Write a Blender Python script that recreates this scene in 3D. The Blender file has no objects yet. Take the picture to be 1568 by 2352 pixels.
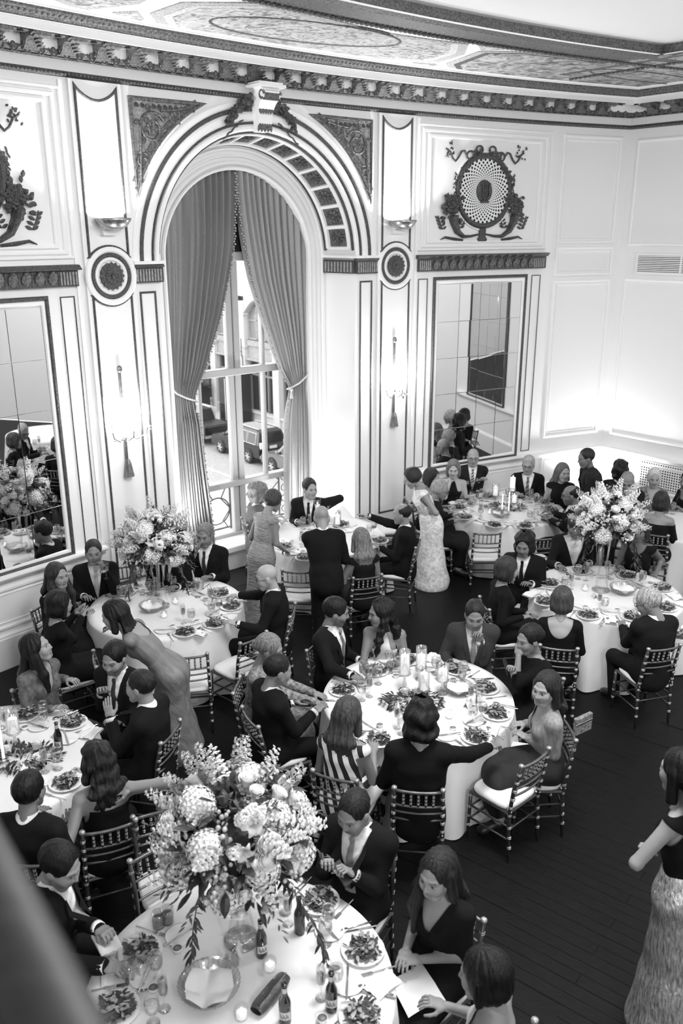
import bpy, math, random
import numpy as np
from mathutils import Matrix, Vector
rnd = random.Random(7)
sc = bpy.context.scene
col = sc.collection
# ------------------------------------------------------------------ camera, world, lights, exposure
K = 0.90                                         # the hall's plan was measured in units of 0.9 m
CH, FPX = 5.1*K, 1963.34
PITCH, ROLL = math.radians(18.1726), math.radians(-0.18)
cam = bpy.data.cameras.new('camera'); camo = bpy.data.objects.new('camera', cam); col.objects.link(camo)
camo.location = (0, 0, CH)
camo.rotation_euler = (Matrix.Rotation(math.pi/2-PITCH, 3, 'X') @ Matrix.Rotation(ROLL, 3, 'Z')).to_euler()
cam.sensor_fit = 'VERTICAL'; cam.sensor_height = 36.0; cam.sensor_width = 24.0
cam.lens = FPX*36.0/2352.0
cam.clip_start = 0.05; cam.clip_end = 300
cam.dof.use_dof = True; cam.dof.focus_distance = 7.6; cam.dof.aperture_fstop = 2.4
sc.camera = camo
w = bpy.data.worlds.new('evening_sky'); sc.world = w; w.use_nodes = True
bgn = w.node_tree.nodes['Background']; bgn.inputs[0].default_value = (0.82, 0.82, 0.82, 1); bgn.inputs[1].default_value = 5.5
vs = sc.view_settings
vs.view_transform = 'Standard'; vs.look = 'None'; vs.gamma = 1.0; vs.use_curve_mapping = False
vs.exposure = 0.25
sc.cycles.use_denoising = True
sc.cycles.max_bounces = 6; sc.cycles.diffuse_bounces = 4; sc.cycles.transparent_max_bounces = 24
sc.cycles.glossy_bounces = 4; sc.cycles.caustics_reflective = False; sc.cycles.caustics_refractive = False
sc.cycles.sample_clamp_indirect = 6.0
def lamp(name, kind, loc, power, size=0.2, rot=None, spot=None, sy=None):
    L = bpy.data.lights.new(name, kind); L.energy = power
    if kind == 'AREA':
        L.size = size
        if sy: L.shape = 'RECTANGLE'; L.size_y = sy
    elif kind == 'SPOT':
        L.spot_size = spot; L.spot_blend = 0.6; L.shadow_soft_size = size
    else: L.shadow_soft_size = size
    o = bpy.data.objects.new(name, L); o.location = loc
    if rot: o.rotation_euler = rot
    col.objects.link(o); return o
# the hall's hanging lights, above and behind the balcony
lamp('hall_chandelier_light', 'POINT', (0.8, 4.2, 5.95), 210, 0.45)
lamp('hall_chandelier_light', 'POINT', (6.2, 6.2, 5.5), 250, 0.45)
lamp('hall_chandelier_light', 'POINT', (2.5, -2.5, 5.5), 520, 0.45)
lamp('hall_chandelier_light', 'AREA', (1.2, 5.0, 6.2), 170, 1.6)

# ------------------------------------------------------------------ geometry of the hall: a bowed wall, radius 25.5 m
G = 0.935                                        # the walls stand this much nearer than first measured
def ZW(z): return K*(5.1+G*(z-5.1))
RW = 25.5257; CEN = np.array([14.93855, -6.53511]); ANG0 = math.radians(39.08889)
SEND = 7.57                                     # the bowed wall meets the end wall here
def W(s, d=0.0):                                # s along the bowed wall from the arch centre, d into the hall
    a = ANG0 - s/RW
    return K*G*np.array([CEN[0]-(RW-d)*math.sin(a), CEN[1]+(RW-d)*math.cos(a)])
def wmap(V):                                    # (s, d, z) -> world
    V = np.asarray(V, float); a = ANG0 - V[:, 0]/RW; r = RW-V[:, 1]
    return np.stack([K*G*(CEN[0]-r*np.sin(a)), K*G*(CEN[1]+r*np.cos(a)), ZW(V[:, 2])], -1)
CORNER = W(SEND); BD = K*G*np.array([0.652, -0.758]); BN = K*G*np.array([-0.758, -0.652])
def bmap(V):                                    # (t, d, z) on the straight end wall
    V = np.asarray(V, float)
    return np.stack([CORNER[0]+BD[0]*V[:, 0]+BN[0]*V[:, 1], CORNER[1]+BD[1]*V[:, 0]+BN[1]*V[:, 1], ZW(V[:, 2])], -1)
def ident(V): return np.asarray(V, float)
_fw = np.array([0, math.cos(PITCH), -math.sin(PITCH)]); _u = np.array([0, math.sin(PITCH), math.cos(PITCH)]); _r = np.array([1., 0, 0])
RT = _r*math.cos(ROLL)+_u*math.sin(ROLL); UP = _u*math.cos(ROLL)-_r*math.sin(ROLL)
def at(u, v, z):                                # the point at height z on the line of sight through a photograph position
    d = _fw+RT*(u-784)/FPX-UP*(v-1176)/FPX
    return np.array([0, 0, CH])+d*((z-CH)/d[2])

# ------------------------------------------------------------------ materials (all greys: a black and white photograph)
MATS = {}
def mat(name, g, rough=0.6, metal=0.0, bump=0.0, scale=20.0, vary=0.0, emit=0.0, sheen=0.0, stretch=None, spec=0.5, tone=False, coat=0.0):
    if name in MATS: return MATS[name]
    m = bpy.data.materials.new(name); m.use_nodes = True; nt = m.node_tree; b = nt.nodes['Principled BSDF']
    b.inputs['Base Color'].default_value = (g, g, g, 1); b.inputs['Roughness'].default_value = rough; b.inputs['Metallic'].default_value = metal
    b.inputs['Specular IOR Level'].default_value = spec
    if sheen: b.inputs['Sheen Weight'].default_value = sheen
    if coat: b.inputs['Coat Weight'].default_value = coat
    if emit: b.inputs['Emission Color'].default_value = (1, 1, 1, 1); b.inputs['Emission Strength'].default_value = emit
    src = None
    if bump or vary:
        tc = nt.nodes.new('ShaderNodeTexCoord'); mp = nt.nodes.new('ShaderNodeMapping'); nz = nt.nodes.new('ShaderNodeTexNoise')
        nt.links.new(tc.outputs['Object'], mp.inputs[0]); nt.links.new(mp.outputs[0], nz.inputs['Vector'])
        if stretch: mp.inputs['Scale'].default_value = stretch
        nz.inputs['Scale'].default_value = scale; nz.inputs['Detail'].default_value = 4
        if bump:
            bp = nt.nodes.new('ShaderNodeBump'); bp.inputs['Strength'].default_value = bump; bp.inputs['Distance'].default_value = 0.02
            nt.links.new(nz.outputs[0], bp.inputs['Height']); nt.links.new(bp.outputs[0], b.inputs['Normal'])
        if vary:
            cr = nt.nodes.new('ShaderNodeValToRGB'); cr.color_ramp.elements[0].position = 0.32; cr.color_ramp.elements[1].position = 0.68
            lo, hi = g*(1-vary), min(1, g*(1+vary))
            cr.color_ramp.elements[0].color = (lo, lo, lo, 1); cr.color_ramp.elements[1].color = (hi, hi, hi, 1)
            nt.links.new(nz.outputs[0], cr.inputs[0]); src = cr.outputs[0]
    if tone:
        a = nt.nodes.new('ShaderNodeAttribute'); a.attribute_name = 'tone'
        mx = nt.nodes.new('ShaderNodeVectorMath'); mx.operation = 'SCALE'
        if src: nt.links.new(src, mx.inputs[0])
        else: mx.inputs[0].default_value = (g, g, g)
        nt.links.new(a.outputs['Fac'], mx.inputs['Scale']); src = mx.outputs[0]
    if src: nt.links.new(src, b.inputs['Base Color'])
    MATS[name] = m; return m
def glass_mat(name, tint=0.96, gl=0.16):
    if name in MATS: return MATS[name]
    m = bpy.data.materials.new(name); m.use_nodes = True; nt = m.node_tree
    for n in list(nt.nodes): nt.nodes.remove(n)
    out = nt.nodes.new('ShaderNodeOutputMaterial'); mx = nt.nodes.new('ShaderNodeMixShader'); tr = nt.nodes.new('ShaderNodeBsdfTransparent')
    gg = nt.nodes.new('ShaderNodeBsdfGlossy'); lw = nt.nodes.new('ShaderNodeLayerWeight'); mt = nt.nodes.new('ShaderNodeMath')
    tr.inputs[0].default_value = (tint, tint, tint, 1); gg.inputs['Roughness'].default_value = 0.03; gg.inputs[0].default_value = (0.95, 0.95, 0.95, 1)
    lw.inputs['Blend'].default_value = 0.25; mt.operation = 'MULTIPLY_ADD'; mt.inputs[1].default_value = 0.42; mt.inputs[2].default_value = gl*0.12
    nt.links.new(lw.outputs['Fresnel'], mt.inputs[0]); nt.links.new(mt.outputs[0], mx.inputs[0]); nt.links.new(tr.outputs[0], mx.inputs[1])
    nt.links.new(gg.outputs[0], mx.inputs[2]); nt.links.new(mx.outputs[0], out.inputs[0]); MATS[name] = m; return m

# ------------------------------------------------------------------ objects
def new_mesh(name, V, F, m, smooth=False, attr=None):
    me = bpy.data.meshes.new(name)
    V = np.ascontiguousarray(V, np.float32)
    if isinstance(F, np.ndarray) and len(F):
        nf, k = F.shape; F = F.astype(np.int32); me.vertices.add(len(V)); me.vertices.foreach_set('co', V.ravel()); cnt = np.full(nf, k, np.int32); fl = np.ones((nf, k), bool)
        if k == 4: d = F[:, 2] == F[:, 3]; cnt[d] = 3; fl[d, 3] = False
        li = F[fl]; me.loops.add(len(li)); me.loops.foreach_set('vertex_index', li)
        me.polygons.add(nf); me.polygons.foreach_set('loop_start', np.concatenate([[0], np.cumsum(cnt)[:-1]]).astype(np.int32)); me.update(calc_edges=True)
    else:
        me.from_pydata(V.tolist(), [], [list(map(int, f)) for f in F]); me.update()
    if m is not None: me.materials.append(m)
    if attr is not None:
        a = me.attributes.new('tone', 'FLOAT', 'POINT'); a.data.foreach_set('value', np.ascontiguousarray(attr, np.float32))
    if smooth and len(me.polygons): me.polygons.foreach_set('use_smooth', np.ones(len(me.polygons), bool))
    return me
def link(name, data, parent=None, loc=None, rot=None, kind=None, sc_=None):
    o = bpy.data.objects.new(name, data); col.objects.link(o)
    if sc_: o.scale = (sc_,)*3
    if parent: o.parent = parent
    if loc is not None: o.location = tuple(float(x) for x in loc)
    if rot is not None: o.rotation_euler = rot
    if kind: o['kind'] = kind
    return o
def tag(o, label=None, cat=None, group=None, kind=None):
    if label: o['label'] = label
    if cat: o['category'] = cat
    if group: o['group'] = group
    if kind: o['kind'] = kind
    return o
def thing(name, label, cat, loc=(0, 0, 0), rz=0.0, group=None, rot=None):
    o = bpy.data.objects.new(name, None); o.empty_display_size = 0.1; col.objects.link(o)
    o.location = tuple(float(x) for x in loc); o.rotation_euler = rot if rot else (0, 0, rz)
    return tag(o, label, cat, group)
def copy_tree(o, parent=None):
    c = o.copy(); col.objects.link(c); c.parent = parent
    for ch in list(o.children): copy_tree(ch, c)
    return c
class MB:
    """collects shapes; build() links them as ONE mesh object"""
    def __init__(s): s.V = []; s.F = []; s.n = 0
    def add(s, V, F, M=None):
        V = np.asarray(V, float)
        if M is not None: M = np.asarray(M, float); V = V @ M[:3, :3].T + M[:3, 3]
        s.V.append(V); s.F += [tuple(i+s.n for i in f) for f in F]; s.n += len(V); return s
    def box(s, lo, hi, M=None, n=(1, 1, 1)):
        nx = n[0]; V = []; F = []
        for i in range(nx+1):
            x = lo[0]+(hi[0]-lo[0])*i/nx
            V += [(x, lo[1], lo[2]), (x, hi[1], lo[2]), (x, hi[1], hi[2]), (x, lo[1], hi[2])]
        for i in range(nx):
            a = 4*i; b = a+4
            for j in range(4): F.append((a+j, b+j, b+(j+1) % 4, a+(j+1) % 4))
        F.append((0, 1, 2, 3)); F.append((4*nx+3, 4*nx+2, 4*nx+1, 4*nx)); return s.add(V, F, M)
    def bbox(s, lo, hi, b=0.01, M=None):       # a box with chamfered edges
        lo = np.array(lo, float); hi = np.array(hi, float); c = (lo+hi)/2; h = (hi-lo)/2; V = []; idx = {}
        for ax in range(3):
            for sx in (-1, 1):
                for sy in (-1, 1):
                    for sz in (-1, 1):
                        q = np.array([sx, sy, sz], float)*(h-b); q[ax] = (sx, sy, sz)[ax]*h[ax]
                        idx[(ax, sx, sy, sz)] = len(V); V.append(c+q)
        F = []
        for ax in range(3):
            o1, o2 = [i for i in range(3) if i != ax]
            for sg in (-1, 1):
                def k(a, bb):
                    t = [0, 0, 0]; t[ax] = sg; t[o1] = a; t[o2] = bb; return tuple(t)
                F.append([idx[(ax,)+k(-1, -1)], idx[(ax,)+k(1, -1)], idx[(ax,)+k(1, 1)], idx[(ax,)+k(-1, 1)]])
        for a1 in range(3):
            for a2 in range(a1+1, 3):
                a3 = 3-a1-a2
                for s1 in (-1, 1):
                    for s2 in (-1, 1):
                        def k(e):
                            t = [0, 0, 0]; t[a1] = s1; t[a2] = s2; t[a3] = e; return tuple(t)
                        F.append([idx[(a1,)+k(-1)], idx[(a1,)+k(1)], idx[(a2,)+k(1)], idx[(a2,)+k(-1)]])
        for sx in (-1, 1):
            for sy in (-1, 1):
                for sz in (-1, 1): F.append([idx[(a, sx, sy, sz)] for a in range(3)])
        return s.add(V, F, M)
    def lathe(s, prof, n=16, M=None, cap=True):
        V = []; F = []; m = len(prof)
        for r, z in prof:
            for i in range(n):
                a = 2*math.pi*i/n; V.append((r*math.cos(a), r*math.sin(a), z))
        for j in range(m-1):
            for i in range(n): F.append((j*n+i, j*n+(i+1) % n, (j+1)*n+(i+1) % n, (j+1)*n+i))
        if cap:
            if prof[0][0] > 1e-5: F.append(tuple(range(n-1, -1, -1)))
            if prof[-1][0] > 1e-5: F.append(tuple((m-1)*n+i for i in range(n)))
        return s.add(V, F, M)
    def tube(s, pts, r, n=8, M=None, closed=False, flat=1.0):
        P = np.asarray(pts, float); m = len(P); rr = np.broadcast_to(np.asarray(r, float), (m,))
        T = np.roll(P, -1, 0)-np.roll(P, 1, 0) if closed else np.gradient(P, axis=0)
        T /= np.linalg.norm(T, axis=1)[:, None]+1e-12
        up = np.array([0, 0, 1.]) if abs(T[0, 2]) < 0.9 else np.array([1., 0, 0]); V = []; F = []
        a = np.cross(T[0], up); a /= np.linalg.norm(a)
        ang = 2*np.pi*np.arange(n)/n
        for i in range(m):
            a = a-T[i]*(a@T[i]); a /= np.linalg.norm(a)+1e-12; b = np.cross(T[i], a)
            V.append(P[i]+rr[i]*(np.cos(ang)[:, None]*a+flat*np.sin(ang)[:, None]*b))
        V = np.concatenate(V)
        for i in range(m if closed else m-1):
            k = (i+1) % m
            for j in range(n): F.append((i*n+j, i*n+(j+1) % n, k*n+(j+1) % n, k*n+j))
        if not closed: F.append(tuple(range(n-1, -1, -1))); F.append(tuple((m-1)*n+j for j in range(n)))
        return s.add(V, F, M)
    def ball(s, c, r, n=10, m=6, M=None):
        r = np.broadcast_to(np.asarray(r, float), (3,)); V = [(0, 0, -1)]; F = []
        for j in range(1, m):
            t = math.pi*j/m
            for i in range(n): a = 2*math.pi*i/n; V.append((math.sin(t)*math.cos(a), math.sin(t)*math.sin(a), -math.cos(t)))
        V.append((0, 0, 1)); V = np.array(V)*r+np.asarray(c, float); L = len(V)-1
        for i in range(n): F.append((0, 1+(i+1) % n, 1+i)); F.append((L, L-n+i, L-n+(i+1) % n))
        for j in range(m-2):
            for i in range(n): F.append((1+j*n+i, 1+j*n+(i+1) % n, 1+(j+1)*n+(i+1) % n, 1+(j+1)*n+i))
        return s.add(V, F, M)
    def prism(s, poly, z0, z1, M=None):         # polygon in x,y extruded in z
        n = len(poly); V = [(p[0], p[1], z0) for p in poly]+[(p[0], p[1], z1) for p in poly]
        F = [tuple(range(n-1, -1, -1)), tuple(range(n, 2*n))]+[(i, (i+1) % n, n+(i+1) % n, n+i) for i in range(n)]
        return s.add(V, F, M)
    def grid(s, fn, nu, nv, M=None):
        V = [fn(i/nu, j/nv) for j in range(nv+1) for i in range(nu+1)]
        F = [(j*(nu+1)+i, j*(nu+1)+i+1, (j+1)*(nu+1)+i+1, (j+1)*(nu+1)+i) for j in range(nv) for i in range(nu)]
        return s.add(V, F, M)
    def leaf(s, p, d, L, wd, up=(0, 0, 1), droop=0.2, n=3):
        p = np.array(p, float); d = np.array(d, float); d /= np.linalg.norm(d)+1e-9; sd = np.cross(d, up)
        if np.linalg.norm(sd) < 1e-3: sd = np.array([1., 0, 0])
        sd /= np.linalg.norm(sd); nn = np.cross(sd, d); V = [p]; F = []
        for i in range(1, n+1):
            t = i/(n+1); c = p+d*L*t-nn*L*droop*t*t; wv = sd*wd*math.sin(math.pi*t)**0.8/2
            V += [c-wv, c+nn*wd*0.10, c+wv]
        V.append(p+d*L-nn*L*droop); e = len(V)-1
        F += [(0, 2, 1), (0, 3, 2)]
        for i in range(n-1):
            a = 1+3*i; F += [(a, a+1, a+4, a+3), (a+1, a+2, a+5, a+4)]
        a = 1+3*(n-1); F += [(a, a+1, e), (a+1, a+2, e)]
        return s.add(V, F)
    def verts(s): return np.concatenate(s.V) if s.V else np.zeros((0, 3))
    def mesh(s, name, m, smooth=False, fn=None):
        V = s.verts()
        return new_mesh(name, fn(V) if fn else V, s.F, m, smooth)
    def build(s, name, m, parent=None, smooth=False, fn=None, kind=None, loc=None, rot=None):
        return link(name, s.mesh(name, m, smooth, fn), parent, loc, rot, kind)
def rotz(a, loc=(0, 0, 0), sc_=1.0): return np.array(Matrix.Translation(Vector([float(x) for x in loc])) @ Matrix.Rotation(a, 4, 'Z') @ Matrix.Scale(sc_, 4))
def TM(loc=(0, 0, 0), rx=0, ry=0, rz=0, s=1.0):
    return np.array(Matrix.Translation(Vector([float(x) for x in loc])) @ Matrix.Rotation(rz, 4, 'Z') @ Matrix.Rotation(ry, 4, 'Y') @ Matrix.Rotation(rx, 4, 'X') @ Matrix.Scale(s, 4))
# ------------------------------------------------------------------ setting
M_WALL = mat('wall_paint', 0.86, 0.55, bump=0.02, scale=60)
M_TRIM = mat('trim_paint', 0.88, 0.45, bump=0.02, scale=60)
M_GILT = mat('dark_gilding', 0.07, 0.5, metal=0.15, bump=0.5, scale=55, vary=0.5)
M_GILT2 = mat('worn_gilding', 0.11, 0.5, metal=0.15, bump=0.6, scale=45, vary=0.6)
M_RELIEF = mat('relief_ground', 0.30, 0.7, bump=0.3, scale=30, vary=0.3)
M_STONEW = mat('white_plaster_relief', 0.62, 0.6, bump=0.3, scale=40, vary=0.25)
M_FLOOR = mat('dark_floor_boards', 0.007, 0.5, bump=0.15, scale=9, vary=0.4, stretch=(1, 14, 1), spec=0.14)
M_SUB = mat('floor_underlay', 0.006, 0.8, vary=0.2, scale=8)
M_CEIL = mat('ceiling_paint', 0.92, 0.7, bump=0.02, scale=40)
SPR = 4.72                                       # springing height of the arch
def sub(path, step=0.22, closed=False):
    P = [np.array(p, float) for p in path]; out = []
    m = len(P)
    for i in range(m if closed else m-1):
        a, b = P[i], P[(i+1) % m]; k = max(1, int(math.ceil(abs(b[0]-a[0])/step)))
        for j in range(k): out.append(a+(b-a)*j/k)
    if not closed: out.append(P[-1])
    return out
def sweep(mb, path, prof, closed=False):         # path (s,z); profile (offset, depth) -> (s,d,z)
    P = np.array(sub(path, 0.22, closed)); m = len(P); V = []; F = []; k = len(prof)
    for i in range(m):
        a = P[i]-P[i-1] if (closed or i > 0) else P[1]-P[0]
        b = P[(i+1) % m]-P[i] if (closed or i < m-1) else P[-1]-P[-2]
        a = a/np.linalg.norm(a); b = b/np.linalg.norm(b)
        na, nb = np.array([-a[1], a[0]]), np.array([-b[1], b[0]]); n = na+nb; n = n/max(1e-6, (n@na))
        if np.linalg.norm(n) > 3: n = n/np.linalg.norm(n)*3
        for o, d in prof: V.append((P[i, 0]+n[0]*o, d, P[i, 1]+n[1]*o))
    for i in range(m if closed else m-1):
        q = (i+1) % m
        for j in range(k-1): F.append((i*k+j, q*k+j, q*k+j+1, i*k+j+1))
    if not closed: F.append(tuple(range(k))); F.append(tuple((m-1)*k+j for j in range(k-1, -1, -1)))
    return mb.add(V, F)
def half(wd, d, d0=0.0): return [(-wd/2, d0-0.01), (-wd/2, d0+d*0.55), (-wd/4, d0+d), (wd/4, d0+d), (wd/2, d0+d*0.55), (wd/2, d0-0.01)]
def arc(cx, cz, r, a0, a1, n): return [(cx+r*math.cos(math.radians(a0+(a1-a0)*i/n)), cz+r*math.sin(math.radians(a0+(a1-a0)*i/n))) for i in range(n+1)]
def panel(mb, s0, s1, z0, z1, d0=0.0, d1=0.04):  # a raised slab on the wall (curved with it)
    n = max(1, int(abs(s1-s0)/0.22)+1)
    return mb.box((s0, d0, z0), (s1, d1, z1), n=(n, 1, 1))
# the bowed wall with the arch opening
ZTOP = 7.62; ZB = -0.36; S0 = -9.6; RF = 1.74; RB = 1.62; RO = 1.27; DB = -0.68
mb = MB()
def sheet(s0, s1, z0, z1, d=0.0):
    n = max(1, int(abs(s1-s0)/0.25)+1)
    mb.grid(lambda u, v: (s0+(s1-s0)*u, d, z0+(z1-z0)*v), n, 1)
sheet(S0, -RF, ZB, ZTOP); sheet(RF, SEND, ZB, ZTOP)
N = 32
mb.grid(lambda u, v: (RF*math.cos(math.pi*(1-u)), 0, (SPR+RF*math.sin(math.pi*u))*(1-v)+ZTOP*v), N, 1)
# reveal (soffit and jambs), then the inner wall face round the window opening
opl = [(-RF, ZB)]+arc(0, SPR, RF, 180, 0, N)+[(RF, ZB)]; opb = [(-RB, ZB)]+arc(0, SPR, RB, 180, 0, N)+[(RB, ZB)]; opo = [(-RO, ZB)]+arc(0, SPR, RO, 180, 0, N)+[(RO, ZB)]
def ribbon(A, da, B, db):
    n = len(A); V = [(a[0], da, a[1]) for a in A]+[(b[0], db, b[1]) for b in B]
    mb.add(V, [(i, i+1, n+i+1, n+i) for i in range(n-1)])
ribbon(opl, 0, opb, DB); ribbon(opb, DB, opo, DB); ribbon(opo, DB, opo, DB-0.5)
wall_left = mb.build('wall_left', M_WALL, fn=wmap, kind='structure')
mb = MB(); mb.grid(lambda u, v: (6.5*u, 0, ZB+(ZTOP-ZB)*v), 1, 1); mb.build('wall_right', M_WALL, fn=bmap, kind='structure')
e0, e1 = W(S0), CORNER+BD*6.5
mb = MB()
room = [tuple(e1), (11.5, 2.0), (10.0, -6.5), (-6.0, -6.5), (-9.6, -1.0), tuple(e0)]
for i in range(len(room)-1):
    a, b = room[i], room[i+1]; mb.add([(a[0], a[1], 0), (b[0], b[1], 0), (b[0], b[1], ZW(ZTOP)), (a[0], a[1], ZW(ZTOP))], [(0, 1, 2, 3)])
mb.build('wall_back', M_WALL, kind='structure')
# ---- floor: an underlay and the boards that can be told apart near the front
edge_ = [tuple(W(s_, -0.01)) for s_ in np.arange(S0, SEND, 0.4)]+[tuple(CORNER)]
plan = [tuple(x) for x in room[1:-1]][::-1]; plan = edge_+[tuple(e1)]+plan[::-1]
niche = [tuple(W(s_, 0.02)) for s_ in np.linspace(-1.72, 1.72, 9)]+[tuple(W(s_, DB-0.02)) for s_ in np.linspace(1.64, -1.64, 9)]
mb = MB(); mb.prism(plan, -0.12, -0.012); mb.prism(niche, -0.12, -0.004); floor = mb.build('floor', M_SUB, kind='structure')
mb = MB(); mb.prism(plan, -0.012, -0.0055); mb.build('floor_boards', M_FLOOR, floor, kind='stuff')
BW = 0.098; ba = math.radians(-38); mb = MB(); mb.bbox((-0.9, -BW/2+0.0012, -0.012), (0.9, BW/2-0.0012, 0), 0.0012); bm_ = mb.mesh('plank', M_FLOOR)
cnt = 0
for r_ in range(60):
    for q in range(9):
        lx = (q-4.5)*1.806+(r_ % 3)*0.6; ly = (r_-30)*BW
        x = 2.6+lx*math.cos(ba)-ly*math.sin(ba); y = 4.7+lx*math.sin(ba)+ly*math.cos(ba)
        if 0.8 < x < 4.5 and 2.7 < y < 7.0 and cnt < 290:
            p_ = link('plank', bm_, floor, (x, y, rnd.uniform(-0.0012, 0)), (0, 0, ba)); cnt += 1
# ---- ceiling: flat coffered soffit and the white field above
stn = []                                          # stations round the hall: point and mitre vector
for s in np.arange(S0, SEND, 0.3): stn.append((W(s), W(s, 1)-W(s)))
na = W(SEND, 1)-W(SEND); mi = na+BN; mi = mi/(mi@na)*(K*G)**2; stn.append((CORNER, mi)); ICOR = len(stn)-1
for t in np.arange(0.4, 6.5, 0.6): stn.append((CORNER+BD*t, BN))
def run(mb, prof, i0=0, i1=None):                 # sweep a (d,z) profile round the hall
    st = stn[i0:i1]; k = len(prof); V = []; F = []
    for p, m_ in st:
        for d, z in prof: V.append((p[0]+m_[0]*d, p[1]+m_[1]*d, ZW(z)))
    for i in range(len(st)-1):
        for j in range(k-1): F.append((i*k+j, (i+1)*k+j, (i+1)*k+j+1, i*k+j+1))
    return mb.add(V, F)
mb = MB(); run(mb, [(0.55, 7.47), (2.95, 7.47)]); mb.build('ceiling_soffit', M_CEIL, kind='structure')
mb = MB(); mb.prism(plan, ZW(7.6), ZW(7.6)+.1); mb.build('ceiling', M_CEIL, kind='structure')
mb = MB(); run(mb, [(2.33, 7.47), (2.33, 7.455), (2.36, 7.445), (2.40, 7.455), (2.66, 7.460), (2.70, 7.445), (2.80, 7.44), (2.88, 7.47), (2.90, 7.61)])
mb.build('trim_1', M_GILT2, kind='structure')
# ---- main cornice, from the wall up: bead, frieze, egg and dart, modillions, corona, crown
cor = thing('trim_2', None, None); cor['kind'] = 'structure'
mb = MB(); run(mb, [(0, 6.86), (0.012, 6.865), (0.03, 6.875), (0.038, 6.89), (0.03, 6.91), (0.012, 6.925), (0, 6.93)]); mb.build('bead_moulding', M_GILT, cor)
mb = MB(); run(mb, [(0.0, 7.05), (0.03, 7.05), (0.045, 7.06), (0.035, 7.068)]); mb.build('fillet', M_GILT, cor)
mb = MB(); run(mb, [(0.035, 7.068), (0.06, 7.08), (0.085, 7.11), (0.09, 7.13)]); mb.build('ovolo', M_GILT2, cor)
mb = MB(); run(mb, [(0.09, 7.13), (0.09, 7.25), (0.50, 7.25), (0.50, 7.215), (0.53, 7.215), (0.53, 7.305), (0.56, 7.31)]); mb.build('corona', M_TRIM, cor)
mb = MB(); run(mb, [(0.56, 7.31), (0.565, 7.325), (0.585, 7.345), (0.63, 7.365), (0.655, 7.39), (0.66, 7.415)]); mb.build('crown_moulding', M_GILT2, cor)
mb = MB(); run(mb, [(0.66, 7.415), (0.675, 7.42), (0.675, 7.435), (0.70, 7.445), (0.72, 7.47)]); mb.build('crown_fillet', M_TRIM, cor)
# egg, modillion and crown leaf: one mesh each, placed along the wall
mb = MB(); mb.ball((0, 0, 0), (0.034, 0.028, 0.045), 10, 6); mb.tube([(-0.046, -0.01, 0.045), (-0.044, 0.012, 0.0), (-0.025, 0.012, -0.04), (0.0, 0.008, -0.055), (0.025, 0.012, -0.04), (0.044, 0.012, 0.0), (0.046, -0.01, 0.045)], 0.008, 5)
ESC = 1.0; egg = mb.mesh('egg', M_GILT2, True)
mb = MB()                                          # scrolled bracket with a leaf, x across, y out of the wall
prof = [(0.0, -0.15), (0.06, -0.145), (0.10, -0.10), (0.14, -0.045), (0.22, -0.035), (0.29, -0.055), (0.335, -0.04), (0.345, 0.0), (0.32, 0.03), (0.0, 0.03)]
n = len(prof); mb.add([(x, y, z) for x in (-0.095, 0.095) for y, z in prof], [tuple(range(n)), tuple(range(2*n-1, n-1, -1))]+[(i, n+i, n+(i+1) % n, (i+1) % n) for i in range(n)])
for sx in (-0.098, 0.098):
    mb.tube([(sx, 0.05+0.045*(1-t)*math.cos(9*t), -0.095+0.045*(1-t)*math.sin(9*t)) for t in np.linspace(0, 0.85, 14)], 0.011, 5)
    mb.tube([(sx, 0.30+0.035*(1-t)*math.cos(8*t), -0.01+0.035*(1-t)*math.sin(8*t)) for t in np.linspace(0, 0.8, 10)], 0.010, 5)
for i in range(5): mb.leaf((0.0+0.032*(i-2), 0.05+0.055*i, -0.12+0.02*i), (0.3*(i-2), 1, -0.15), 0.12, 0.08, droop=-0.3)
modil = mb.mesh('modillion', M_GILT2)
mb = MB(); mb.bbox((-0.10, 0, -0.02), (0.10, 0.12, 0.012), 0.012); mb.leaf((0, 0.05, -0.02), (0, 1, -0.1), 0.10, 0.09); coff = mb.mesh('rosette_block', M_GILT2)
for s in np.arange(-5.2, SEND-0.1, 0.165):
    p = W(s, 0.085); a = ANG0-s/RW; link('egg', egg, cor, (p[0], p[1], ZW(7.105)), (0, 0, a+math.pi), None, K*G*1.15)
MSP = 0.46
for i, s in enumerate(np.arange(-5.2, SEND-0.45, MSP)):
    a = ANG0-s/RW; p = W(s, 0.09); link('modillion', modil, cor, (p[0], p[1], ZW(7.225)), (0, 0, a+math.pi), None, K*G*ESC)
    p = W(s+MSP/2, 0.26); link('rosette_block', coff, cor, (p[0], p[1], ZW(7.235)), (0, 0, a+math.pi), None, K*G*ESC)
for t in np.arange(0.5, 5.0, MSP):
    p = CORNER+BD*t+BN*0.09; link('modillion', modil, cor, (p[0], p[1], ZW(7.225)), (0, 0, math.atan2(BD[1], BD[0])+math.pi), None, K*G*ESC)
for t in np.arange(0.14, 5.0, 0.165):
    p = CORNER+BD*t+BN*0.085; link('egg', egg, cor, (p[0], p[1], ZW(7.105)), (0, 0, math.atan2(BD[1], BD[0])+math.pi), None, K*G*ESC)
mb = MB()                                          # tiny leaves and beads along crown, bead moulding and ceiling border
def along(d, step, s0=-5.2, s1=SEND):
    for s in np.arange(s0, s1, step):
        a = ANG0-s/RW; yield W(s, d), a+math.pi
    for t in np.arange(0.3, 5.0, step): yield CORNER+BD*t+BN*d, math.atan2(BD[1], BD[0])+math.pi
for p, a in along(0.62, 0.07): mb.ball((p[0], p[1], ZW(7.372)), (0.018, 0.018, 0.025), 6, 4)
for p, a in along(0.034, 0.05): mb.ball((p[0], p[1], ZW(6.892)), (0.015, 0.015, 0.015), 6, 4)
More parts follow.
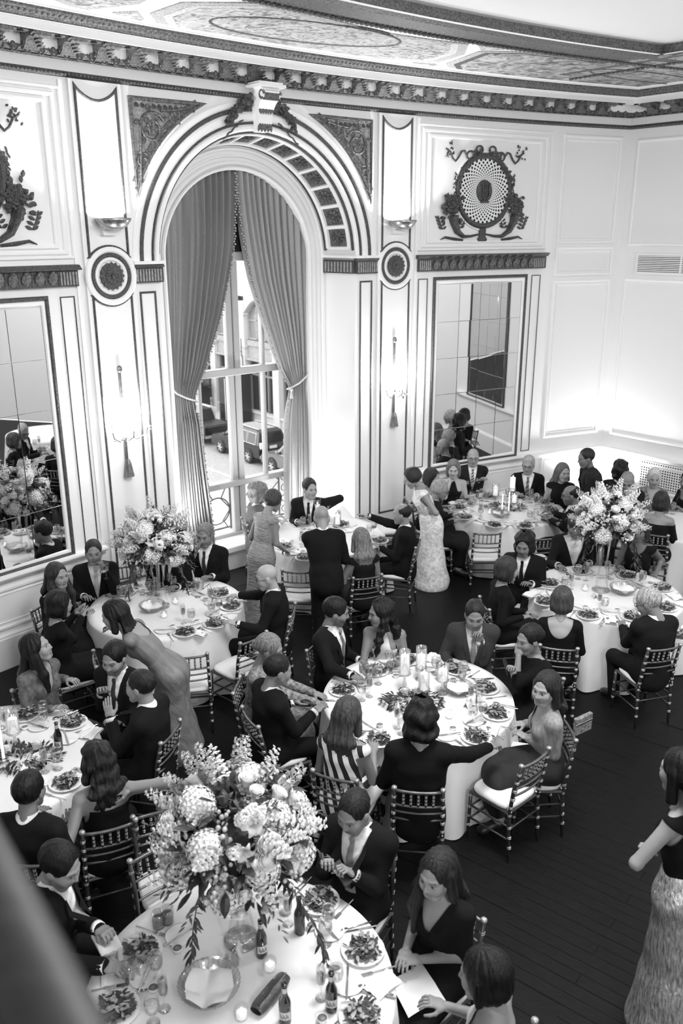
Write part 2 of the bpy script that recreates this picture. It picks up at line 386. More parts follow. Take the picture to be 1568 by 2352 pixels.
for p, a in along(2.36, 0.085, -8): mb.ball((p[0], p[1], ZW(7.435)), (0.032, 0.035, 0.02), 6, 4)
mb.build('bead', M_GILT2, cor, True, kind='stuff')
# ---- painted ceiling panels
def painted(name, g0, g1, sc_):
    m = bpy.data.materials.new(name); m.use_nodes = True; nt = m.node_tree; b = nt.nodes['Principled BSDF']; b.inputs['Roughness'].default_value = 0.8
    tc = nt.nodes.new('ShaderNodeTexCoord'); mp = nt.nodes.new('ShaderNodeMapping'); nz = nt.nodes.new('ShaderNodeTexNoise'); nz2 = nt.nodes.new('ShaderNodeTexNoise')
    mp.inputs['Rotation'].default_value = (0, 0, -0.6); mp.inputs['Scale'].default_value = (1.0, 1.7, 1)
    nt.links.new(tc.outputs['Object'], mp.inputs[0])
    nz.inputs['Scale'].default_value = sc_; nz.inputs['Detail'].default_value = 5; nz.inputs['Distortion'].default_value = 2.2
    nz2.inputs['Scale'].default_value = 0.9; nz2.inputs['Detail'].default_value = 2
    nt.links.new(mp.outputs[0], nz.inputs['Vector']); nt.links.new(mp.outputs[0], nz2.inputs['Vector'])
    cr = nt.nodes.new('ShaderNodeValToRGB'); e = cr.color_ramp.elements
    e[0].position = 0.36; e[0].color = (g0*0.35, g0*0.35, g0*0.35, 1); e[1].position = 0.60; e[1].color = (g1, g1, g1, 1); x = e.new(0.46); x.color = (g0, g0, g0, 1)
    ad = nt.nodes.new('ShaderNodeMath'); ad.operation = 'MULTIPLY_ADD'; ad.inputs[1].default_value = 0.30; nt.links.new(nz2.outputs[0], ad.inputs[0]); 
    sb = nt.nodes.new('ShaderNodeMath'); sb.operation = 'SUBTRACT'; sb.inputs[1].default_value = 0.14; nt.links.new(nz.outputs[0], sb.inputs[0]); nt.links.new(sb.outputs[0], ad.inputs[2])
    nt.links.new(ad.outputs[0], cr.inputs[0]); nt.links.new(cr.outputs[0], b.inputs['Base Color']); return m
M_PAINT1 = painted('painted_panel_pale', 0.42, 0.62, 6.5); M_PAINT2 = painted('painted_panel_dark', 0.24, 0.50, 4.5)
M_PFR = mat('painted_frame', 0.46, 0.7, vary=0.35, scale=40)
def cpoly(pts): return [tuple(at(u, v, ZW(7.465))[:2]) for u, v in pts]
def cpanel(name, poly, m, rings):
    pc = np.array(poly); c = pc.mean(0); root = None
    for k, (f, mm, z) in enumerate(rings):
        pp = c+(pc-c)*f; q = MB(); q.prism([tuple(x) for x in pp], ZW(z)-0.012, ZW(z))
        if root is None: root = q.build(name, mm); 
        else: q.build('panel_layer', mm, root)
    return root
P1 = cpoly([(344, 30), (415, 5), (590, 6), (690, 27), (784, 50), (879, 74), (1000, 92), (1076, 101), (1066, 124), (1005, 142), (820, 129), (600, 96), (480, 74), (362, 57)])
P2 = cpoly([(1024, 146), (1098, 118), (1180, 118), (1392, 142), (1568, 122), (1720, 90), (1720, 170), (1568, 190), (1466, 200), (1300, 187), (1035, 160)])
o = cpanel('trim_3', P1, M_PFR, [(1.0, M_PFR, 7.470), (0.93, M_STONEW, 7.466), (0.88, M_PAINT1, 7.462)]); o['kind'] = 'structure'
o = cpanel('trim_4', P2, M_GILT2, [(1.0, M_PFR, 7.470), (0.95, M_GILT2, 7.466), (0.91, M_PAINT2, 7.462)]); o['kind'] = 'structure'
for k, pts in enumerate([[(258, 28), (316, 26), (334, 50)], [(30, -35), (380, -25), (318, 8), (190, 22)], [(945, 143), (1000, 147), (1008, 155)], [(1098, 103), (1105, 116), (1195, 112)]]):
    o = cpanel('trim_%d' % (5+k), cpoly(pts), M_PFR, [(1.0, M_PFR, 7.470), (0.8, M_PAINT1, 7.466)]); o['kind'] = 'structure'
# oval medallion frames painted on the panels, as low mouldings
for (u, v, ru, rv, m_) in [(712, 72, 1.55, 0.33, M_PAINT1), (1487, 175, 1.5, 0.2, M_PAINT1)]:
    c = at(u, v, ZW(7.46)); e1_ = at(u+90, v+12, ZW(7.46))-c; e1_ /= np.linalg.norm(e1_); e2_ = np.array([-e1_[1], e1_[0], 0]); q = MB()
    q.tube([c+e1_*ru*0.72*math.cos(t)+e2_*rv*1.35*math.sin(t) for t in np.linspace(0, 2*math.pi, 40)[:-1]], 0.022, 5, closed=True)
    o = q.build('trim_9' if u < 1000 else 'trim_10', M_GILT2, kind='structure')
# ---- pilasters, panels and mouldings of the bowed wall, mirrored about the arch
pil = thing('trim_11', None, None); pil['kind'] = 'structure'
wm = MB(); dk = MB()
for sg in (-1, 1):
    def S(x): return sg*x
    panel(wm, S(2.17), S(2.88), ZB, 6.85, 0, 0.05)
    for (a_, b_) in ((3.06, 3.30), (5.52, 5.74)): pass
    PD = 0.05
    top = [(S(2.243), 6.78)]+[(S(2.243+0.564*t), 6.78-0.145*math.sin(math.pi*t)**0.8) for t in np.linspace(0.06, 0.94, 12)]+[(S(2.807), 6.78)]
    aa = [(S(2.525+0.375*math.cos(t)), 4.555+0.375*math.sin(t)) for t in np.linspace(math.radians(40), math.radians(140), 12)]
    up = top+[(S(2.807), aa[0][1])]+aa+[(S(2.243), aa[-1][1])]
    sweep(dk, up, half(0.032, 0.022, PD), True)
    ab = [(S(2.525+0.375*math.cos(t)), 4.555+0.375*math.sin(t)) for t in np.linspace(math.radians(-140), math.radians(-40), 12)]
    sweep(dk, ab+[(S(2.807), ab[-1][1]), (S(2.807), 0.30), (S(2.243), 0.30), (S(2.243), ab[0][1])], half(0.030, 0.02, PD), True)
    sweep(dk, [(S(2.072), 0.30), (S(2.072), 4.32), (S(1.845), 4.32), (S(1.845), 0.30)], half(0.028, 0.018), True)
    sweep(dk, [(S(3.05), 1.0), (S(3.05), 4.32), (S(3.24), 4.32), (S(3.24), 1.0)], half(0.016, 0.012), True)
    sweep(dk, [(S(5.57), 1.0), (S(5.57), 4.32), (S(5.76), 4.32), (S(5.76), 1.0)], half(0.016, 0.012), True)
    # stepped white frames over the mirrors and beside the pilasters
    for i, (x0, x1, z0, z1) in enumerate(((3.0, 5.82, 4.80, 6.74), (3.10, 5.72, 4.86, 6.66), (3.22, 5.6, 4.93, 6.58))):
        sweep(wm, [(S(x0), z0), (S(x1), z0), (S(x1), z1), (S(x0), z1)], half(0.06 if i else 0.04, 0.025), True)
    panel(wm, S(2.95), S(3.0), 0.95, 6.83, 0, 0.02)
for x0, x1, z0, z1 in ((6.10, 7.38, 4.90, 6.71), (6.10, 7.40, 1.22, 4.20), (6.10, 7.40, 4.32, 4.80), (6.10, 7.40, 0.20, 0.80), (3.1, 5.75, 0.2, 0.72), (-5.75, -3.1, 0.2, 0.72), (-9.0, -6.1, 0.2, 0.72), (-9.0, -6.1, 1.2, 4.2)):
    sweep(wm, [(x0, z0), (x1, z0), (x1, z1), (x0, z1)], half(0.055, 0.03), True)
    sweep(wm, [(x0+0.07, z0+0.07), (x1-0.07, z0+0.07), (x1-0.07, z1-0.07), (x0+0.07, z1-0.07)], half(0.02, 0.012), True)
wm.build('panel_moulding', M_TRIM, pil, fn=wmap); dk.build('gilt_moulding', M_GILT, pil, fn=wmap)
q = MB()
for x0, x1, z0, z1 in ((0.20, 3.2, 4.86, 6.66), (0.20, 3.2, 1.2, 4.22), (0.20, 3.2, 0.2, 0.72), (3.5, 6, 4.86, 6.66), (0.22, 0.24, 4.4, 4.72)):
    if x1-x0 < 0.1: continue
    sweep(q, [(x0, z0), (x1, z0), (x1, z1), (x0, z1)], half(0.055, 0.03), True)
q.build('panel_moulding', M_TRIM, pil, fn=bmap)
# chair rail and baseboard, with breaks at the arch
RAIL = [(0.80, 0.0), (0.80, 0.02), (0.83, 0.035), (0.86, 0.04), (0.87, 0.10), (0.895, 0.115), (0.92, 0.11), (0.93, 0.0)]
BASE = [(ZB, 0.0), (ZB, 0.06), (0.06, 0.06), (0.08, 0.05), (0.10, 0.05), (0.12, 0.0)]
for s0, s1 in ((S0, -RF), (RF, SEND)):
    q = MB(); sweep(q, [(s0, 0.0), (s1, 0.0)], BASE); q.build('baseboard_left', M_TRIM, fn=wmap, kind='structure')
for s0, s1 in ((S0, -2.96), (2.96, SEND)):
    q = MB(); sweep(q, [(s0, 0.0), (s1, 0.0)], RAIL); q.build('trim_12', M_TRIM, fn=wmap, kind='structure')
q = MB(); sweep(q, [(0.0, 0.0), (6.4, 0.0)], [(ZB, 0.0), (ZB, 0.05), (0.06, 0.05), (0.08, 0.04), (0.12, 0.0)]); q.build('baseboard_right', M_TRIM, fn=bmap, kind='structure')
q = MB(); sweep(q, [(0.0, 0.0), (6.4, 0.0)], [(0.80, 0.0), (0.80, 0.02), (0.83, 0.035), (0.86, 0.04), (0.87, 0.10), (0.895, 0.115), (0.92, 0.11), (0.93, 0.0)]); q.build('trim_13', M_TRIM, fn=bmap, kind='structure')
# ---- archivolt rings and window casing
ring = [(-1, 4.72)]
q = MB(); sweep(q, arc(0, SPR, 2.02, 180, 0, 48), half(0.06, 0.035)); sweep(q, arc(0, SPR, 1.845, 180, 0, 48), half(0.032, 0.028)); q.build('archivolt_gilding', M_GILT, pil, fn=wmap)
q = MB(); sweep(q, arc(0, SPR, 2.10, 180, 0, 48), half(0.10, 0.03)); sweep(q, arc(0, SPR, 1.93, 180, 0, 48), half(0.12, 0.03)); sweep(q, arc(0, SPR, 1.78, 180, 0, 48), half(0.07, 0.03)); q.build('archivolt', M_TRIM, pil, fn=wmap)
q = MB()
for rr, wd, dp in ((1.55, 0.05, 0.03), (1.46, 0.04, 0.03), (1.36, 0.07, 0.05), (1.285, 0.05, 0.07)):
    sweep(q, [(-rr, ZB)]+arc(0, SPR, rr, 180, 0, 40)+[(rr, ZB)], half(wd, dp, DB))
q.build('window_casing', M_TRIM, pil, fn=wmap)
# ---- imposts (fluted blocks under the arch) and carved bands over the mirrors
def leafblock(mb, s, z0, z1, d, wd):
    mb.leaf((s, d, z0+0.01), (0, 0.15, 1), (z1-z0)*0.95, wd, up=(1, 0, 0) if False else (0, 1, 0), droop=-0.25)
for sg in (-1, 1):
    q = MB(); qd = MB(); qf = MB()
    panel(qd, sg*1.74, sg*2.16, 4.45, 4.65, 0, 0.06); panel(q, sg*1.70, sg*2.18, 4.69, 4.73, 0, 0.10)
    sweep(qd, [(sg*1.72, 4.67), (sg*2.17, 4.67)], [(-0.03, 0.0), (-0.02, 0.07), (0.02, 0.09), (0.03, 0.0)])
    # the same block returns into the reveal
    V = []; 
    for d_ in (0.0, DB): 
        f_ = RF+(RB-RF)*(d_/DB); V += [(sg*(f_-0.05), d_, 4.45), (sg*(f_-0.05), d_, 4.66), (sg*(f_+0.02), d_, 4.66), (sg*(f_+0.02), d_, 4.45)]
    qd.add(V, [(0, 1, 5, 4), (1, 2, 6, 5), (2, 3, 7, 6), (3, 0, 4, 7), (0, 3, 2, 1), (4, 5, 6, 7)])
    V = [(v[0]-sg*0.03 if i % 4 < 2 else v[0], v[1], 4.69 if v[2] < 4.5 else 4.73) for i, v in enumerate(V)]
    q.add(V, [(0, 1, 5, 4), (1, 2, 6, 5), (2, 3, 7, 6), (3, 0, 4, 7), (0, 3, 2, 1), (4, 5, 6, 7)])
    for i in range(9):
        s = sg*(1.77+0.045*i); qf.bbox((s-0.013, 0.055, 4.47), (s+0.013, 0.075, 4.63), 0.006)
        d_ = DB*(i+0.5)/9.5; f_ = RF+(RB-RF)*(d_/DB)-0.05; qf.bbox((sg*f_-0.012, d_-0.02, 4.47), (sg*f_+0.012, d_+0.02, 4.63), 0.006)
    imp = q.build('trim_14', M_TRIM, fn=wmap, kind='structure'); qd.build('impost_band', M_GILT, imp, fn=wmap); qf.build('flute', M_RELIEF, imp, fn=wmap, kind='stuff')
    q = MB(); panel(q, sg*3.0, sg*5.82, 4.45, 4.66, 0, 0.07); sweep(q, [(sg*2.97, 4.685), (sg*5.85, 4.685)], [(-0.03, 0.0), (-0.025, 0.08), (0.0, 0.10), (0.02, 0.13), (0.035, 0.13), (0.035, 0.0)])
    bnd = q.build('trim_15', M_GILT, fn=wmap, kind='structure')
    for i in range(13):
        s = sg*(3.36+0.175*i); q = MB()
        q.leaf((s, 0.075, 4.46), (0, 0.12, 1), 0.19, 0.13, up=(0, 1, 0), droop=-0.2); q.ball((s, 0.085, 4.62), (0.03, 0.02, 0.022), 8, 5)
        q.tube([(s+0.086, 0.072, 4.46), (s+0.086, 0.078, 4.64)], 0.009, 5)
        q.build('acanthus_leaf', M_GILT2, bnd, fn=wmap)
    q = MB()
    for e in (3.03, 5.55):
        for i in range(6): q.bbox((sg*(e+0.042*i)-0.012, 0.065, 4.47), (sg*(e+0.042*i)+0.012, 0.085, 4.63), 0.006)
    q.build('flute', M_RELIEF, bnd, fn=wmap, kind='stuff')
    # rosette on the pilaster
    r_ = MB(); sweep(r_, arc(sg*2.52, 4.555, 0.265, 0, 360, 40)[:-1], half(0.055, 0.03, 0.05), True); ro = r_.build('trim_16', M_GILT, fn=wmap, kind='structure')
    r_ = MB(); sweep(r_, arc(sg*2.52, 4.555, 0.335, 0, 360, 40)[:-1], half(0.08, 0.03, 0.05), True); sweep(r_, arc(sg*2.52, 4.555, 0.215, 0, 360, 40)[:-1], half(0.05, 0.02, 0.05), True); r_.build('rosette_rim', M_TRIM, ro, fn=wmap)
    r_ = MB(); r_.lathe([(0.0, 0.0), (0.165, 0.0), (0.165, 0.03), (0.12, 0.05), (0, 0.055)], 24, np.array([[1, 0, 0, sg*2.52], [0, 0, 1, 0.045], [0, 1, 0, 4.555], [0, 0, 0, 1.]])); 
    for k in range(16):
        a = 2*math.pi*k/16; r_.leaf((sg*2.52+0.08*math.cos(a), 0.09, 4.555+0.08*math.sin(a)), (math.cos(a), 0.1, math.sin(a)), 0.105, 0.06, up=(0, 1, 0), droop=0.2)
        r_.leaf((sg*2.52+0.02*math.cos(a+.2), 0.10, 4.555+0.02*math.sin(a+.2)), (math.cos(a+.2), 0.3, math.sin(a+.2)), 0.09, 0.045, up=(0, 1, 0), droop=0.2)
    r_.ball((sg*2.52, 0.10, 4.555), 0.03, 8, 5); r_.build('rosette_flower', M_GILT, ro, fn=wmap)
    # spandrel: carved triangular panel outside the archivolt
    sp = [(sg*2.03, 6.72), (sg*2.03, 5.58)]+[(sg*2.22*math.cos(t), SPR+2.22*math.sin(t)) for t in np.linspace(math.radians(24), math.radians(65), 14)]
    q = MB(); V = [(a, 0.02, b) for a, b in sp]; q.add([(a, 0.0, b) for a, b in sp]+V, [tuple(range(len(sp), 2*len(sp)))]+[(i, (i+1) % len(sp), len(sp)+(i+1) % len(sp), len(sp)+i) for i in range(len(sp))])
    so = q.build('trim_17', M_RELIEF, fn=wmap, kind='structure')
    q = MB(); sweep(q, sp, half(0.05, 0.03, 0.02), True); sweep(q, [(sg*2.27*math.cos(t), SPR+2.27*math.sin(t)) for t in np.linspace(math.radians(26), math.radians(63), 14)], half(0.08, 0.02, 0.02)); q.build('spandrel_border', M_GILT2, so, fn=wmap)
    q = MB()
    def scroll(cx, cz, r, turns, ph, dirn=1, rad=0.022):
        q.tube([(sg*(cx-dirn*r*(1-0.8*t)*math.cos(ph+turns*6.283*t)), 0.035, cz+r*(1-0.8*t)*math.sin(ph+turns*6.283*t)) for t in np.linspace(0, 1, 26)], rad, 6)
        for k in range(9):
            t = k/9; a = ph+turns*6.283*t; rr = r*(1-0.8*t); x, z = cx-dirn*rr*math.cos(a), cz+rr*math.sin(a)
            q.leaf((sg*x, 0.035, z), (-sg*dirn*math.cos(a)+0.5*sg*math.sin(a), 0.12, math.sin(a)+0.5*math.cos(a)), r*0.55*(1.1-0.5*t), r*0.36, up=(0, 1, 0), droop=-0.1)
    scroll(1.74, 6.38, 0.21, 1.6, 0.5); scroll(1.40, 6.55, 0.10, 1.4, 2.0, -1, 0.015); scroll(1.90, 5.98, 0.10, 1.4, 1.0, 1, 0.016); scroll(1.95, 5.75, 0.05, 1.2, 1.0, 1, 0.012)
    for k in range(6): a = k*1.047; q.leaf((sg*1.74, 0.04, 6.38), (math.cos(a), 0.25, math.sin(a)), 0.10, 0.075, up=(0, 1, 0))
    q.tube([(sg*1.97, 0.035, 5.68), (sg*1.95, 0.04, 5.9), (sg*1.93, 0.04, 6.15), (sg*1.92, 0.04, 6.4)], 0.02, 5); q.tube([(sg*1.6, 0.035, 6.6), (sg*1.4, 0.04, 6.62), (sg*1.2, 0.04, 6.66)], 0.018, 5)
    q.build('scroll_carving', M_GILT2, so, fn=wmap)
    for k in range(11): q = MB(); q.leaf((sg*(1.95-0.085*k), 0.03, 6.68), (0, 0.2, -1), 0.075, 0.07, up=(0, 1, 0), droop=-0.2); q.build('leaf', M_GILT, so, fn=wmap)
# ---- coffered soffit of the arch: square frames with carved flowers
sof = thing('trim_18', None, None); sof['kind'] = 'structure'
def som(V):                                       # (angle, across 0..1, height off the soffit) -> s,d,z
    V = np.asarray(V, float); dd = DB*V[:, 1]; r = RF+(RB-RF)*V[:, 1]-V[:, 2]
    return wmap(np.stack([r*np.cos(V[:, 0]), dd, SPR+r*np.sin(V[:, 0])], -1))
q = MB(); NA = 40
for v0, v1 in ((0.10, 0.20), (0.80, 0.90)): q.box((math.radians(4), v0, 0.0), (math.radians(176), v1, 0.03), n=(NA, 1, 1))
NC = 15
for k in range(NC+1):
    a = math.radians(4+172*k/NC); q.box((a-0.014, 0.18, 0.0), (a+0.014, 0.82, 0.026))
q.build('coffer_frame', M_TRIM, sof, fn=som)
q = MB()
for v0, v1 in ((0.02, 0.08), (0.92, 0.98)): q.box((math.radians(3), v0, 0.0), (math.radians(177), v1, 0.02), n=(NA, 1, 1))
q.build('soffit_gilding', M_GILT, sof, fn=som)
for k in range(NC):
    a0, a1 = math.radians(4+172*k/NC)+0.02, math.radians(4+172*(k+1)/NC)-0.02; q = MB()
    q.box((a0, 0.22, 0.001), (a1, 0.78, 0.006), n=(2, 1, 1)); am = (a0+a1)/2; qq = MB()
    for j in range(8):
        t = j*0.785; qq.leaf((am+0.006*math.cos(t), 0.5+0.02*math.sin(t), 0.012), (0.11*math.cos(t), 0.35*math.sin(t), 0.02), 0.075 if j % 2 else 0.06, 0.05, up=(0, 0, 1), droop=0.02)
    W_ = qq.verts()
    c_ = np.array([am, 0.5, 0]); 
    V2 = []
    for j in range(10):
        t = j*0.628
        V2 = [c_+np.array([0.012*math.cos(t), 0.04*math.sin(t), 0.012]), c_+np.array([0.05*math.cos(t-.25), 0.17*math.sin(t-.25), 0.03]), c_+np.array([0.062*math.cos(t), 0.235*math.sin(t), 0.018]), c_+np.array([0.05*math.cos(t+.25), 0.17*math.sin(t+.25), 0.03])]
        q.add(V2, [(0, 1, 2, 3)])
    q.ball((am, 0.5, 0.02), (0.012, 0.04, 0.018), 6, 4)
    q.build('coffer_flower', M_GILT2, sof, fn=som)
# ---- keystone console with foliage swags
q = MB(); kp = [(0.0, 6.44), (0.10, 6.46), (0.16, 6.56), (0.17, 6.70), (0.24, 6.80), (0.33, 6.86), (0.35, 6.94), (0.30, 6.99), (0.0, 7.0)]
n = len(kp); q.add([(x*(0.62+0.38*(z-6.44)/0.56), d, z) for x in (-0.16, 0.16) for d, z in kp], [tuple(range(n)), tuple(range(2*n-1, n-1, -1))]+[(i, n+i, n+(i+1) % n, (i+1) % n) for i in range(n)])
q.box((-0.22, 0, 6.99), (0.22, 0.38, 7.03)); q.box((-0.20, 0, 7.03), (0.20, 0.33, 7.06)); ks = q.build('trim_19', M_TRIM, fn=wmap, kind='structure')
q = MB()
for i in range(5):
    for j in range(3): q.leaf(((i-2)*0.036, 0.15+0.03*j, 6.56+0.10*j), ((i-2)*0.18, 0.1, -1) if j == 0 else ((i-2)*0.2, 0.2, 1), 0.13, 0.06, up=(0, 1, 0), droop=0.15)
q.tube([(-0.14, 0.30+0.05*math.cos(t), 6.90+0.05*math.sin(t)) for t in np.linspace(0, 5.2, 12)], 0.02, 6); q.tube([(0.14, 0.30+0.05*math.cos(t), 6.90+0.05*math.sin(t)) for t in np.linspace(0, 5.2, 12)], 0.02, 6)
q.box((-0.12, 0.25, 6.83), (0.12, 0.345, 6.95)); q.build('keystone_leaf', M_GILT2, ks, fn=wmap)
for sg in (-1, 1):
    q = MB()
    for k in range(60):
        t = rnd.random(); x = 0.17+0.40*t; z = 6.86-0.34*t*t+rnd.uniform(-0.09, 0.07)*(1.1-t)
        q.leaf((sg*x, 0.05+0.05*rnd.random(), z), (rnd.uniform(-1, 1), 0.4, rnd.uniform(-1, 0.5)), 0.085, 0.06, up=(0, 1, 0))
        if k % 3 == 0: q.ball((sg*x, 0.08, z), 0.03, 6, 4)
    q.tube([(sg*(0.3+0.05*i), 0.05, 6.58-0.04*i+0.02*(i % 2)) for i in range(8)], 0.012, 5)
    q.build('foliage_swag', M_GILT, ks, fn=wmap)
# ---- round vent medallions with bow and cornucopias, one above each mirror
def medallion(cs, label):
    cz = 5.75; r = MB(); sweep(r, arc(cs, cz, 0.565, 0, 360, 56)[:-1], half(0.085, 0.05), True); root = thing('wall_medallion', label, 'ornament'); 
    r.build('oval_rim', M_GILT, root, fn=wmap)
    r = MB(); sweep(r, arc(cs, cz, 0.63, 0, 360, 56)[:-1], half(0.03, 0.03), True); r.build('rim_fillet', M_TRIM, root, fn=wmap)
    r = MB(); r.lathe([(0, 0), (0.53, 0)], 40, np.array([[1, 0, 0, cs], [0, 0, 1, 0.004], [0, 1, 0, cz], [0, 0, 0, 1.]])); r.build('vent_opening', mat('vent_dark', 0.012, 0.9), root, fn=wmap)
    r = MB()                                       # grille: white disc pierced by spiralling diamonds (built as two families of curved ribs)
    K = 34
    for fam in (1, -1):
        for k in range(K):
            a0 = 2*math.pi*k/K; pts = [(cs+rr*math.cos(a0+fam*1.35*math.log(rr/0.13)/1.42), 0.020, cz+rr*math.sin(a0+fam*1.35*math.log(rr/0.13)/1.42)) for rr in np.linspace(0.13, 0.53, 14)]
            V = []; 
            P = np.array(pts); T = np.gradient(P, axis=0); T /= np.linalg.norm(T, axis=1)[:, None]; nn = np.stack([-T[:, 2], 0*T[:, 0], T[:, 0]], 1)
            wv = (0.0125*np.linalg.norm(P[:, [0, 2]]-[cs, cz], axis=1)/0.53+0.0022)[:, None]
            A = P-nn*wv; B = P+nn*wv; m_ = len(P); V = np.concatenate([A, B]); r.add(V, [(i, i+1, m_+i+1, m_+i) for i in range(m_-1)])
    r.build('grille', M_TRIM, root, fn=wmap)
    r = MB(); r.lathe([(0, 0.05), (0.12, 0.045), (0.165, 0.02), (0.17, 0.0)], 24, np.array([[1, 0, 0, cs], [0, 0, 1, 0.018], [0, 1.1, 0, cz], [0, 0, 0, 1.]]))
    for sx in (-1, 1): r.tube([(cs+sx*0.02, 0.08, cz-0.13), (cs+sx*0.075, 0.08, cz-0.07), (cs+sx*0.06, 0.08, cz+0.03), (cs+sx*0.085, 0.08, cz+0.13)], 0.014, 6)
    for k in range(5): r.tube([(cs-0.03+0.015*k, 0.085, cz-0.12), (cs-0.03+0.015*k, 0.085, cz+0.12)], 0.004, 4)
    r.box((cs-0.08, 0.03, cz-0.19), (cs+0.08, 0.07, cz-0.16)); r.build('lyre_boss', M_GILT, root, fn=wmap)
    r = MB(); r.bbox((cs-0.07, 0.0, cz-0.80), (cs+0.07, 0.05, cz-0.60), 0.015); r.bbox((cs-0.10, 0, cz-0.82), (cs+0.10, 0.05, cz-0.76), 0.015); r.build('stem_block', M_GILT, root, fn=wmap)
    for sx in (-1, 1):
        h = MB(); h.tube([(cs+sx*0.06, 0.03, cz-0.70), (cs+sx*0.25, 0.03, cz-0.735), (cs+sx*0.42, 0.035, cz-0.74), (cs+sx*0.56, 0.04, cz-0.66), (cs+sx*0.65, 0.045, cz-0.50), (cs+sx*0.67, 0.05, cz-0.40)], [0.025, 0.045, 0.06, 0.085, 0.11, 0.135], 10, flat=0.5)
        h.tube([(cs+sx*0.42, 0.02, cz-0.80), (cs+sx*0.62, 0.02, cz-0.78), (cs+sx*0.80, 0.02, cz-0.75), (cs+sx*0.90, 0.02, cz-0.79)], [0.02, 0.03, 0.02, 0.006], 6); h.build('cornucopia', M_GILT, root, fn=wmap)
        f = MB()
        for k in range(70):
            x, z = rnd.gauss(0, 0.085), rnd.gauss(0, 0.10); f.leaf((cs+sx*0.68+x, 0.05, cz-0.26+z), (rnd.uniform(-1, 1), 0.3, rnd.uniform(-.4, 1)), 0.09, 0.06, up=(0, 1, 0))
        for k in range(26): f.ball((cs+sx*0.68+rnd.gauss(0, 0.08), 0.06, cz-0.27+rnd.gauss(0, 0.08)), rnd.uniform(0.025, 0.045), 7, 5)
        f.build('fruit_and_flowers', M_GILT, root, fn=wmap)
        f = MB()
        for bx, bz, dx in ((0.86, -0.62, 1), (0.47, -0.60, -1)):
            f.tube([(cs+sx*bx, 0.02, cz+bz), (cs+sx*(bx+0.07*dx), 0.025, cz+bz+0.12), (cs+sx*(bx+0.10*dx), 0.02, cz+bz+0.22)], 0.008, 5)
            for k in range(4):
                for s2 in (-1, 1): f.leaf((cs+sx*(bx+0.025*k*dx), 0.02, cz+bz+0.055*k), (sx*s2, 0.1, 0.5), 0.10, 0.045, up=(0, 1, 0))
        f.build('leaf_spray', M_GILT, root, fn=wmap)
        f = MB()
        for c0, rr in ((0.14, 0.07), (0.32, 0.085)):
            zc = cz+0.66-0.10*(c0 > 0.2); f.tube([(cs+sx*(c0+rr*math.cos(t)), 0.03, zc+rr*0.8*math.sin(t)) for t in np.linspace(0, 6.28, 16)[:-1]], 0.016, 6, closed=True)
        f.tube([(cs+sx*(0.40+0.06*i), 0.03, cz+0.55+0.09*math.sin(i*1.15)) for i in range(8)], 0.016, 6)
        for k in range(34):
            t = rnd.random(); x = 0.05+0.55*t; z = 0.62-0.55*t*t; f.leaf((cs+sx*x, 0.03, cz+z+rnd.uniform(-.04, .04)), (sx*rnd.uniform(-.5, 1), 0.3, rnd.uniform(-1, 1)), 0.085, 0.05, up=(0, 1, 0))
        for k in range(16): f.leaf((cs+sx*(0.62+0.02*rnd.random()), 0.03, cz+0.30-0.028*k), (sx*rnd.uniform(-1, 1), 0.2, -1), 0.06, 0.03, up=(0, 1, 0))
        for k in range(18): f.leaf((cs+sx*rnd.uniform(0.66, 0.86), 0.02, cz+0.62+rnd.uniform(-.09, .12)), (rnd.uniform(-1, 1), 0.2, rnd.uniform(-1, 1)), 0.05, 0.03, up=(0, 1, 0))
        f.build('ribbon_bow', M_GILT, root, fn=wmap)
    return root
medallion(4.38, 'round pierced vent with lyre boss, bow and cornucopias above the tall mirror near the corner')
medallion(-4.38, 'dark cornucopia ornament cut by the left edge, above the mirror beside the left pilaster')
# ---- mirrors in panes
M_MIRR = mat('mirror_glass', 0.86, 0.012, metal=1.0)
M_MEDGE = mat('mirror_bevel', 0.75, 0.15, metal=0.6)
def mirror(c0, label):
    root = thing('wall_mirror', label, 'mirror'); g0, g1, z0, z1 = c0-0.93, c0+0.93, 1.0, 4.22
    q = MB(); sweep(q, [(c0-1.02, 0.93), (c0+1.02, 0.93), (c0+1.02, 4.32), (c0-1.02, 4.32)], half(0.055, 0.04), True); q.build('frame', M_GILT, root, fn=wmap)
    q = MB(); sweep(q, [(c0-0.965, 0.985), (c0+0.965, 0.985), (c0+0.965, 4.265), (c0-0.965, 4.265)], half(0.06, 0.03), True); q.build('frame_fillet', M_TRIM, root, fn=wmap)
    q = MB(); panel(q, g0, g1, z0, z1, 0.0, 0.004); q.build('backing', M_MEDGE, root, fn=wmap)
    nx, nz = 4, 5; dx, dz = (g1-g0)/nx, (z1-z0)/nz; a = ANG0-c0/RW; c = W(c0, 0.024); tx = np.array([math.cos(a), math.sin(a)])
    q = MB(); q.bbox((-dx/2+0.003, -0.004, -dz/2+0.003), (dx/2-0.003, 0.004, dz/2-0.003), 0.003); pm = q.mesh('pane', M_MIRR)
    for i in range(nx):
        for j in range(nz):
            p = c+K*G*tx*((i+.5)*dx-(g1-g0)/2)
            link('pane', pm, root, (p[0], p[1], ZW(z0+(j+.5)*dz)), (math.radians(rnd.uniform(-.07, .07)), 0, a+math.radians(rnd.uniform(-.07, .07))), None, K*G*ESC)
    return root
mirror(4.41, 'tall mirror in panes behind the far table, near the corner')
mirror(-4.46, 'tall mirror in panes at the left edge, behind the man drinking wine')
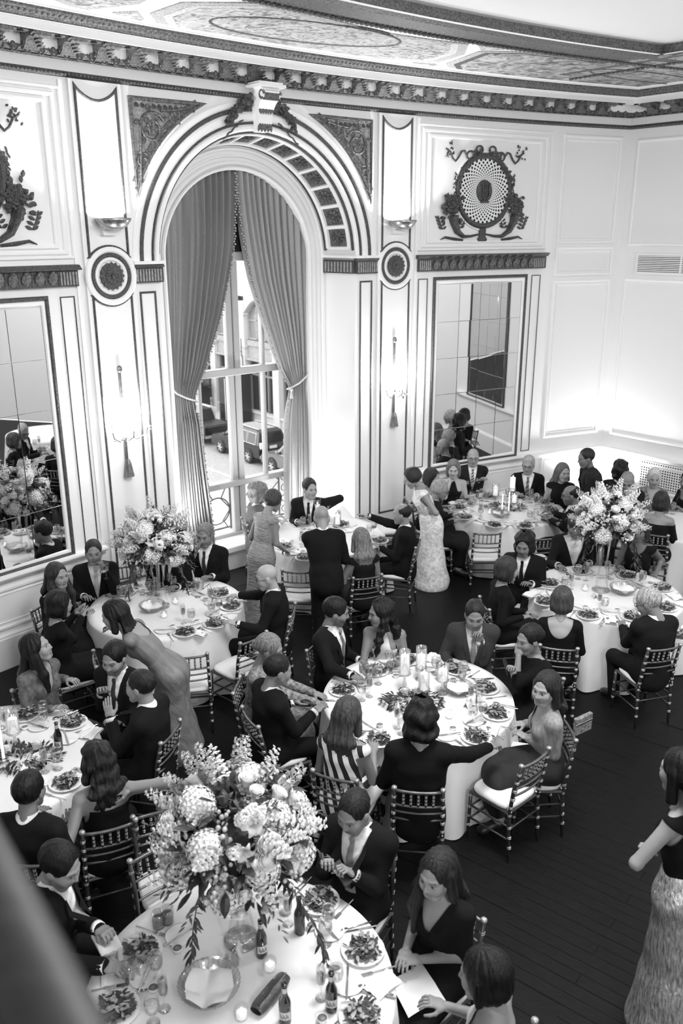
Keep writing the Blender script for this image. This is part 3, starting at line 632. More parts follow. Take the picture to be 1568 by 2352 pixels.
def end_mirror(t0, label):
    root = thing('wall_mirror', label, 'mirror')
    q = MB(); sweep(q, [(t0-1.02, 0.93), (t0+1.02, 0.93), (t0+1.02, 4.32), (t0-1.02, 4.32)], half(0.055, 0.04), True); q.build('frame', M_GILT, root, fn=bmap)
    for i in range(4):
        for j in range(5): q = MB(); q.bbox((t0-.93+.465*i+.003, 0.02, 1.0+.644*j+.003), (t0-.93+.465*(i+1)-.003, 0.028, 1.0+.644*(j+1)-.003), .003); q.build('pane', M_MIRR, root, fn=bmap)
    return root
end_mirror(4.75, 'tall mirror on the end wall, seen only as a reflection in the corner mirror')
# ---- wall vents
q = MB()
M_VENT = mat('vent_slat', 0.62, 0.5)
v = thing('wall_vent', 'wide slotted air vent high on the end wall', 'vent')
q.box((0.42, 0.0, 4.36), (2.3, 0.012, 4.66)); q.build('vent_opening', mat('vent_dark', 0.012, 0.9), v, fn=bmap)
q = MB(); sweep(q, [(0.40, 4.34), (2.3, 4.34), (2.3, 4.68), (0.40, 4.68)], half(0.05, 0.03), True); q.box((1.28, 0.0, 4.36), (1.31, 0.03, 4.66)); q.build('frame', M_TRIM, v, fn=bmap)
for k in range(9):
    q = MB(); q.bbox((0.43, 0.01, 4.375+0.032*k), (2.28, 0.028, 4.395+0.032*k), 0.004); q.build('slat', M_TRIM, v, fn=bmap)
v = thing('radiator_grille', 'white radiator grille with round holes, low on the end wall behind the old woman', 'grille')
q = MB(); q.box((0.95, 0.001, 0.28), (2.55, 0.02, 0.78)); q.build('grille_backing', mat('vent_dark', 0.012, 0.9), v, fn=bmap)
q = MB()
for i in range(33): q.box((0.95+0.05*i-0.009, 0.02, 0.28), (0.95+0.05*i+0.009, 0.03, 0.78))
for j in range(11): q.box((0.95, 0.02, 0.28+0.05*j-0.009), (2.55, 0.031, 0.28+0.05*j+0.009))
q.build('grille_mesh', M_TRIM, v, fn=bmap)
# ------------------------------------------------------------------ the tall window
M_WFR = mat('window_frame_paint', 0.42, 0.45, bump=0.05, scale=30)
M_DARK = mat('dark_upper_sash', 0.01, 0.7)
M_PANE = glass_mat('window_glass', 0.97, 0.05)
win = thing('window_1', None, None); win['kind'] = 'structure'
DW = -1.05
def wbar(name, s0, s1, z0, z1, d0=DW-0.06, d1=DW+0.06, m=M_WFR, b=0.012):
    q = MB(); q.bbox((s0, d0, z0), (s1, d1, z1), b); return q.build(name, m, win, fn=wmap)
wbar('stile', -0.07, 0.035, 0.1, 4.80); wbar('stile', 0.045, 0.15, 0.1, 4.80, DW-0.08, DW+0.08)
for s in (0.60, -0.60): wbar('glazing_bar', s-0.025, s+0.025, 1.02, 4.75)
for s in (-1.24, 1.24): wbar('jamb_frame', s-0.05, s+0.05, 0.1, 4.80)
wbar('transom', -1.27, 1.27, 2.86, 2.98, DW-0.07, DW+0.08); wbar('mid_rail', -1.27, 1.27, 0.98, 1.08, DW-0.07, DW+0.09)
wbar('top_rail', -1.27, 1.27, 4.66, 4.80); wbar('bottom_rail', -1.27, 1.27, 0.06, 0.16); wbar('window_sill', -1.6, 1.6, 0.0, 0.10, DW-0.06, DB+0.15, M_TRIM); wbar('sill_step', -1.6, 1.6, -0.36, 0.0, DW-0.1, DB+0.02, M_TRIM)
q = MB(); q.add([(x, DW+0.03, z) for x, z in [(-1.3, 4.78)]+arc(0, SPR, 1.32, 178, 2, 24)+[(1.3, 4.78)]]+[(x, DW-0.03, z) for x, z in [(-1.3, 4.78)]+arc(0, SPR, 1.32, 178, 2, 24)+[(1.3, 4.78)]], [tuple(range(27)), tuple(range(53, 26, -1))])
q.build('dark_fanlight', M_DARK, win, fn=wmap)
for s0, s1 in ((-1.19, -0.625), (-0.575, -0.07), (0.15, 0.575), (0.625, 1.19)):
    for z0, z1 in ((1.08, 2.86), (2.98, 4.66)):
        q = MB(); q.box((s0, DW-0.004, z0), (s1, DW+0.004, z1)); q.build('pane', M_PANE, win, fn=wmap)
# iron railing outside
rl = thing('window_railing', 'dark iron balcony railing with crossed bars and a circle outside the tall window', 'railing')
M_IRON = mat('painted_iron', 0.12, 0.5, vary=0.3)
q = MB(); RD = -1.32
for z in (0.14, 0.95): q.tube([(s, RD, z) for s in np.linspace(-1.3, 1.3, 9)], 0.018, 6)
q.build('rail', M_IRON, rl, fn=wmap)
for s in (-1.25, 0.04, 1.02, 1.25):
    q = MB(); q.tube([(s, RD, 0.10), (s, RD, 0.98)], 0.018, 6); q.build('post', M_IRON, rl, fn=wmap)
for k in range(-4, 9):
    s = -1.2+0.26*k
    for dr in (1, -1):
        a, b = (s, 0.14), (s+0.81*1.0, 0.95)
        if dr < 0: a, b = (s+0.81, 0.14), (s, 0.95)
        pts = [(a[0]+(b[0]-a[0])*t, RD, a[1]+(b[1]-a[1])*t) for t in np.linspace(0, 1, 15)]
        for lo_, hi_ in ((-1.24, -0.44), (0.05, 1.02)):
            pp = [p for p in pts if lo_ <= p[0] <= hi_]
            if len(pp) > 2 and k % 2 == 0: q = MB(); q.tube(pp, 0.011, 5); q.build('cross_bar', M_IRON, rl, fn=wmap)
q = MB(); q.tube([(-0.22+0.24*math.cos(t), RD, 0.47+0.24*math.sin(t)) for t in np.linspace(0, 2*math.pi, 33)[:-1]], 0.013, 5, closed=True); q.build('circle', M_IRON, rl, fn=wmap)
for a, b in (((-0.42, 0.14), (-0.33, 0.26)), ((-0.02, 0.14), (-0.10, 0.27)), ((-0.42, 0.95), (-0.30, 0.70)), ((0.0, 0.95), (-0.13, 0.70)), ((-0.13, 0.68), (0.02, 0.50)), ((-0.12, 0.27), (0.02, 0.45))):
    q = MB(); q.tube([(a[0], RD, a[1]), ((a[0]+b[0])/2, RD, (a[1]+b[1])/2), (b[0], RD, b[1])], 0.011, 5); q.build('cross_bar', M_IRON, rl, fn=wmap)
for k in range(4):
    q = MB(); z = 0.24+0.2*k; q.tube([(1.13+0.09*(1-0.7*t)*math.cos(7*t), RD, z+0.09*(1-0.7*t)*math.sin(7*t)) for t in np.linspace(0, 1, 18)], 0.009, 5); q.build('scroll', M_IRON, rl, fn=wmap)
# ---- curtains
M_CURT = mat('curtain_velvet', 0.30, 0.55, bump=0.15, scale=120, vary=0.15, sheen=0.4)
M_FRING = mat('curtain_fringe', 0.34, 0.7, vary=0.4, scale=60)
M_CORD = mat('tieback_cord', 0.6, 0.5)
def interp(pts, z):
    zs = [p[1] for p in pts][::-1]; ss_ = [p[0] for p in pts][::-1]; return float(np.interp(z, zs, ss_))
CUR = {'l': ([(0.03, 6.04), (-0.07, 4.92), (-0.32, 3.89), (-0.60, 3.1), (-0.84, 2.62), (-0.76, 2.2), (-0.72, 1.56), (-0.60, 0.12)],
             [(-1.26, 6.0), (-1.27, 4.69), (-1.27, 3.75), (-1.25, 2.86), (-1.20, 2.62), (-1.22, 2.06), (-1.20, 0.12)]),
       'r': ([(0.05, 6.04), (0.19, 5.18), (0.32, 4.39), (0.57, 3.55), (0.78, 2.89), (0.95, 2.58), (0.88, 2.06), (0.84, 0.9), (0.83, 0.12)],
             [(1.26, 6.0), (1.29, 4.63), (1.29, 3.57), (1.27, 2.84), (1.24, 2.58), (1.25, 2.09), (1.23, 1.0), (1.20, 0.12)])}
for key, lab in (('l', 'left velvet curtain of the arched window, tied back with cord'), ('r', 'right velvet curtain of the arched window, tied back with cord')):
    inn, out = CUR[key]; sg = -1 if key == 'l' else 1; root = thing('curtain', lab, 'curtain'); NU, NV = 150, 60; NP = 11
    def cpt(u, v):
        # u: outer 0 -> inner 1; each pleat follows its own height at the arch head
        s_top = sg*1.27*(1-u)+0.04*u; ztop = SPR+math.sqrt(max(0, 1.30**2-s_top**2)) if abs(s_top) < 1.30 else SPR
        z = ztop*(1-v)+0.12*v
        zz = min(z, 6.0); si, so = interp(inn, zz), interp(out, zz)
        if z > 2.62: 
            f = (z-2.62)/(ztop-2.62+1e-6); s = (so+(si-so)*u)*(1-f**2.2)+s_top*f**2.2
        else: s = so+(si-so)*u
        wd = abs(si-so); tie = math.exp(-((z-2.6)/0.35)**2)
        amp = (0.062+0.026*math.sin(5*u+2*sg)+0.014*math.sin(23*u))*(1-0.5*tie); ph = 2*math.pi*NP*u+0.5*math.sin(3*v+9*u)
        d = -0.80+amp*math.sin(ph)+0.02*math.sin(2.1*ph+v*4)*(1-tie)+0.03*tie
        s += 0.018*math.cos(ph)*(1-tie)
        return (s, d, z)
    q = MB(); q.grid(cpt, NU, NV); q.build('drape', M_CURT, root, True, fn=wmap)
    q = MB()
    for j in range(150):
        v = j/150; p = cpt(1.0, v); q.ball((p[0]+0.012*math.sin(j*2.3)-sg*0.0, p[1]+0.02, p[2]), (0.020, 0.020, 0.017), 6, 4)
        if j < 60: p = cpt(j/60, 0.0); q.ball((p[0], p[1]+0.01, p[2]), 0.014, 5, 4)
    q.build('ball_fringe', M_FRING, root, True, fn=wmap, kind='stuff')
    si, so = interp(inn, 2.6), interp(out, 2.62); q = MB(); q.tube([(so+sg*0.06, -0.69, 2.82), (so-sg*0.02, -0.70, 2.74), ((si+so)/2, -0.70, 2.65), (si, -0.73, 2.58), (si-sg*0.03, -0.8, 2.55)], 0.016, 6); q.ball((si, -0.71, 2.55), 0.03, 8, 6); q.tube([(si, -0.71, 2.54), (si, -0.71, 2.40)], [0.012, 0.03], 8); q.build('tieback', M_CORD, root, fn=wmap)

# ------------------------------------------------------------------ the street below the window
ZG = -7.2; SD = np.array([0.63, -0.777]); SN = np.array([-0.777, -0.63])
M_ROAD = mat('road_asphalt', 0.20, 0.85, vary=0.12, scale=6, bump=0.1)
M_PAVE = mat('pavement', 0.34, 0.85, vary=0.1, scale=4)
M_FACADE = mat('pale_render', 0.40, 0.7, bump=0.05, scale=8); M_FAC2 = mat('grey_render', 0.22, 0.7, vary=0.15, scale=6); M_BRICK = mat('facade_brick', 0.30, 0.8, vary=0.25, scale=5)
M_SHOP = mat('shop_glass', 0.02, 0.1, spec=0.5); M_LINE = mat('road_line', 0.5, 0.7); M_BLK = mat('black_panel', 0.012, 0.4)
F0 = np.array([-5.8, 56.7])
def fmap(V):                                       # (along, out, z above street)
    V = np.asarray(V, float); return K*np.stack([F0[0]+SD[0]*V[:, 0]+SN[0]*V[:, 1], F0[1]+SD[1]*V[:, 0]+SN[1]*V[:, 1], V[:, 2]+ZG], -1)
q = MB(); q.box((-60, 3.2, -0.3), (40, 45, 0)); q.build('street', M_ROAD, fn=fmap, kind='structure')
q = MB(); q.box((-60, -1, -0.3), (40, 3.2, 0.13)); q.build('pavement', M_PAVE, fn=fmap, kind='structure')
q = MB(); q.box((-60, 8.3, 0.0), (40, 8.42, 0.006)); q.build('road_line', M_LINE, fn=fmap, kind='structure')
q = MB(); q.box((-60, 12.6, 0.0), (40, 12.7, 0.006)); q.box((-60, 12.9, 0.0), (40, 13.0, 0.006)); q.build('road_line', M_LINE, fn=fmap, kind='structure')
bd = thing('street_building', 'pale building with arched windows and a dark shopfront across the street', 'building')
q = MB(); q.box((-24, -6, 8.3), (22, 0, 15)); q.box((-24, -6, 0.0), (22, -0.45, 8.3)); q.build('wall', M_FACADE, bd, fn=fmap)
for b in range(-4, 5):
    a0 = -1.15+3.85*b
    q = MB(); q.box((a0-0.33, -0.45, 0.0), (a0+0.33, 0.12, 8.0)); q.box((a0-0.42, -0.3, 7.1), (a0+0.42, 0.2, 7.35)); q.box((a0-0.42, -0.3, 5.0), (a0+0.42, 0.18, 5.15)); q.build('pilaster', M_FACADE, bd, fn=fmap)
    c = a0+1.925; q = MB()                        # segmental arch over the bay
    pts = [(c-1.6+3.2*i/12, 7.15+0.95*math.sin(math.pi*i/12)) for i in range(13)]; V = []
    for x, z in pts: V += [(x, 0.05, z), (x, 0.05, 8.35)]
    n = len(pts); V += [(x, -0.45, z) for x, z in pts]
    q.add(V, [(2*i, 2*i+2, 2*i+3, 2*i+1) for i in range(n-1)]+[(2*i, 2*n+i, 2*n+i+1, 2*i+2) for i in range(n-1)])
    sweep_pts = [(x, 0.10, z+0.10) for x, z in pts]; q.tube(sweep_pts, 0.06, 5); q.build('arch', M_FACADE, bd, fn=fmap)
    for j in range(3):
        x0 = c-1.55+1.05*j; q = MB(); 
        for lo, hi in (((x0, -0.35, 5.55), (x0+0.09, -0.22, 7.7)), ((x0+0.91, -0.35, 5.55), (x0+1.0, -0.22, 7.7)), ((x0, -0.35, 5.55), (x0+1.0, -0.22, 5.65)), ((x0, -0.35, 6.75), (x0+1.0, -0.22, 6.83))): q.box(lo, hi)
        wf = q.build('window', M_FAC2, bd, fn=fmap); q = MB(); q.box((x0+0.09, -0.36, 5.65), (x0+0.91, -0.30, 7.7)); q.build('pane', mat('upper_window_glass', 0.16, 0.15), wf, fn=fmap)
    q = MB(); q.box((c-1.6, -0.4, 5.15), (c+1.6, -0.02, 5.5)); q.box((c-1.6, -0.4, 4.2), (c+1.6, 0.05, 4.35)); q.box((c-1.6, -0.4, 4.35), (c+1.6, -0.12, 5.15)); q.build('spandrel_panel', M_FAC2, bd, fn=fmap)
    q = MB(); q.box((c-1.6, -0.5, 0.75), (c+1.6, -0.4, 4.2)); q.build('shop_window', M_SHOP, bd, fn=fmap)
    for x in (-1.55, -0.52, 0.52, 1.55):
        q = MB(); q.box((c+x-0.05, -0.42, 0.75), (c+x+0.05, -0.25, 4.2)); q.build('shop_bar', mat('shop_bar_paint', 0.16, 0.6), bd, fn=fmap)
    q = MB(); q.box((c-1.6, -0.42, 3.2), (c+1.6, -0.25, 3.32)); q.build('shop_bar', mat('shop_bar_paint', 0.16, 0.6), bd, fn=fmap)
    q = MB(); q.box((c-1.6, -0.45, 0.0), (c+1.6, -0.05, 0.75)); q.box((c-1.65, -0.45, 0.72), (c+1.65, 0.06, 0.84)); q.build('plinth', M_FACADE, bd, fn=fmap)
for x in (-3.9, -0.2, 3.5):
    q = MB(); q.box((x, -0.02, 10.6), (x+0.85, 0.05, 12.4)); f_ = q.build('window', M_FAC2, bd, fn=fmap); q = MB(); q.box((x+0.1, 0.05, 10.7), (x+0.75, 0.06, 12.3)); q.build('pane', mat('upper_window_glass', 0.16, 0.15), f_, fn=fmap)
    q = MB(); q.box((x-0.15, 0, 10.4), (x+1.0, 0.15, 10.58)); q.build('sill', M_FACADE, bd, fn=fmap)
q = MB()
for k in range(26): q.box((-24, 0.0, 10.9+0.09*k), (22, 0.03, 10.97+0.09*k))
q.build('brick_course', M_BRICK, bd, fn=fmap)
sg_ = thing('hanging_sign', 'white hanging sign with a dark oval emblem on the pilaster across the street', 'sign')
q = MB(); q.box((-2.6, 0.2, 3.55), (-1.0, 0.28, 4.5)); q.build('sign_board', M_FACADE, sg_, fn=fmap)
q = MB(); q.tube([(-1.7, 0.25, 4.5), (-1.7, 0.25, 4.75), (-1.0, 0.25, 4.75)], 0.03, 5); q.tube([(-1.0, 0.25, 4.4), (-1.0, 0.25, 5.6)], 0.035, 5); q.build('bracket', M_BLK, sg_, fn=fmap)
q = MB(); q.tube([(-1.8+0.2*math.cos(t), 0.285, 4.02+0.28*math.sin(t)) for t in np.linspace(0, 6.28, 20)[:-1]], 0.03, 5, closed=True); q.ball((-1.83, 0.285, 4.0), (0.1, 0.02, 0.16), 8, 5); q.build('emblem', mat('sign_emblem', 0.2, 0.6), sg_, fn=fmap)
kq = thing('street_kiosk', 'black boxy porch with a glazed front at the doorway across the street', 'porch')
q = MB(); q.box((-1.7, 0.2, 0.1), (-0.1, 1.7, 3.3)); q.build('body', M_BLK, kq, fn=fmap); q = MB(); q.box((-1.85, 0.1, 3.3), (0.0, 1.85, 3.42)); q.build('roof', M_BLK, kq, fn=fmap)
q = MB(); q.box((-1.72, 0.4, 0.4), (-1.71, 1.5, 3.1)); q.box((-1.55, 1.70, 0.4), (-0.95, 1.71, 3.0)); q.build('pane', M_SHOP, kq, fn=fmap)
q = MB(); q.box((-0.92, 1.70, 0.3), (-0.85, 1.73, 3.1)); q.build('door_edge', M_FACADE, kq, fn=fmap)
for a_, lab in ((-5.4, 'clipped shrub in a tall black planter on the pavement outside'),):
    pl = thing('potted_shrub', lab, 'planter'); q = MB(); q.bbox((a_-0.5, 0.5, 0.13), (a_+0.5, 1.5, 2.0), 0.03); q.build('planter', M_BLK, pl, fn=fmap)
    q = MB()
    for k in range(500):
        t, p, r = rnd.uniform(0, 6.28), rnd.uniform(-1, 1), rnd.uniform(0.4, 0.62); z = 2.8+p*0.95; rr = r*(1-0.5*max(0, p))
        q.leaf((a_+rr*math.cos(t), 1.0+rr*math.sin(t), z), (math.cos(t), math.sin(t), rnd.uniform(-.3, .8)), 0.2, 0.12)
    q.build('foliage', mat('shrub_leaves', 0.10, 0.6, vary=0.4), pl, fn=fmap)
bo = thing('sandwich_board', 'small white and black sandwich board on the pavement behind the parked car', 'sign')
q = MB(); q.box((-2.35, 2.6, 0.13), (-1.35, 2.66, 1.35)); q.box((-2.35, 2.2, 0.13), (-1.35, 2.26, 1.2)); q.build('board', M_FACADE, bo, fn=fmap); q = MB(); q.box((-2.25, 2.66, 0.3), (-1.45, 2.67, 0.8)); q.build('chalk_panel', M_BLK, bo, fn=fmap)
wh = thing('street_stand', 'pale patterned display stand with a black base on the pavement outside', 'stand')
q = MB(); q.bbox((-8.6, 1.2, 0.5), (-7.2, 1.9, 1.7), 0.08); q.bbox((-8.3, 1.3, 1.7), (-7.5, 1.8, 3.2), 0.15); q.build('display', M_PAVE, wh, fn=fmap); q = MB(); q.box((-8.4, 1.1, 0.13), (-7.1, 2.0, 0.7)); q.build('base', M_BLK, wh, fn=fmap)
# parked cars: a body lofted from sections, windows, wheels
M_CAR = mat('car_paint_dark', 0.010, 0.28, coat=0.25); M_TYRE = mat('tyre_rubber', 0.02, 0.8); M_RIM = mat('alloy_rim', 0.6, 0.25, metal=0.7); M_CGL = mat('car_window', 0.008, 0.10, spec=0.5); M_LAMP = mat('car_lamp', 0.5, 0.2)
M_CARG = mat('car_paint_grey', 0.10, 0.25, coat=0.6)
def car(label, pos, head, kind='suv', paint=None):
    paint = paint or M_CAR; root = thing('parked_car', label, 'car', (K*pos[0], K*pos[1], K*ZG), math.atan2(head[1], head[0])); root.scale = (K,)*3
    low = [(-2.55, 0.45), (-2.55, 0.95), (-2.45, 1.15), (0.95, 1.12), (2.35, 1.00), (2.55, 0.80), (2.55, 0.42)]
    q = MB()
    def loft(pts, w0, w1, zz0, zz1):
        n = len(pts); V = []
        for y, sgn in ((-1, 1), (1, 1)):
            for x, z in pts:
                wv = w0+(w1-w0)*min(1, max(0, (z-zz0)/(zz1-zz0))); V.append((x, y*wv, z))
        q.add(V, [tuple(range(n)), tuple(range(2*n-1, n-1, -1))]+[(i, n+i, n+(i+1) % n, (i+1) % n) for i in range(n)])
    if kind == 'pickup':
        low = [(-2.8, 0.5), (-2.8, 1.15), (-0.9, 1.18), (-0.9, 1.15), (0.95, 1.12), (2.5, 1.05), (2.7, 0.8), (2.7, 0.45)]
        loft(low, 0.98, 0.96, 0.4, 1.2); q.build('body', paint, root)
        q = MB(); loft([(-0.85, 1.12), (-0.7, 1.85), (0.55, 1.85), (1.2, 1.12)], 0.93, 0.75, 1.1, 1.9); q.build('cabin', paint, root)
        q = MB(); q.box((-2.6, -0.82, 1.0), (-1.0, 0.82, 1.185)); q.build('bed_cover', M_BLK, root)
        q = MB(); q.box((-2.86, -0.95, 0.5), (-2.78, 0.95, 0.66)); q.build('bumper', M_RIM, root)
    else:
        loft(low, 0.99, 0.97, 0.4, 1.2); q.build('body', paint, root)
        q = MB(); loft([(-2.45, 1.10), (-2.25, 1.80), (-1.9, 1.90), (0.25, 1.90), (0.55, 1.82), (1.25, 1.10)], 0.96, 0.72, 1.1, 1.9); q.build('cabin', paint, root)
        for sy in (-1, 1):
            for x0, x1, x2, x3 in ((-2.18, -1.25, -1.25, -2.05), (-1.15, -0.15, -0.15, -1.15), (-0.05, 0.95, 0.45, -0.05)):
                q = MB(); q.add([(x0, sy*0.965, 1.16), (x1, sy*0.965, 1.16), (x2, sy*0.79, 1.74), (x3, sy*0.79, 1.74)], [(0, 1, 2, 3)]); q.build('side_window', M_CGL, root)
                q = MB(); q.tube([(x0, sy*0.967, 1.16), (x1, sy*0.967, 1.16), (x2, sy*0.792, 1.74), (x3, sy*0.792, 1.74)], 0.014, 4, closed=True); q.build('window_trim', M_RIM, root)
            q = MB(); q.tube([(-2.0, sy*0.62, 1.95), (0.2, sy*0.62, 1.95)], 0.03, 5); q.build('roof_rail', M_RIM, root)
            q = MB(); q.bbox((0.85, sy*0.98-0.12*(sy < 0), 1.15), (1.05, sy*0.98+0.12*(sy > 0)+0.02, 1.32), 0.03); q.build('wing_mirror', paint, root)
            q = MB(); q.bbox((-2.56, sy*0.80-0.1, 0.95), (-2.44, sy*0.80+0.1, 1.30), 0.02); q.build('tail_lamp', M_LAMP, root)
        q = MB(); q.add([(-2.452, -0.78, 1.2), (-2.452, 0.78, 1.2), (-2.28, 0.66, 1.74), (-2.28, -0.66, 1.74)], [(0, 1, 2, 3)]); q.build('rear_window', M_CGL, root, loc=(-0.012, 0, 0))
        q = MB(); q.add([(1.26, -0.85, 1.16), (1.26, 0.85, 1.16), (0.60, 0.66, 1.78), (0.60, -0.66, 1.78)], [(0, 1, 2, 3)]); q.build('windscreen', M_CGL, root, loc=(0.012, 0, 0))
        q = MB(); q.box((-2.58, -0.20, 0.92), (-2.55, 0.28, 1.08)); q.build('number_plate', M_FACADE, root)
        q = MB(); q.box((-2.62, -0.95, 0.44), (-2.5, 0.95, 0.62)); q.build('bumper', M_RIM, root)
        for i in range(7): q = MB(); q.box((-1.9, -0.5+0.16*i, 1.90), (0.1, -0.48+0.16*i, 1.925)); q.build('roof_rib', M_RIM, root)
    for x in (-1.48, 1.48):
        for sy in (-1, 1):
            R_ = np.array(Matrix.Translation((x, sy*0.96, 0.39)) @ Matrix.Rotation(math.pi/2, 4, 'X')); q = MB(); q.lathe([(0.25, -0.12), (0.36, -0.12), (0.39, -0.08), (0.39, 0.08), (0.36, 0.12), (0.25, 0.12)], 24, R_); q.build('tyre', M_TYRE, root); q = MB(); q.lathe([(0.40, -0.03), (0.47, -0.03), (0.47, 0.03), (0.40, 0.03)], 20, np.array(Matrix.Translation((x, sy*0.965, 0.43)) @ Matrix.Rotation(math.pi/2, 4, 'X'))); q.lathe([(0, -0.012), (0.42, -0.012), (0.42, 0.012), (0, 0.012)], 20, np.array(Matrix.Translation((x, sy*0.975, 0.43)) @ Matrix.Rotation(math.pi/2, 4, 'X'))); q.build('wheel_arch', M_BLK, root)
            q = MB(); q.lathe([(0.0, -0.10), (0.25, -0.11), (0.25, 0.11), (0.0, 0.10)], 20, R_); rim_ = q.build('rim', mat('dark_rim', 0.06, 0.5), root)  # plain dark disc behind the spokes
            q = MB()
            for k in range(6): a = k*1.047; q.bbox((0.02, -0.035, -0.125), (0.25, 0.035, 0.125), 0.01, R_ @ np.array(Matrix.Rotation(a, 4, 'Z')))
            q.build('spoke', M_RIM, rim_)
    return root
fw_, rw_ = np.array([-6.95, 48.6]), np.array([-5.19, 46.4]); hd = (fw_-rw_)/np.linalg.norm(fw_-rw_); left_n = np.array([-hd[1], hd[0]])
cc = (fw_+rw_)/2-left_n*0.93 if False else (fw_+rw_)/2
nr = np.array([hd[1], -hd[0]])                    # right-hand side of the car
near = nr if nr[1] > 0 else -nr
car('dark sport utility car parked across the street, seen through the tall window', cc+near*0.95, hd)
car('dark pickup truck parked in front of the sport utility car, seen through the window', cc+near*0.95+hd*6.1, hd, 'pickup')
car('grey car whose front wheel shows at the curtain edge, parked behind the sport utility car', cc+near*0.75-hd*5.6, hd, 'suv', M_CARG)
# ------------------------------------------------------------------ lamps on the pilasters
M_STEEL = mat('brushed_steel', 0.45, 0.25, metal=0.9)
M_GLOW = mat('lamp_glow', 0.9, 0.5, emit=12.0)
M_BRASS = mat('aged_brass', 0.20, 0.35, metal=0.8, vary=0.3)
M_CRYST = glass_mat('crystal', 0.95, 0.4)
def uplight(s, label):
    p = W(s, 0.24); a = ANG0-s/RW+math.pi; root = thing('half_bowl_uplight', label, 'wall light', (p[0], p[1], ZW(5.12)), a); root.scale = (K*G,)*3
    prof = [(0.02, 0.0), (0.10, 0.015), (0.17, 0.055), (0.215, 0.115), (0.225, 0.15), (0.215, 0.15), (0.205, 0.115), (0.16, 0.065), (0.09, 0.03), (0.0, 0.025)]
    q = MB(); q.lathe(prof, 28); q.build('bowl', M_STEEL, root, True)
    q = MB(); q.box((-0.10, -0.24, -0.06), (0.10, -0.10, 0.09)); q.build('wall_plate', M_TRIM, root)
    q = MB(); q.tube([(-0.12, 0, 0.10), (0.12, 0, 0.10)], 0.02, 8); q.build('bulb', M_GLOW, root)
    lamp('uplight_lamp', 'SPOT', (p[0], p[1], ZW(5.16)), 260, 0.06, (math.pi, 0, 0), math.radians(150))
uplight(-2.53, 'half bowl steel uplight on the pilaster left of the arch'); uplight(2.52, 'half bowl steel uplight on the pilaster right of the arch')
def sconce(s, label):
    p = W(s, 0.06); a = ANG0-s/RW+math.pi; root = thing('candle_sconce', label, 'wall light', (p[0], p[1], ZW(2.62)), a); root.scale = (K*G,)*3
    q = MB(); q.tube([(0, 0.02, 0.28), (0, 0.02, 0.70)], 0.02, 8); q.ball((0, 0.025, 0.73), (0.04, 0.03, 0.05), 10, 6)
    q.build('top_rod', M_BRASS, root); q = MB(); q.tube([(0, 0.02, -0.2), (0, 0.02, -0.55)], 0.022, 8); q.lathe([(0.025, -0.52), (0.045, -0.58), (0.05, -0.62), (0.075, -0.76), (0, -0.77)], 12, TM((0, 0.045, 0))); q.build('tassel_rod', M_BRASS, root)
    q = MB()
    for sx in (-1, 0, 1): q.tube([(0, 0.03, -0.15), (sx*0.13, 0.12, -0.24), (sx*0.25, 0.17+0.08*(sx == 0), -0.17), (sx*0.27, 0.17+0.1*(sx == 0), -0.08)], 0.009, 6)
    for k in range(10): q.leaf((rnd.uniform(-.2, .2), 0.09, -0.2+rnd.uniform(-.04, .05)), (rnd.uniform(-1, 1), 0.5, rnd.uniform(-.8, .8)), 0.09, 0.04)
    q.tube([(-0.14, 0.05, 0.2), (-0.05, 0.08, 0.22), (0.05, 0.08, 0.25), (0.14, 0.05, 0.27)], 0.008, 5); q.build('branch_arm', M_BRASS, root, kind='stuff')
    q = MB(); q.lathe([(0.0, -0.18), (0.09, -0.15), (0.13, -0.08), (0.11, -0.02), (0.05, 0.0)], 14, TM((0, 0.08, 0))); q.build('glass_basket', M_CRYST, root, True)
    for sx, dy in ((-0.27, 0.17), (0.0, 0.27), (0.27, 0.17)):
        q = MB(); q.lathe([(0.0, -0.085), (0.05, -0.08), (0.055, -0.07), (0.0, -0.065)], 12, TM((sx, dy, 0))); q.tube([(sx, dy, -0.07), (sx, dy, 0.03)], 0.012, 8); q.build('candle_cup', M_TRIM, root)
        q = MB(); q.ball((sx, dy, 0.075), (0.02, 0.02, 0.045), 8, 6); q.build('bulb', M_GLOW, root)
        for k in range(3): q = MB(); t = k*2.1; q.lathe([(0.0, 0.02), (0.008, 0.0), (0, -0.03)], 6, TM((sx+0.05*math.cos(t), dy+0.05*math.sin(t), -0.11))); q.build('crystal_drop', M_CRYST, root)
    c = W(s, 0.24); lamp('sconce_lamp', 'POINT', (c[0], c[1], ZW(2.72)), 50, 0.10)
sconce(-2.53, 'candle sconce with tassel on the left pilaster, beside the curtain'); sconce(2.51, 'candle sconce with tassel on the right pilaster, beside the mirror')
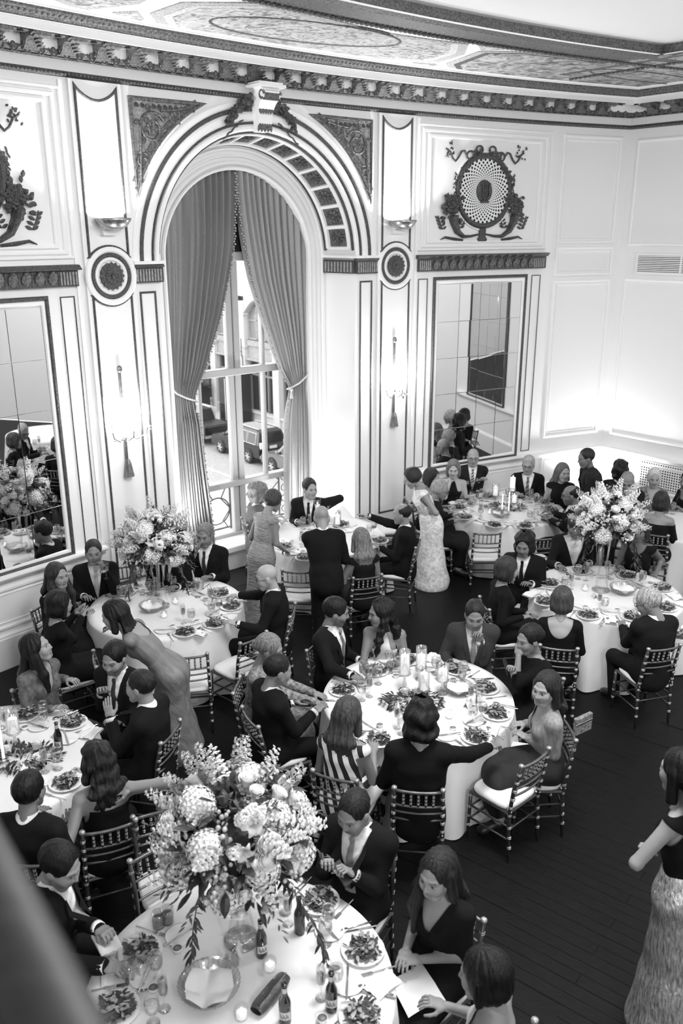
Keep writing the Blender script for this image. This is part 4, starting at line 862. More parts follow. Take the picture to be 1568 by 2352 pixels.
# floor uplight in the corner behind the tables
cu = CORNER+(BN+W(SEND, 1)-W(SEND))*0.30
root = thing('floor_uplight', 'small floor uplight shining up into the corner behind the far guests', 'floor light', (cu[0], cu[1], 0))
q = MB(); q.lathe([(0.10, 0.0), (0.11, 0.02), (0.10, 0.20), (0.085, 0.20), (0.08, 0.12), (0, 0.12)], 18); q.build('can', M_BLK, root); q = MB(); q.lathe([(0.0, 0.14), (0.078, 0.14), (0, 0.145)], 14); q.build('lens', M_GLOW, root)
lamp('corner_uplight_lamp', 'SPOT', (cu[0], cu[1], 0.24), 230, 0.08, (math.pi, 0, 0), math.radians(125))
cu = W(1.45, -0.30); root = thing('floor_uplight', 'small floor uplight at the right jamb of the arched window', 'floor light', (cu[0], cu[1], 0.1))
q = MB(); q.lathe([(0.07, 0.0), (0.08, 0.02), (0.07, 0.16), (0.06, 0.16), (0.055, 0.1), (0, 0.1)], 18); q.build('can', M_BLK, root); q = MB(); q.lathe([(0.0, 0.11), (0.055, 0.11), (0, 0.115)], 14); q.build('lens', M_GLOW, root)
lamp('jamb_uplight_lamp', 'SPOT', (cu[0], cu[1], 0.3), 300, 0.08, (math.pi, 0, 0), math.radians(120))
cu = W(-1.50, -0.22); root = copy_tree(root); root.location = (cu[0], cu[1], 0.1); root['label'] = 'small floor uplight at the left jamb of the arched window'
lamp('jamb_uplight_lamp', 'SPOT', (cu[0], cu[1], 0.3), 200, 0.08, (math.pi, 0, 0), math.radians(120))

# ------------------------------------------------------------------ chiavari chair
M_CHAIR = mat('chair_lacquer', 0.040, 0.35, metal=0.2, vary=0.25, scale=30); M_RING = mat('chair_ring', 0.40, 0.30, metal=0.5)
M_RAIL = mat('rail_highlight_lacquer', 0.12, 0.30, metal=0.4, vary=0.2)  # chair lacquer made paler: the back rails' highlights put into the colour
M_CUSH = mat('ivory_cushion', 0.76, 0.85, bump=0.12, scale=90)
def cane(q, pts, r, n=7): q.tube(pts, r, n)
def rings(q, a, b, ts, r):
    a = np.array(a, float); b = np.array(b, float)
    for t in ts:
        for e in (-0.006, 0.006): 
            c = a+(b-a)*t; d = (b-a)/np.linalg.norm(b-a)*0.0035; q.tube([c+d*(e/0.0035)-d, c+d*(e/0.0035)+d], r, 8)
BKX, BKY = 0.185, -0.195
def make_chair():
    root = thing('chiavari_chair', 'x', 'chair')
    for sx in (-1, 1):
        q = MB(); foot, sh, tp = (sx*0.19, BKY-0.03, 0.0), (sx*BKX, BKY, 0.45), (sx*0.178, BKY-0.075, 0.90)
        cane(q, [foot, (sx*0.187, BKY-0.005, 0.25), sh, (sx*0.181, BKY-0.025, 0.68), tp], [0.011, 0.015, 0.0165, 0.0155, 0.0145]); 
        lg = q.build('back_leg', M_CHAIR, root, True)
        q = MB(); rings(q, sh, tp, (0.12, 0.30, 0.48, 0.66, 0.84), 0.019); rings(q, foot, sh, (0.3, 0.5, 0.7, 0.95), 0.0175); q.lathe([(0.016, 0.0), (0.021, 0.006), (0.021, 0.02), (0.014, 0.028), (0, 0.03)], 10, TM((tp[0], tp[1], 0.898))); q.build('ring', M_RING, lg, True, kind='stuff')
        q = MB(); a, b = (sx*0.20, 0.20, 0.0), (sx*0.195, 0.185, 0.44); cane(q, [a, (sx*0.197, 0.19, 0.22), b], [0.011, 0.015, 0.0165]); lg = q.build('front_leg', M_CHAIR, root, True)
        q = MB(); rings(q, a, b, (0.3, 0.5, 0.7, 0.95), 0.0175); q.build('ring', M_RING, lg, True, kind='stuff')
    def backy(z): return BKY-0.075*(z-0.45)/0.45
    for z, r in ((0.885, 0.0125), (0.745, 0.010), (0.68, 0.009), (0.61, 0.009)):
        q = MB(); cane(q, [(x, backy(z)-0.018*(1-(x/0.18)**2), z+0.006*(x/0.18)**2) for x in np.linspace(-0.178, 0.178, 7)], r); q.build('back_rail', M_RAIL, root, True)
    for k in range(5):
        x = -0.11+0.055*k; q = MB(); o = 0.018*(1-(x/0.18)**2); a, b = (x, backy(0.745)-o, 0.745), (x, backy(0.885)-o, 0.885); cane(q, [a, b], 0.0075, 6); sp = q.build('spindle', M_CHAIR, root, True)
        q = MB(); rings(q, a, b, (0.25, 0.5, 0.75), 0.0105); q.build('ring', M_RING, sp, True, kind='stuff')
    q = MB(); q.bbox((-0.205, -0.20, 0.425), (0.205, 0.205, 0.455), 0.012); q.build('seat', M_CHAIR, root)
    for (a, b) in (((-0.195, 0.19, 0.30), (0.195, 0.19, 0.30)), ((-0.188, BKY-0.01, 0.30), (0.188, BKY-0.01, 0.30)), ((-0.188, BKY-0.015, 0.20), (-0.198, 0.192, 0.20)), ((0.188, BKY-0.015, 0.20), (0.198, 0.192, 0.20)), ((-0.188, BKY-0.01, 0.32), (-0.198, 0.19, 0.32)), ((0.188, BKY-0.01, 0.32), (0.198, 0.19, 0.32)), ((-0.198, 0.192, 0.18), (0.198, 0.192, 0.18))):
        q = MB(); cane(q, [a, b], 0.009, 6); q.build('stretcher', M_CHAIR, root, True)
    q = MB(); pts = []
    def cush(u, v):
        a = 2*math.pi*u; c, s_ = math.cos(a), math.sin(a); e = 0.45; x = 0.205*math.copysign(abs(c)**e, c); y = 0.20*math.copysign(abs(s_)**e, s_)
        prof = [(0.0, 0.0), (0.97, 0.0), (1.0, 0.018), (0.99, 0.035), (0.90, 0.050), (0.5, 0.058), (0.0, 0.060)]; f = v*6; i = min(5, int(f)); t = f-i
        k = prof[i][0]*(1-t)+prof[i+1][0]*t; z = prof[i][1]*(1-t)+prof[i+1][1]*t; return (x*k, y*k, 0.455+z)
    q.grid(cush, 28, 6); cu_ = q.build('cushion', M_CUSH, root, True)
    q = MB()
    for sx in (-1, 1): q.tube([(sx*0.165, BKY+0.01, 0.47), (sx*0.187, BKY-0.02, 0.468), (sx*0.19, BKY+0.015, 0.475)], 0.008, 5)
    q.build('cushion_tie', M_CUSH, cu_)
    return root
CHAIR0 = make_chair(); CHAIR0.location = (0, -5.0, 0); _cu = [False]
def chair(x, y, deg, label, group=None):            # deg: compass heading the sitter faces (0 away, 90 right)
    o = CHAIR0 if not _cu[0] else copy_tree(CHAIR0); _cu[0] = True
    o.location = (x, y, 0); o.rotation_euler = (0, 0, -math.radians(deg)); o.scale = (.96,)*3; o['label'] = label; o['group'] = 'chiavari chairs round the tables'
    return o
# ------------------------------------------------------------------ round tables under cloths
M_CLOTH = mat('table_linen', 0.78, 0.85, bump=0.10, scale=140)
TR = 0.915*K; TZ = 0.762
M_PLY = mat('table_plywood', 0.25, 0.7, vary=0.2)
def table(name, x, y, label, clabel, seed):
    root = thing('round_table', label, 'table', (x, y, 0), 0, 'round banquet tables')
    q = MB(); q.lathe([(0.0, 0.725), (TR-.02, 0.725), (TR-.015, 0.735), (TR-.015, 0.745), (0.0, 0.748)], 48); q.build('tabletop', M_PLY, root)
    for k in range(4): q = MB(); a = k*1.571+0.78; q.tube([(0.45*math.cos(a), 0.45*math.sin(a), 0.0), (0.42*math.cos(a), 0.42*math.sin(a), 0.725)], 0.016, 6); q.build('leg', M_CHAIR, root)
    rr = random.Random(seed); ph = [rr.uniform(0, 6.28) for _ in range(4)]; nf = rr.choice([11, 12, 13])
    def f(u, v):
        a = 2*math.pi*u
        if v < 0.25: r = TR*v/0.25*0.985; return (r*math.cos(a), r*math.sin(a), TZ-0.0)
        if v < 0.30: t = (v-0.25)/0.05*math.pi/2; return ((TR*0.985+0.016*math.sin(t))*math.cos(a), (TR*0.985+0.016*math.sin(t))*math.sin(a), TZ-0.016*(1-math.cos(t)))
        t = (v-0.30)/0.70; fold = math.sin(nf*a+ph[0])+0.5*math.sin((nf+5)*a+ph[1])+0.35*math.sin(5*a+ph[2])
        r = TR+0.002+0.05*t+0.048*fold*t**1.1; return (r*math.cos(a), r*math.sin(a), TZ-0.016-(TZ-0.022)*t)
    q = MB(); q.grid(f, 168, 26); c = q.build('tablecloth', M_CLOTH, None, True, loc=(x, y, 0)); tag(c, clabel, 'tablecloth', 'white round tablecloths')
    return root
# ------------------------------------------------------------------ tableware prototypes (meshes shared by every copy)
M_CHINA = mat('white_china', 0.80, 0.18, spec=0.6); M_SILV = mat('table_silver', 0.55, 0.18, metal=1.0); M_GLS = glass_mat('drinking_glass', 0.965, 0.5)
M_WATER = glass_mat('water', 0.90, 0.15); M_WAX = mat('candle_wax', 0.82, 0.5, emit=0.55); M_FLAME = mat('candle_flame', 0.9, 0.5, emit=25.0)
M_SALAD = mat('salad_leaves', 0.05, 0.5, vary=0.7, scale=14); M_SALL = mat('salad_pale', 0.30, 0.5, vary=0.4, scale=18); M_WINE = glass_mat('wine_tint', 0.5, 0.1); M_NAPK = mat('napkin_linen', 0.78, 0.85, bump=0.1, scale=120)
M_BOTT = mat('brown_bottle_glass', 0.008, 0.06, spec=0.9); M_LABEL = mat('bottle_label', 0.50, 0.6); M_FOIL = mat('bottle_foil', 0.45, 0.3, metal=0.5); M_SAUCE = mat('dressing', 0.22, 0.3); M_DRINK = glass_mat('pale_drink', 0.55, 0.1)
def P_(fn, name, m, smooth=True): q = MB(); fn(q); return q.mesh(name, m, smooth)
ME = {}
ME['plate'] = P_(lambda q: q.lathe([(0, 0.0), (0.068, 0.0), (0.073, 0.004), (0.122, 0.016), (0.124, 0.019), (0.121, 0.020), (0.080, 0.009), (0, 0.007)], 40), 'plate', M_CHINA)
ME['side'] = P_(lambda q: q.lathe([(0, 0.0), (0.05, 0.0), (0.085, 0.010), (0.087, 0.012), (0.084, 0.013), (0.055, 0.006), (0, 0.005)], 30), 'side_plate', M_CHINA)
def wine(q, rb=0.038, hb=0.09, st=0.085, ft=0.034): q.lathe([(ft, 0.0), (ft, 0.003), (0.006, 0.008), (0.004, 0.02), (0.004, st-0.01), (0.012, st), (rb*0.85, st+0.025), (rb, st+0.05), (rb*0.95, st+hb*0.8), (rb*0.86, st+hb), (rb*0.84, st+hb), (rb*0.92, st+hb*0.8), (rb*0.96, st+0.05), (rb*0.8, st+0.027), (0.0, st+0.008)], 20)
ME['goblet'] = P_(lambda q: wine(q, 0.041, 0.11, 0.06, 0.036), 'goblet', M_GLS); ME['flute'] = P_(lambda q: wine(q, 0.026, 0.13, 0.085, 0.032), 'flute', M_GLS); ME['wine'] = P_(lambda q: wine(q, 0.039, 0.10, 0.085), 'wine_glass', M_GLS)
ME['tumbler'] = P_(lambda q: q.lathe([(0.032, 0.0), (0.036, 0.004), (0.040, 0.10), (0.038, 0.10), (0.034, 0.012), (0, 0.010)], 20), 'tumbler', M_GLS)
ME['wgob'] = P_(lambda q: q.lathe([(0.0, 0.069), (0.033, 0.086), (0.039, 0.11), (0.038, 0.128), (0, 0.128)], 16), 'water', M_WATER); ME['wwin'] = P_(lambda q: q.lathe([(0.0, 0.094), (0.031, 0.112), (0.037, 0.132), (0.0, 0.132)], 16), 'wine', M_WINE)
ME['wflu'] = P_(lambda q: q.lathe([(0.0, 0.094), (0.021, 0.11), (0.024, 0.135), (0.023, 0.16), (0.0, 0.16)], 12), 'drink', M_DRINK); ME['wtum'] = P_(lambda q: q.lathe([(0.0, 0.012), (0.033, 0.012), (0.036, 0.06), (0.0, 0.06)], 14), 'drink', M_DRINK)
def fork(q):
    q.tube([(0, -0.10, 0.004), (0, -0.02, 0.006), (0, 0.03, 0.004)], [0.005, 0.003, 0.004], 6, flat=0.5); q.bbox((-0.011, 0.03, 0.002), (0.011, 0.055, 0.005), 0.001)
    for k in range(4): q.box((-0.011+0.0063*k, 0.055, 0.003), (-0.008+0.0063*k, 0.095, 0.005))
ME['fork'] = P_(fork, 'fork', M_SILV, False)
def knife(q): q.tube([(0, -0.11, 0.004), (0, -0.02, 0.005), (0, 0.0, 0.004)], [0.006, 0.0045, 0.004], 6, flat=0.5); q.prism([(-0.006, 0), (0.005, 0), (0.007, 0.08), (0.0, 0.115), (-0.006, 0.10)], 0.002, 0.0045)
ME['knife'] = P_(knife, 'knife', M_SILV, False)
def spoon(q): q.tube([(0, -0.10, 0.004), (0, 0.0, 0.006), (0, 0.045, 0.004)], [0.005, 0.003, 0.003], 6, flat=0.5); q.ball((0, 0.07, 0.006), (0.018, 0.028, 0.006), 10, 6)
ME['spoon'] = P_(spoon, 'spoon', M_SILV)
ME['cup'] = P_(lambda q: q.lathe([(0.022, 0.0), (0.030, 0.03), (0.028, 0.03), (0.020, 0.006), (0, 0.006)], 16), 'ramekin', M_CHINA); ME['sauce'] = P_(lambda q: q.lathe([(0, 0.022), (0.026, 0.023), (0, 0.025)], 14), 'dressing', M_SAUCE)
def saladmesh(seed, big=1.0):
    rr = random.Random(seed); q = MB()
    for k in range(150):
        t, r = rr.uniform(0, 6.28), 0.084*math.sqrt(rr.random()); z = 0.014+0.034*(1-(r/0.09)**2)*rr.random(); a = rr.uniform(0, 6.28)
        q.leaf((r*math.cos(t), r*math.sin(t), z), (math.cos(a), math.sin(a), rr.uniform(-.1, .6)), rr.uniform(0.022, 0.048), rr.uniform(0.010, 0.024), droop=rr.uniform(-0.2, 0.5))
    return q.mesh('salad', M_SALAD)
SAL = [saladmesh(i) for i in range(4)]
def salbits(seed):
    rr = random.Random(seed); q = MB()
    for k in range(16):
        t, r = rr.uniform(0, 6.28), 0.075*math.sqrt(rr.random()); a = rr.uniform(0, 6.28); q.leaf((r*math.cos(t), r*math.sin(t), 0.034+0.016*rr.random()), (math.cos(a), math.sin(a), 0.1), rr.uniform(0.03, 0.06), rr.uniform(0.010, 0.022), droop=0.1)
    for k in range(5): t, r = rr.uniform(0, 6.28), 0.06*math.sqrt(rr.random()); q.ball((r*math.cos(t), r*math.sin(t), 0.048), (0.012, 0.012, 0.008), 7, 5)
    return q.mesh('salad_pieces', M_SALL)
SALB = [salbits(i) for i in range(4)]
def napk(q):
    q.grid(lambda u, v: (-0.06+0.12*u, -0.09+0.18*v, 0.010+0.012*math.sin(5*u+3*v)*math.sin(4*v)+0.008*abs(math.sin(9*u))), 10, 12); q.grid(lambda u, v: (-0.06+0.12*u, -0.09+0.18*v, 0.002), 1, 1)
ME['napkin'] = P_(napk, 'napkin', M_NAPK)
def fcard(q): q.add([(-0.045, -0.025, 0), (0.045, -0.025, 0), (0.045, 0.0, 0.055), (-0.045, 0.0, 0.055), (-0.045, 0.025, 0), (0.045, 0.025, 0)], [(0, 1, 2, 3), (3, 2, 5, 4)])
ME['card'] = P_(fcard, 'place_card', mat('card_paper', 0.72, 0.8), False)
def votive(q): q.lathe([(0.030, 0.0), (0.034, 0.004), (0.038, 0.065), (0.036, 0.065), (0.031, 0.008), (0, 0.007)], 18)
ME['votive'] = P_(votive, 'votive_glass', glass_mat('votive_glass_mat', 0.97, 0.2)); ME['vwax'] = P_(lambda q: q.lathe([(0, 0.008), (0.029, 0.008), (0.030, 0.03), (0, 0.03)], 14), 'wax', M_WAX)
ME['flame'] = P_(lambda q: q.lathe([(0, 0), (0.006, 0.008), (0.005, 0.018), (0, 0.034)], 8), 'flame', M_FLAME)
def simple(name, me, label, cat, group, loc, rz=0.0, kids=()):
    o = link(name, ME[me] if isinstance(me, str) else me, None, loc, (0, 0, rz)); tag(o, label, cat, group)
    for kn, km in kids: link(kn, ME[km] if isinstance(km, str) else km, o)
    return o
def bottle(u, v, label, lab=True, word=None):
    p = at(u, v, TZ+0.005); root = thing('beer_bottle', label, 'bottle', p, rnd.uniform(2.6, 3.6)); q = MB()
    q.lathe([(0, 0.0), (0.030, 0.0), (0.0315, 0.006), (0.0315, 0.125), (0.028, 0.145), (0.016, 0.175), (0.0135, 0.20), (0.0135, 0.232), (0.0155, 0.234), (0.0155, 0.243), (0, 0.243)], 22); q.build('glass_body', M_BOTT, root, True)
    if lab:
        q = MB(); q.grid(lambda u_, v_: (0.0322*math.cos(-1.1+2.2*u_+1.57), 0.0322*math.sin(-1.1+2.2*u_+1.57), 0.035+0.05*v_+0.006*math.sin(math.pi*u_)), 14, 3); lb = q.build('paper_label', M_LABEL, root)
        q = MB()
        for k in range(9): q.grid(lambda u_, v_: (0.0326*math.cos(2.3-0.17*k-0.10*u_), 0.0326*math.sin(2.3-0.17*k-0.10*u_), 0.046+0.003*(k % 3)+(0.018+0.006*((k*7) % 3))*v_), 2, 1)
        q.build('label_print', M_BOTT, lb)
        q = MB(); q.lathe([(0.0142, 0.19), (0.0142, 0.225)], 16, cap=False); q.build('neck_label', M_FOIL, root, True)
    return root
def hurricane(p, hs, hc, hg, label, rg=0.05):       # candlestick, pillar candle, glass chimney
    root = thing('hurricane_candle', label, 'candle', p); q = MB()
    q.lathe([(0, 0.0), (0.05, 0.0), (0.05, 0.008), (0.018, 0.02), (0.012, 0.04), (0.022, hs*0.4), (0.011, hs*0.55), (0.013, hs-0.03), (0.055, hs-0.006), (0.058, hs), (0, hs)] if hs > 0.08 else [(0, 0), (0.058, 0), (0.058, hs), (0, hs)], 22); q.build('candlestick', glass_mat('stick_glass', 0.85, 0.5), root, True)
    q = MB(); q.lathe([(0, hs+0.002), (0.036, hs+0.002), (0.037, hs+hc), (0.03, hs+hc+0.004), (0, hs+hc-0.004)], 20); q.build('pillar_candle', M_WAX, root, True)
    q = MB(); q.lathe([(rg, hs+0.003), (rg, hs+hg), (rg-0.003, hs+hg), (rg-0.003, hs+0.003)], 24, cap=False); q.build('glass_chimney', M_GLS, root, True)
    link('flame', ME['flame'], root, (0, 0, hs+hc+0.004)); return root
def taper(p, h, label):
    root = thing('taper_candle', label, 'candle', p); q = MB(); q.lathe([(0, 0), (0.04, 0), (0.035, 0.01), (0.012, 0.02), (0.014, 0.06), (0.011, 0.06)], 14); q.build('holder', M_GLS, root); q = MB(); q.lathe([(0.011, 0.02), (0.0095, h), (0, h)], 10); q.build('wax_stick', M_WAX, root); link('flame', ME['flame'], root, (0, 0, h+0.002)); return root
def votive_at(u, v, label, group):
    p = at(u, v, TZ+0.002); o = simple('votive_candle', 'votive', label, 'candle', group, p, 0, (('wax', 'vwax'),)); link('flame', ME['flame'], o, (0, 0, 0.032)); return o
def bowl(p, r, label, basket=False):
    root = thing('bread_bowl' if not basket else 'bread_basket', label, 'bowl', p); q = MB(); h = r*0.55
    q.lathe([(r*0.5, 0.0), (r*0.7, h*0.25), (r*0.93, h*0.8), (r, h), (r*0.985, h), (r*0.9, h*0.8), (r*0.66, h*0.27), (0, 0.012)], 36)
    for k in range(36): a = k*math.pi/18; q.tube([(r*0.71*math.cos(a), r*0.71*math.sin(a), h*0.27), (r*0.945*math.cos(a), r*0.945*math.sin(a), h*0.8), (r*1.0*math.cos(a), r*1.0*math.sin(a), h)], 0.003, 4)
    q.build('cut_glass_bowl', glass_mat('cut_glass', 0.965, 0.5), root, True)
    q = MB(); q.grid(lambda u, v: (r*0.78*(2*u-1)*(1-0.2*abs(2*v-1)), r*0.78*(2*v-1)*(1-0.2*abs(2*u-1)), h*(0.45+0.35*abs(math.sin(5*u+1))*abs(math.cos(4*v))+0.5*max(0, abs(2*u-1)-0.6))), 22, 22); q.build('linen_liner', M_NAPK, root, True); return root
# ------------------------------------------------------------------ flowers
M_PETW = mat('white_petals', 0.80, 0.7, vary=0.08, scale=30); M_PETC = mat('cream_petals', 0.66, 0.7, vary=0.12, scale=25); M_GREEN = mat('dark_leaves', 0.022, 0.5, vary=0.5, scale=12); M_GREEN2 = mat('grey_green_leaves', 0.075, 0.55, vary=0.5, scale=12); M_BERRY = mat('pale_berries', 0.55, 0.5, vary=0.4, scale=8)
def hydrangea(seed, r=0.12):
    rr = random.Random(seed); q = MB(); q.ball((0, 0, 0), r*0.86, 12, 8)
    for k in range(190):
        z = 1-2*(k+.5)/190; t = k*2.39996; s_ = math.sqrt(1-z*z); n = np.array([s_*math.cos(t), s_*math.sin(t), z]); c = n*r*rr.uniform(0.90, 1.02); e = np.cross(n, (0.3, 0.2, 1)); e /= np.linalg.norm(e); f = np.cross(n, e); ph = rr.uniform(0, 1.5)
        for j in range(4):
            a = ph+j*1.571; d = e*math.cos(a)+f*math.sin(a); d2 = e*math.cos(a+.785)+f*math.sin(a+.785); d3 = e*math.cos(a-.785)+f*math.sin(a-.785); L = r*0.15
            q.add([c, c+d3*L*0.6+n*0.004, c+d*L*1.1+n*0.007, c+d2*L*0.6+n*0.004], [(0, 1, 2, 3)])
    return q.mesh('hydrangea_head', M_PETW)
def rose(seed, r=0.055):
    rr = random.Random(seed); q = MB(); q.ball((0, 0, 0), (r*0.62, r*0.62, r*0.7), 10, 7)
    for ring_, n, rad, op in ((0, 3, 0.35, 0.15), (1, 5, 0.6, 0.35), (2, 6, 0.85, 0.75), (3, 7, 1.0, 1.1)):
        for k in range(n):
            a = 6.283*k/n+ring_*0.6+rr.uniform(-.15, .15); R3 = rotz(a)
            q.grid(lambda u, v: (r*(rad*(0.5+0.5*v)+0.12*op*v*v)*math.cos((u-.5)*1.5), r*rad*(0.5+0.5*v)*math.sin((u-.5)*1.5), r*(-0.7+1.5*v-0.35*op*v*v-0.5*(u-.5)**2*v)), 4, 4, R3)
    return q.mesh('rose_bloom', M_PETW, True)
def stock(seed, L=0.30):
    rr = random.Random(seed); q = MB(); q.tube([(0, 0, -0.05), (0, 0, L*.9)], 0.002, 4)
    for k in range(30):
        t = (k+1)/30; z = L*t; a = k*2.4; rad = 0.046*(1-0.72*t)+0.006; c = np.array([rad*math.cos(a), rad*math.sin(a), z])
        for j in range(5): b = j*1.257+k; q.leaf(c, (math.cos(a)+0.9*math.cos(b), math.sin(a)+0.9*math.sin(b), 0.2+0.6*math.sin(b)), 0.044*(1.2-0.65*t), 0.040*(1.2-0.65*t))
    return q.mesh('stock_spike', M_PETW)
def lily(seed):
    q = MB()
    for k in range(6):
        a = k*1.047; R3 = rotz(a); q.grid(lambda u, v: (0.012+0.055*v*v+0.0, (u-.5)*0.045*math.sin(math.pi*(0.12+0.83*v)), 0.10*v-0.06*v**4), 3, 5, R3)
    return q.mesh('lily_bloom', M_PETC, True)
HY = [hydrangea(i) for i in range(2)]; RO_ = [rose(i) for i in range(2)]; ST = [stock(i) for i in range(2)]; LI = [lily(0)]
def orient(n, c, s=1.0):                             # z axis along n
    n = Vector([float(x) for x in n]).normalized(); return Matrix.Translation(Vector([float(x) for x in c])) @ n.to_track_quat('Z', 'Y').to_matrix().to_4x4() @ Matrix.Scale(s, 4)
def arrangement(x, y, zc, R, label, seed, trail=()):
    rr = random.Random(seed); root = thing('floral_arrangement', label, 'flowers', (x, y, TZ+0.003)); zc -= TZ
    q = MB(); hs = zc-R*0.62
    q.lathe([(0, 0), (0.10, 0.0), (0.10, 0.012), (0.0, 0.014)], 24)
    for k in range(4): a = k*1.571+0.4; q.tube([(0.085*math.cos(a), 0.085*math.sin(a), 0.01), (0.045*math.cos(a), 0.045*math.sin(a), hs*0.5), (0.075*math.cos(a), 0.075*math.sin(a), hs+0.05)], 0.009, 6)
    q.lathe([(0.0, hs), (0.09, hs+0.01), (0.12, hs+0.10), (0.115, hs+0.10), (0.0, hs+0.03)], 20); q.build('vase_stand', glass_mat('stand_glass', 0.93, 0.6), root, True)
    q = MB(); q.ball((0, 0, zc-R*0.15), (R*0.5, R*0.5, R*0.42), 14, 9)
    def direc(lo=-0.45): 
        while True:
            v = np.array([rr.gauss(0, 1), rr.gauss(0, 1), rr.gauss(0.1, 0.8)]); v /= np.linalg.norm(v)
            if v[2] > lo: return v
    for k in range(420):
        n = direc(-0.7); c = n*R*rr.uniform(0.45, 0.88); c[2] = c[2]*0.9+zc; d = n+np.array([rr.uniform(-.8, .8), rr.uniform(-.8, .8), rr.uniform(-.9, .3)]); q.leaf(c, d, R*rr.uniform(0.16, 0.34), R*rr.uniform(0.07, 0.14), droop=0.25)
    q.build('leaves', M_GREEN, root, kind='stuff')
    q = MB()
    for k in range(46):
        n = direc(-0.6); c0 = n*R*0.8; c0[2] += zc; d = n+np.array([0, 0, -0.25]); L = R*rr.uniform(0.25, 0.5)
        for j in range(9): t = j/9; q.leaf(c0+d*L*t-np.array([0, 0, 0.18*L*t*t]), d+np.array([rr.uniform(-1, 1), rr.uniform(-1, 1), rr.uniform(-.6, .6)]), R*0.11, R*0.032)
    q.build('foliage_sprays', M_GREEN2, root, kind='stuff')
    q = MB()
    for k in range(40):
        n = direc(-0.5); c0 = n*R*rr.uniform(0.80, 0.96); c0[2] = c0[2]*0.92+zc
        for j in range(11): q.ball(c0+np.array([rr.gauss(0, .035), rr.gauss(0, .035), rr.gauss(0, .035)])*R*1.9, rr.uniform(0.012, 0.020)*R*1.9, 6, 4)
    q.build('berries', M_BERRY, root, True, kind='stuff')
    for k in range(13):
        z = 0.95-1.5*(k+0.4)/13; t = k*2.4+seed; s_ = math.sqrt(max(0, 1-z*z)); n = np.array([s_*math.cos(t), s_*math.sin(t), z]); c = n*R*0.78; c[2] = c[2]*0.92+zc
        o = link('hydrangea_bloom', HY[k % 2], root); o.matrix_local = orient(n, c, R*2.05*rr.uniform(0.85, 1.1))
    for k in range(30):
        n = direc(-0.5); c = n*R*rr.uniform(0.86, 1.0); c[2] = c[2]*0.92+zc; o = link('rose', RO_[k % 2], root); o.matrix_local = orient(n+np.array([0, 0, 0.2]), c, R*rr.uniform(1.2, 2.2))
    for k in range(34):
        n = direc(-0.35); n[2] += 0.15; c = n*R*0.78; c[2] = c[2]*0.92+zc; o = link('flower_spike', ST[k % 2], root); o.matrix_local = orient(n, c, R*rr.uniform(1.5, 2.6)*0.72)
    for k in range(14):
        n = direc(-0.6); c = n*R*0.9; c[2] = c[2]*0.92+zc; o = link('lily', LI[0], root); o.matrix_local = orient(n+np.array([0, 0, -0.5]), c, R*rr.uniform(2.0, 2.8))
    if True:                                         # trailing sprays below the ball
        q = MB()
        for a0, L, w_ in trail:
            c0 = np.array([math.cos(a0), math.sin(a0), 0])*R*0.7+np.array([0, 0, zc-R*0.4]); 
            for j in range(int(L*60)):
                t = j/(L*60); c = c0+np.array([math.cos(a0), math.sin(a0), 0])*w_*math.sin(t*1.6)+np.array([0, 0, -L*t]); q.leaf(c, (rr.uniform(-1, 1), rr.uniform(-1, 1), -0.7), 0.075, 0.020)
            q.tube([c0+np.array([math.cos(a0), math.sin(a0), 0])*w_*math.sin(t*1.6)+np.array([0, 0, -L*t]) for t in np.linspace(0, 1, 8)], 0.003, 4)
        if trail: q.build('trailing_vine', M_GREEN, root, kind='stuff')
    return root
def greenery(x, y, R, n, label, seed):
    rr = random.Random(seed); root = thing('greenery_garland', label, 'greenery', (x, y, TZ+0.002)); q = MB()
    for k in range(n):
        a, r = rr.uniform(0, 6.28), R*math.sqrt(rr.random()); q.leaf((r*math.cos(a)*1.3, r*math.sin(a)*0.8, 0.008+0.055*rr.random()*(1-r/R*0.6)), (math.cos(a)+rr.uniform(-.8, .8), math.sin(a)+rr.uniform(-.8, .8), rr.uniform(-.1, .8)), 0.060, 0.018)
    q.build('leaves', M_GREEN, root, kind='stuff')
    for k in range(3): a = rr.uniform(0, 6.28); o = link('rose', RO_[k % 2], root); o.matrix_local = orient((math.cos(a)*0.4, math.sin(a)*0.4, 1), (R*0.75*math.cos(a), R*0.6*math.sin(a), 0.045), 0.85)
    return root
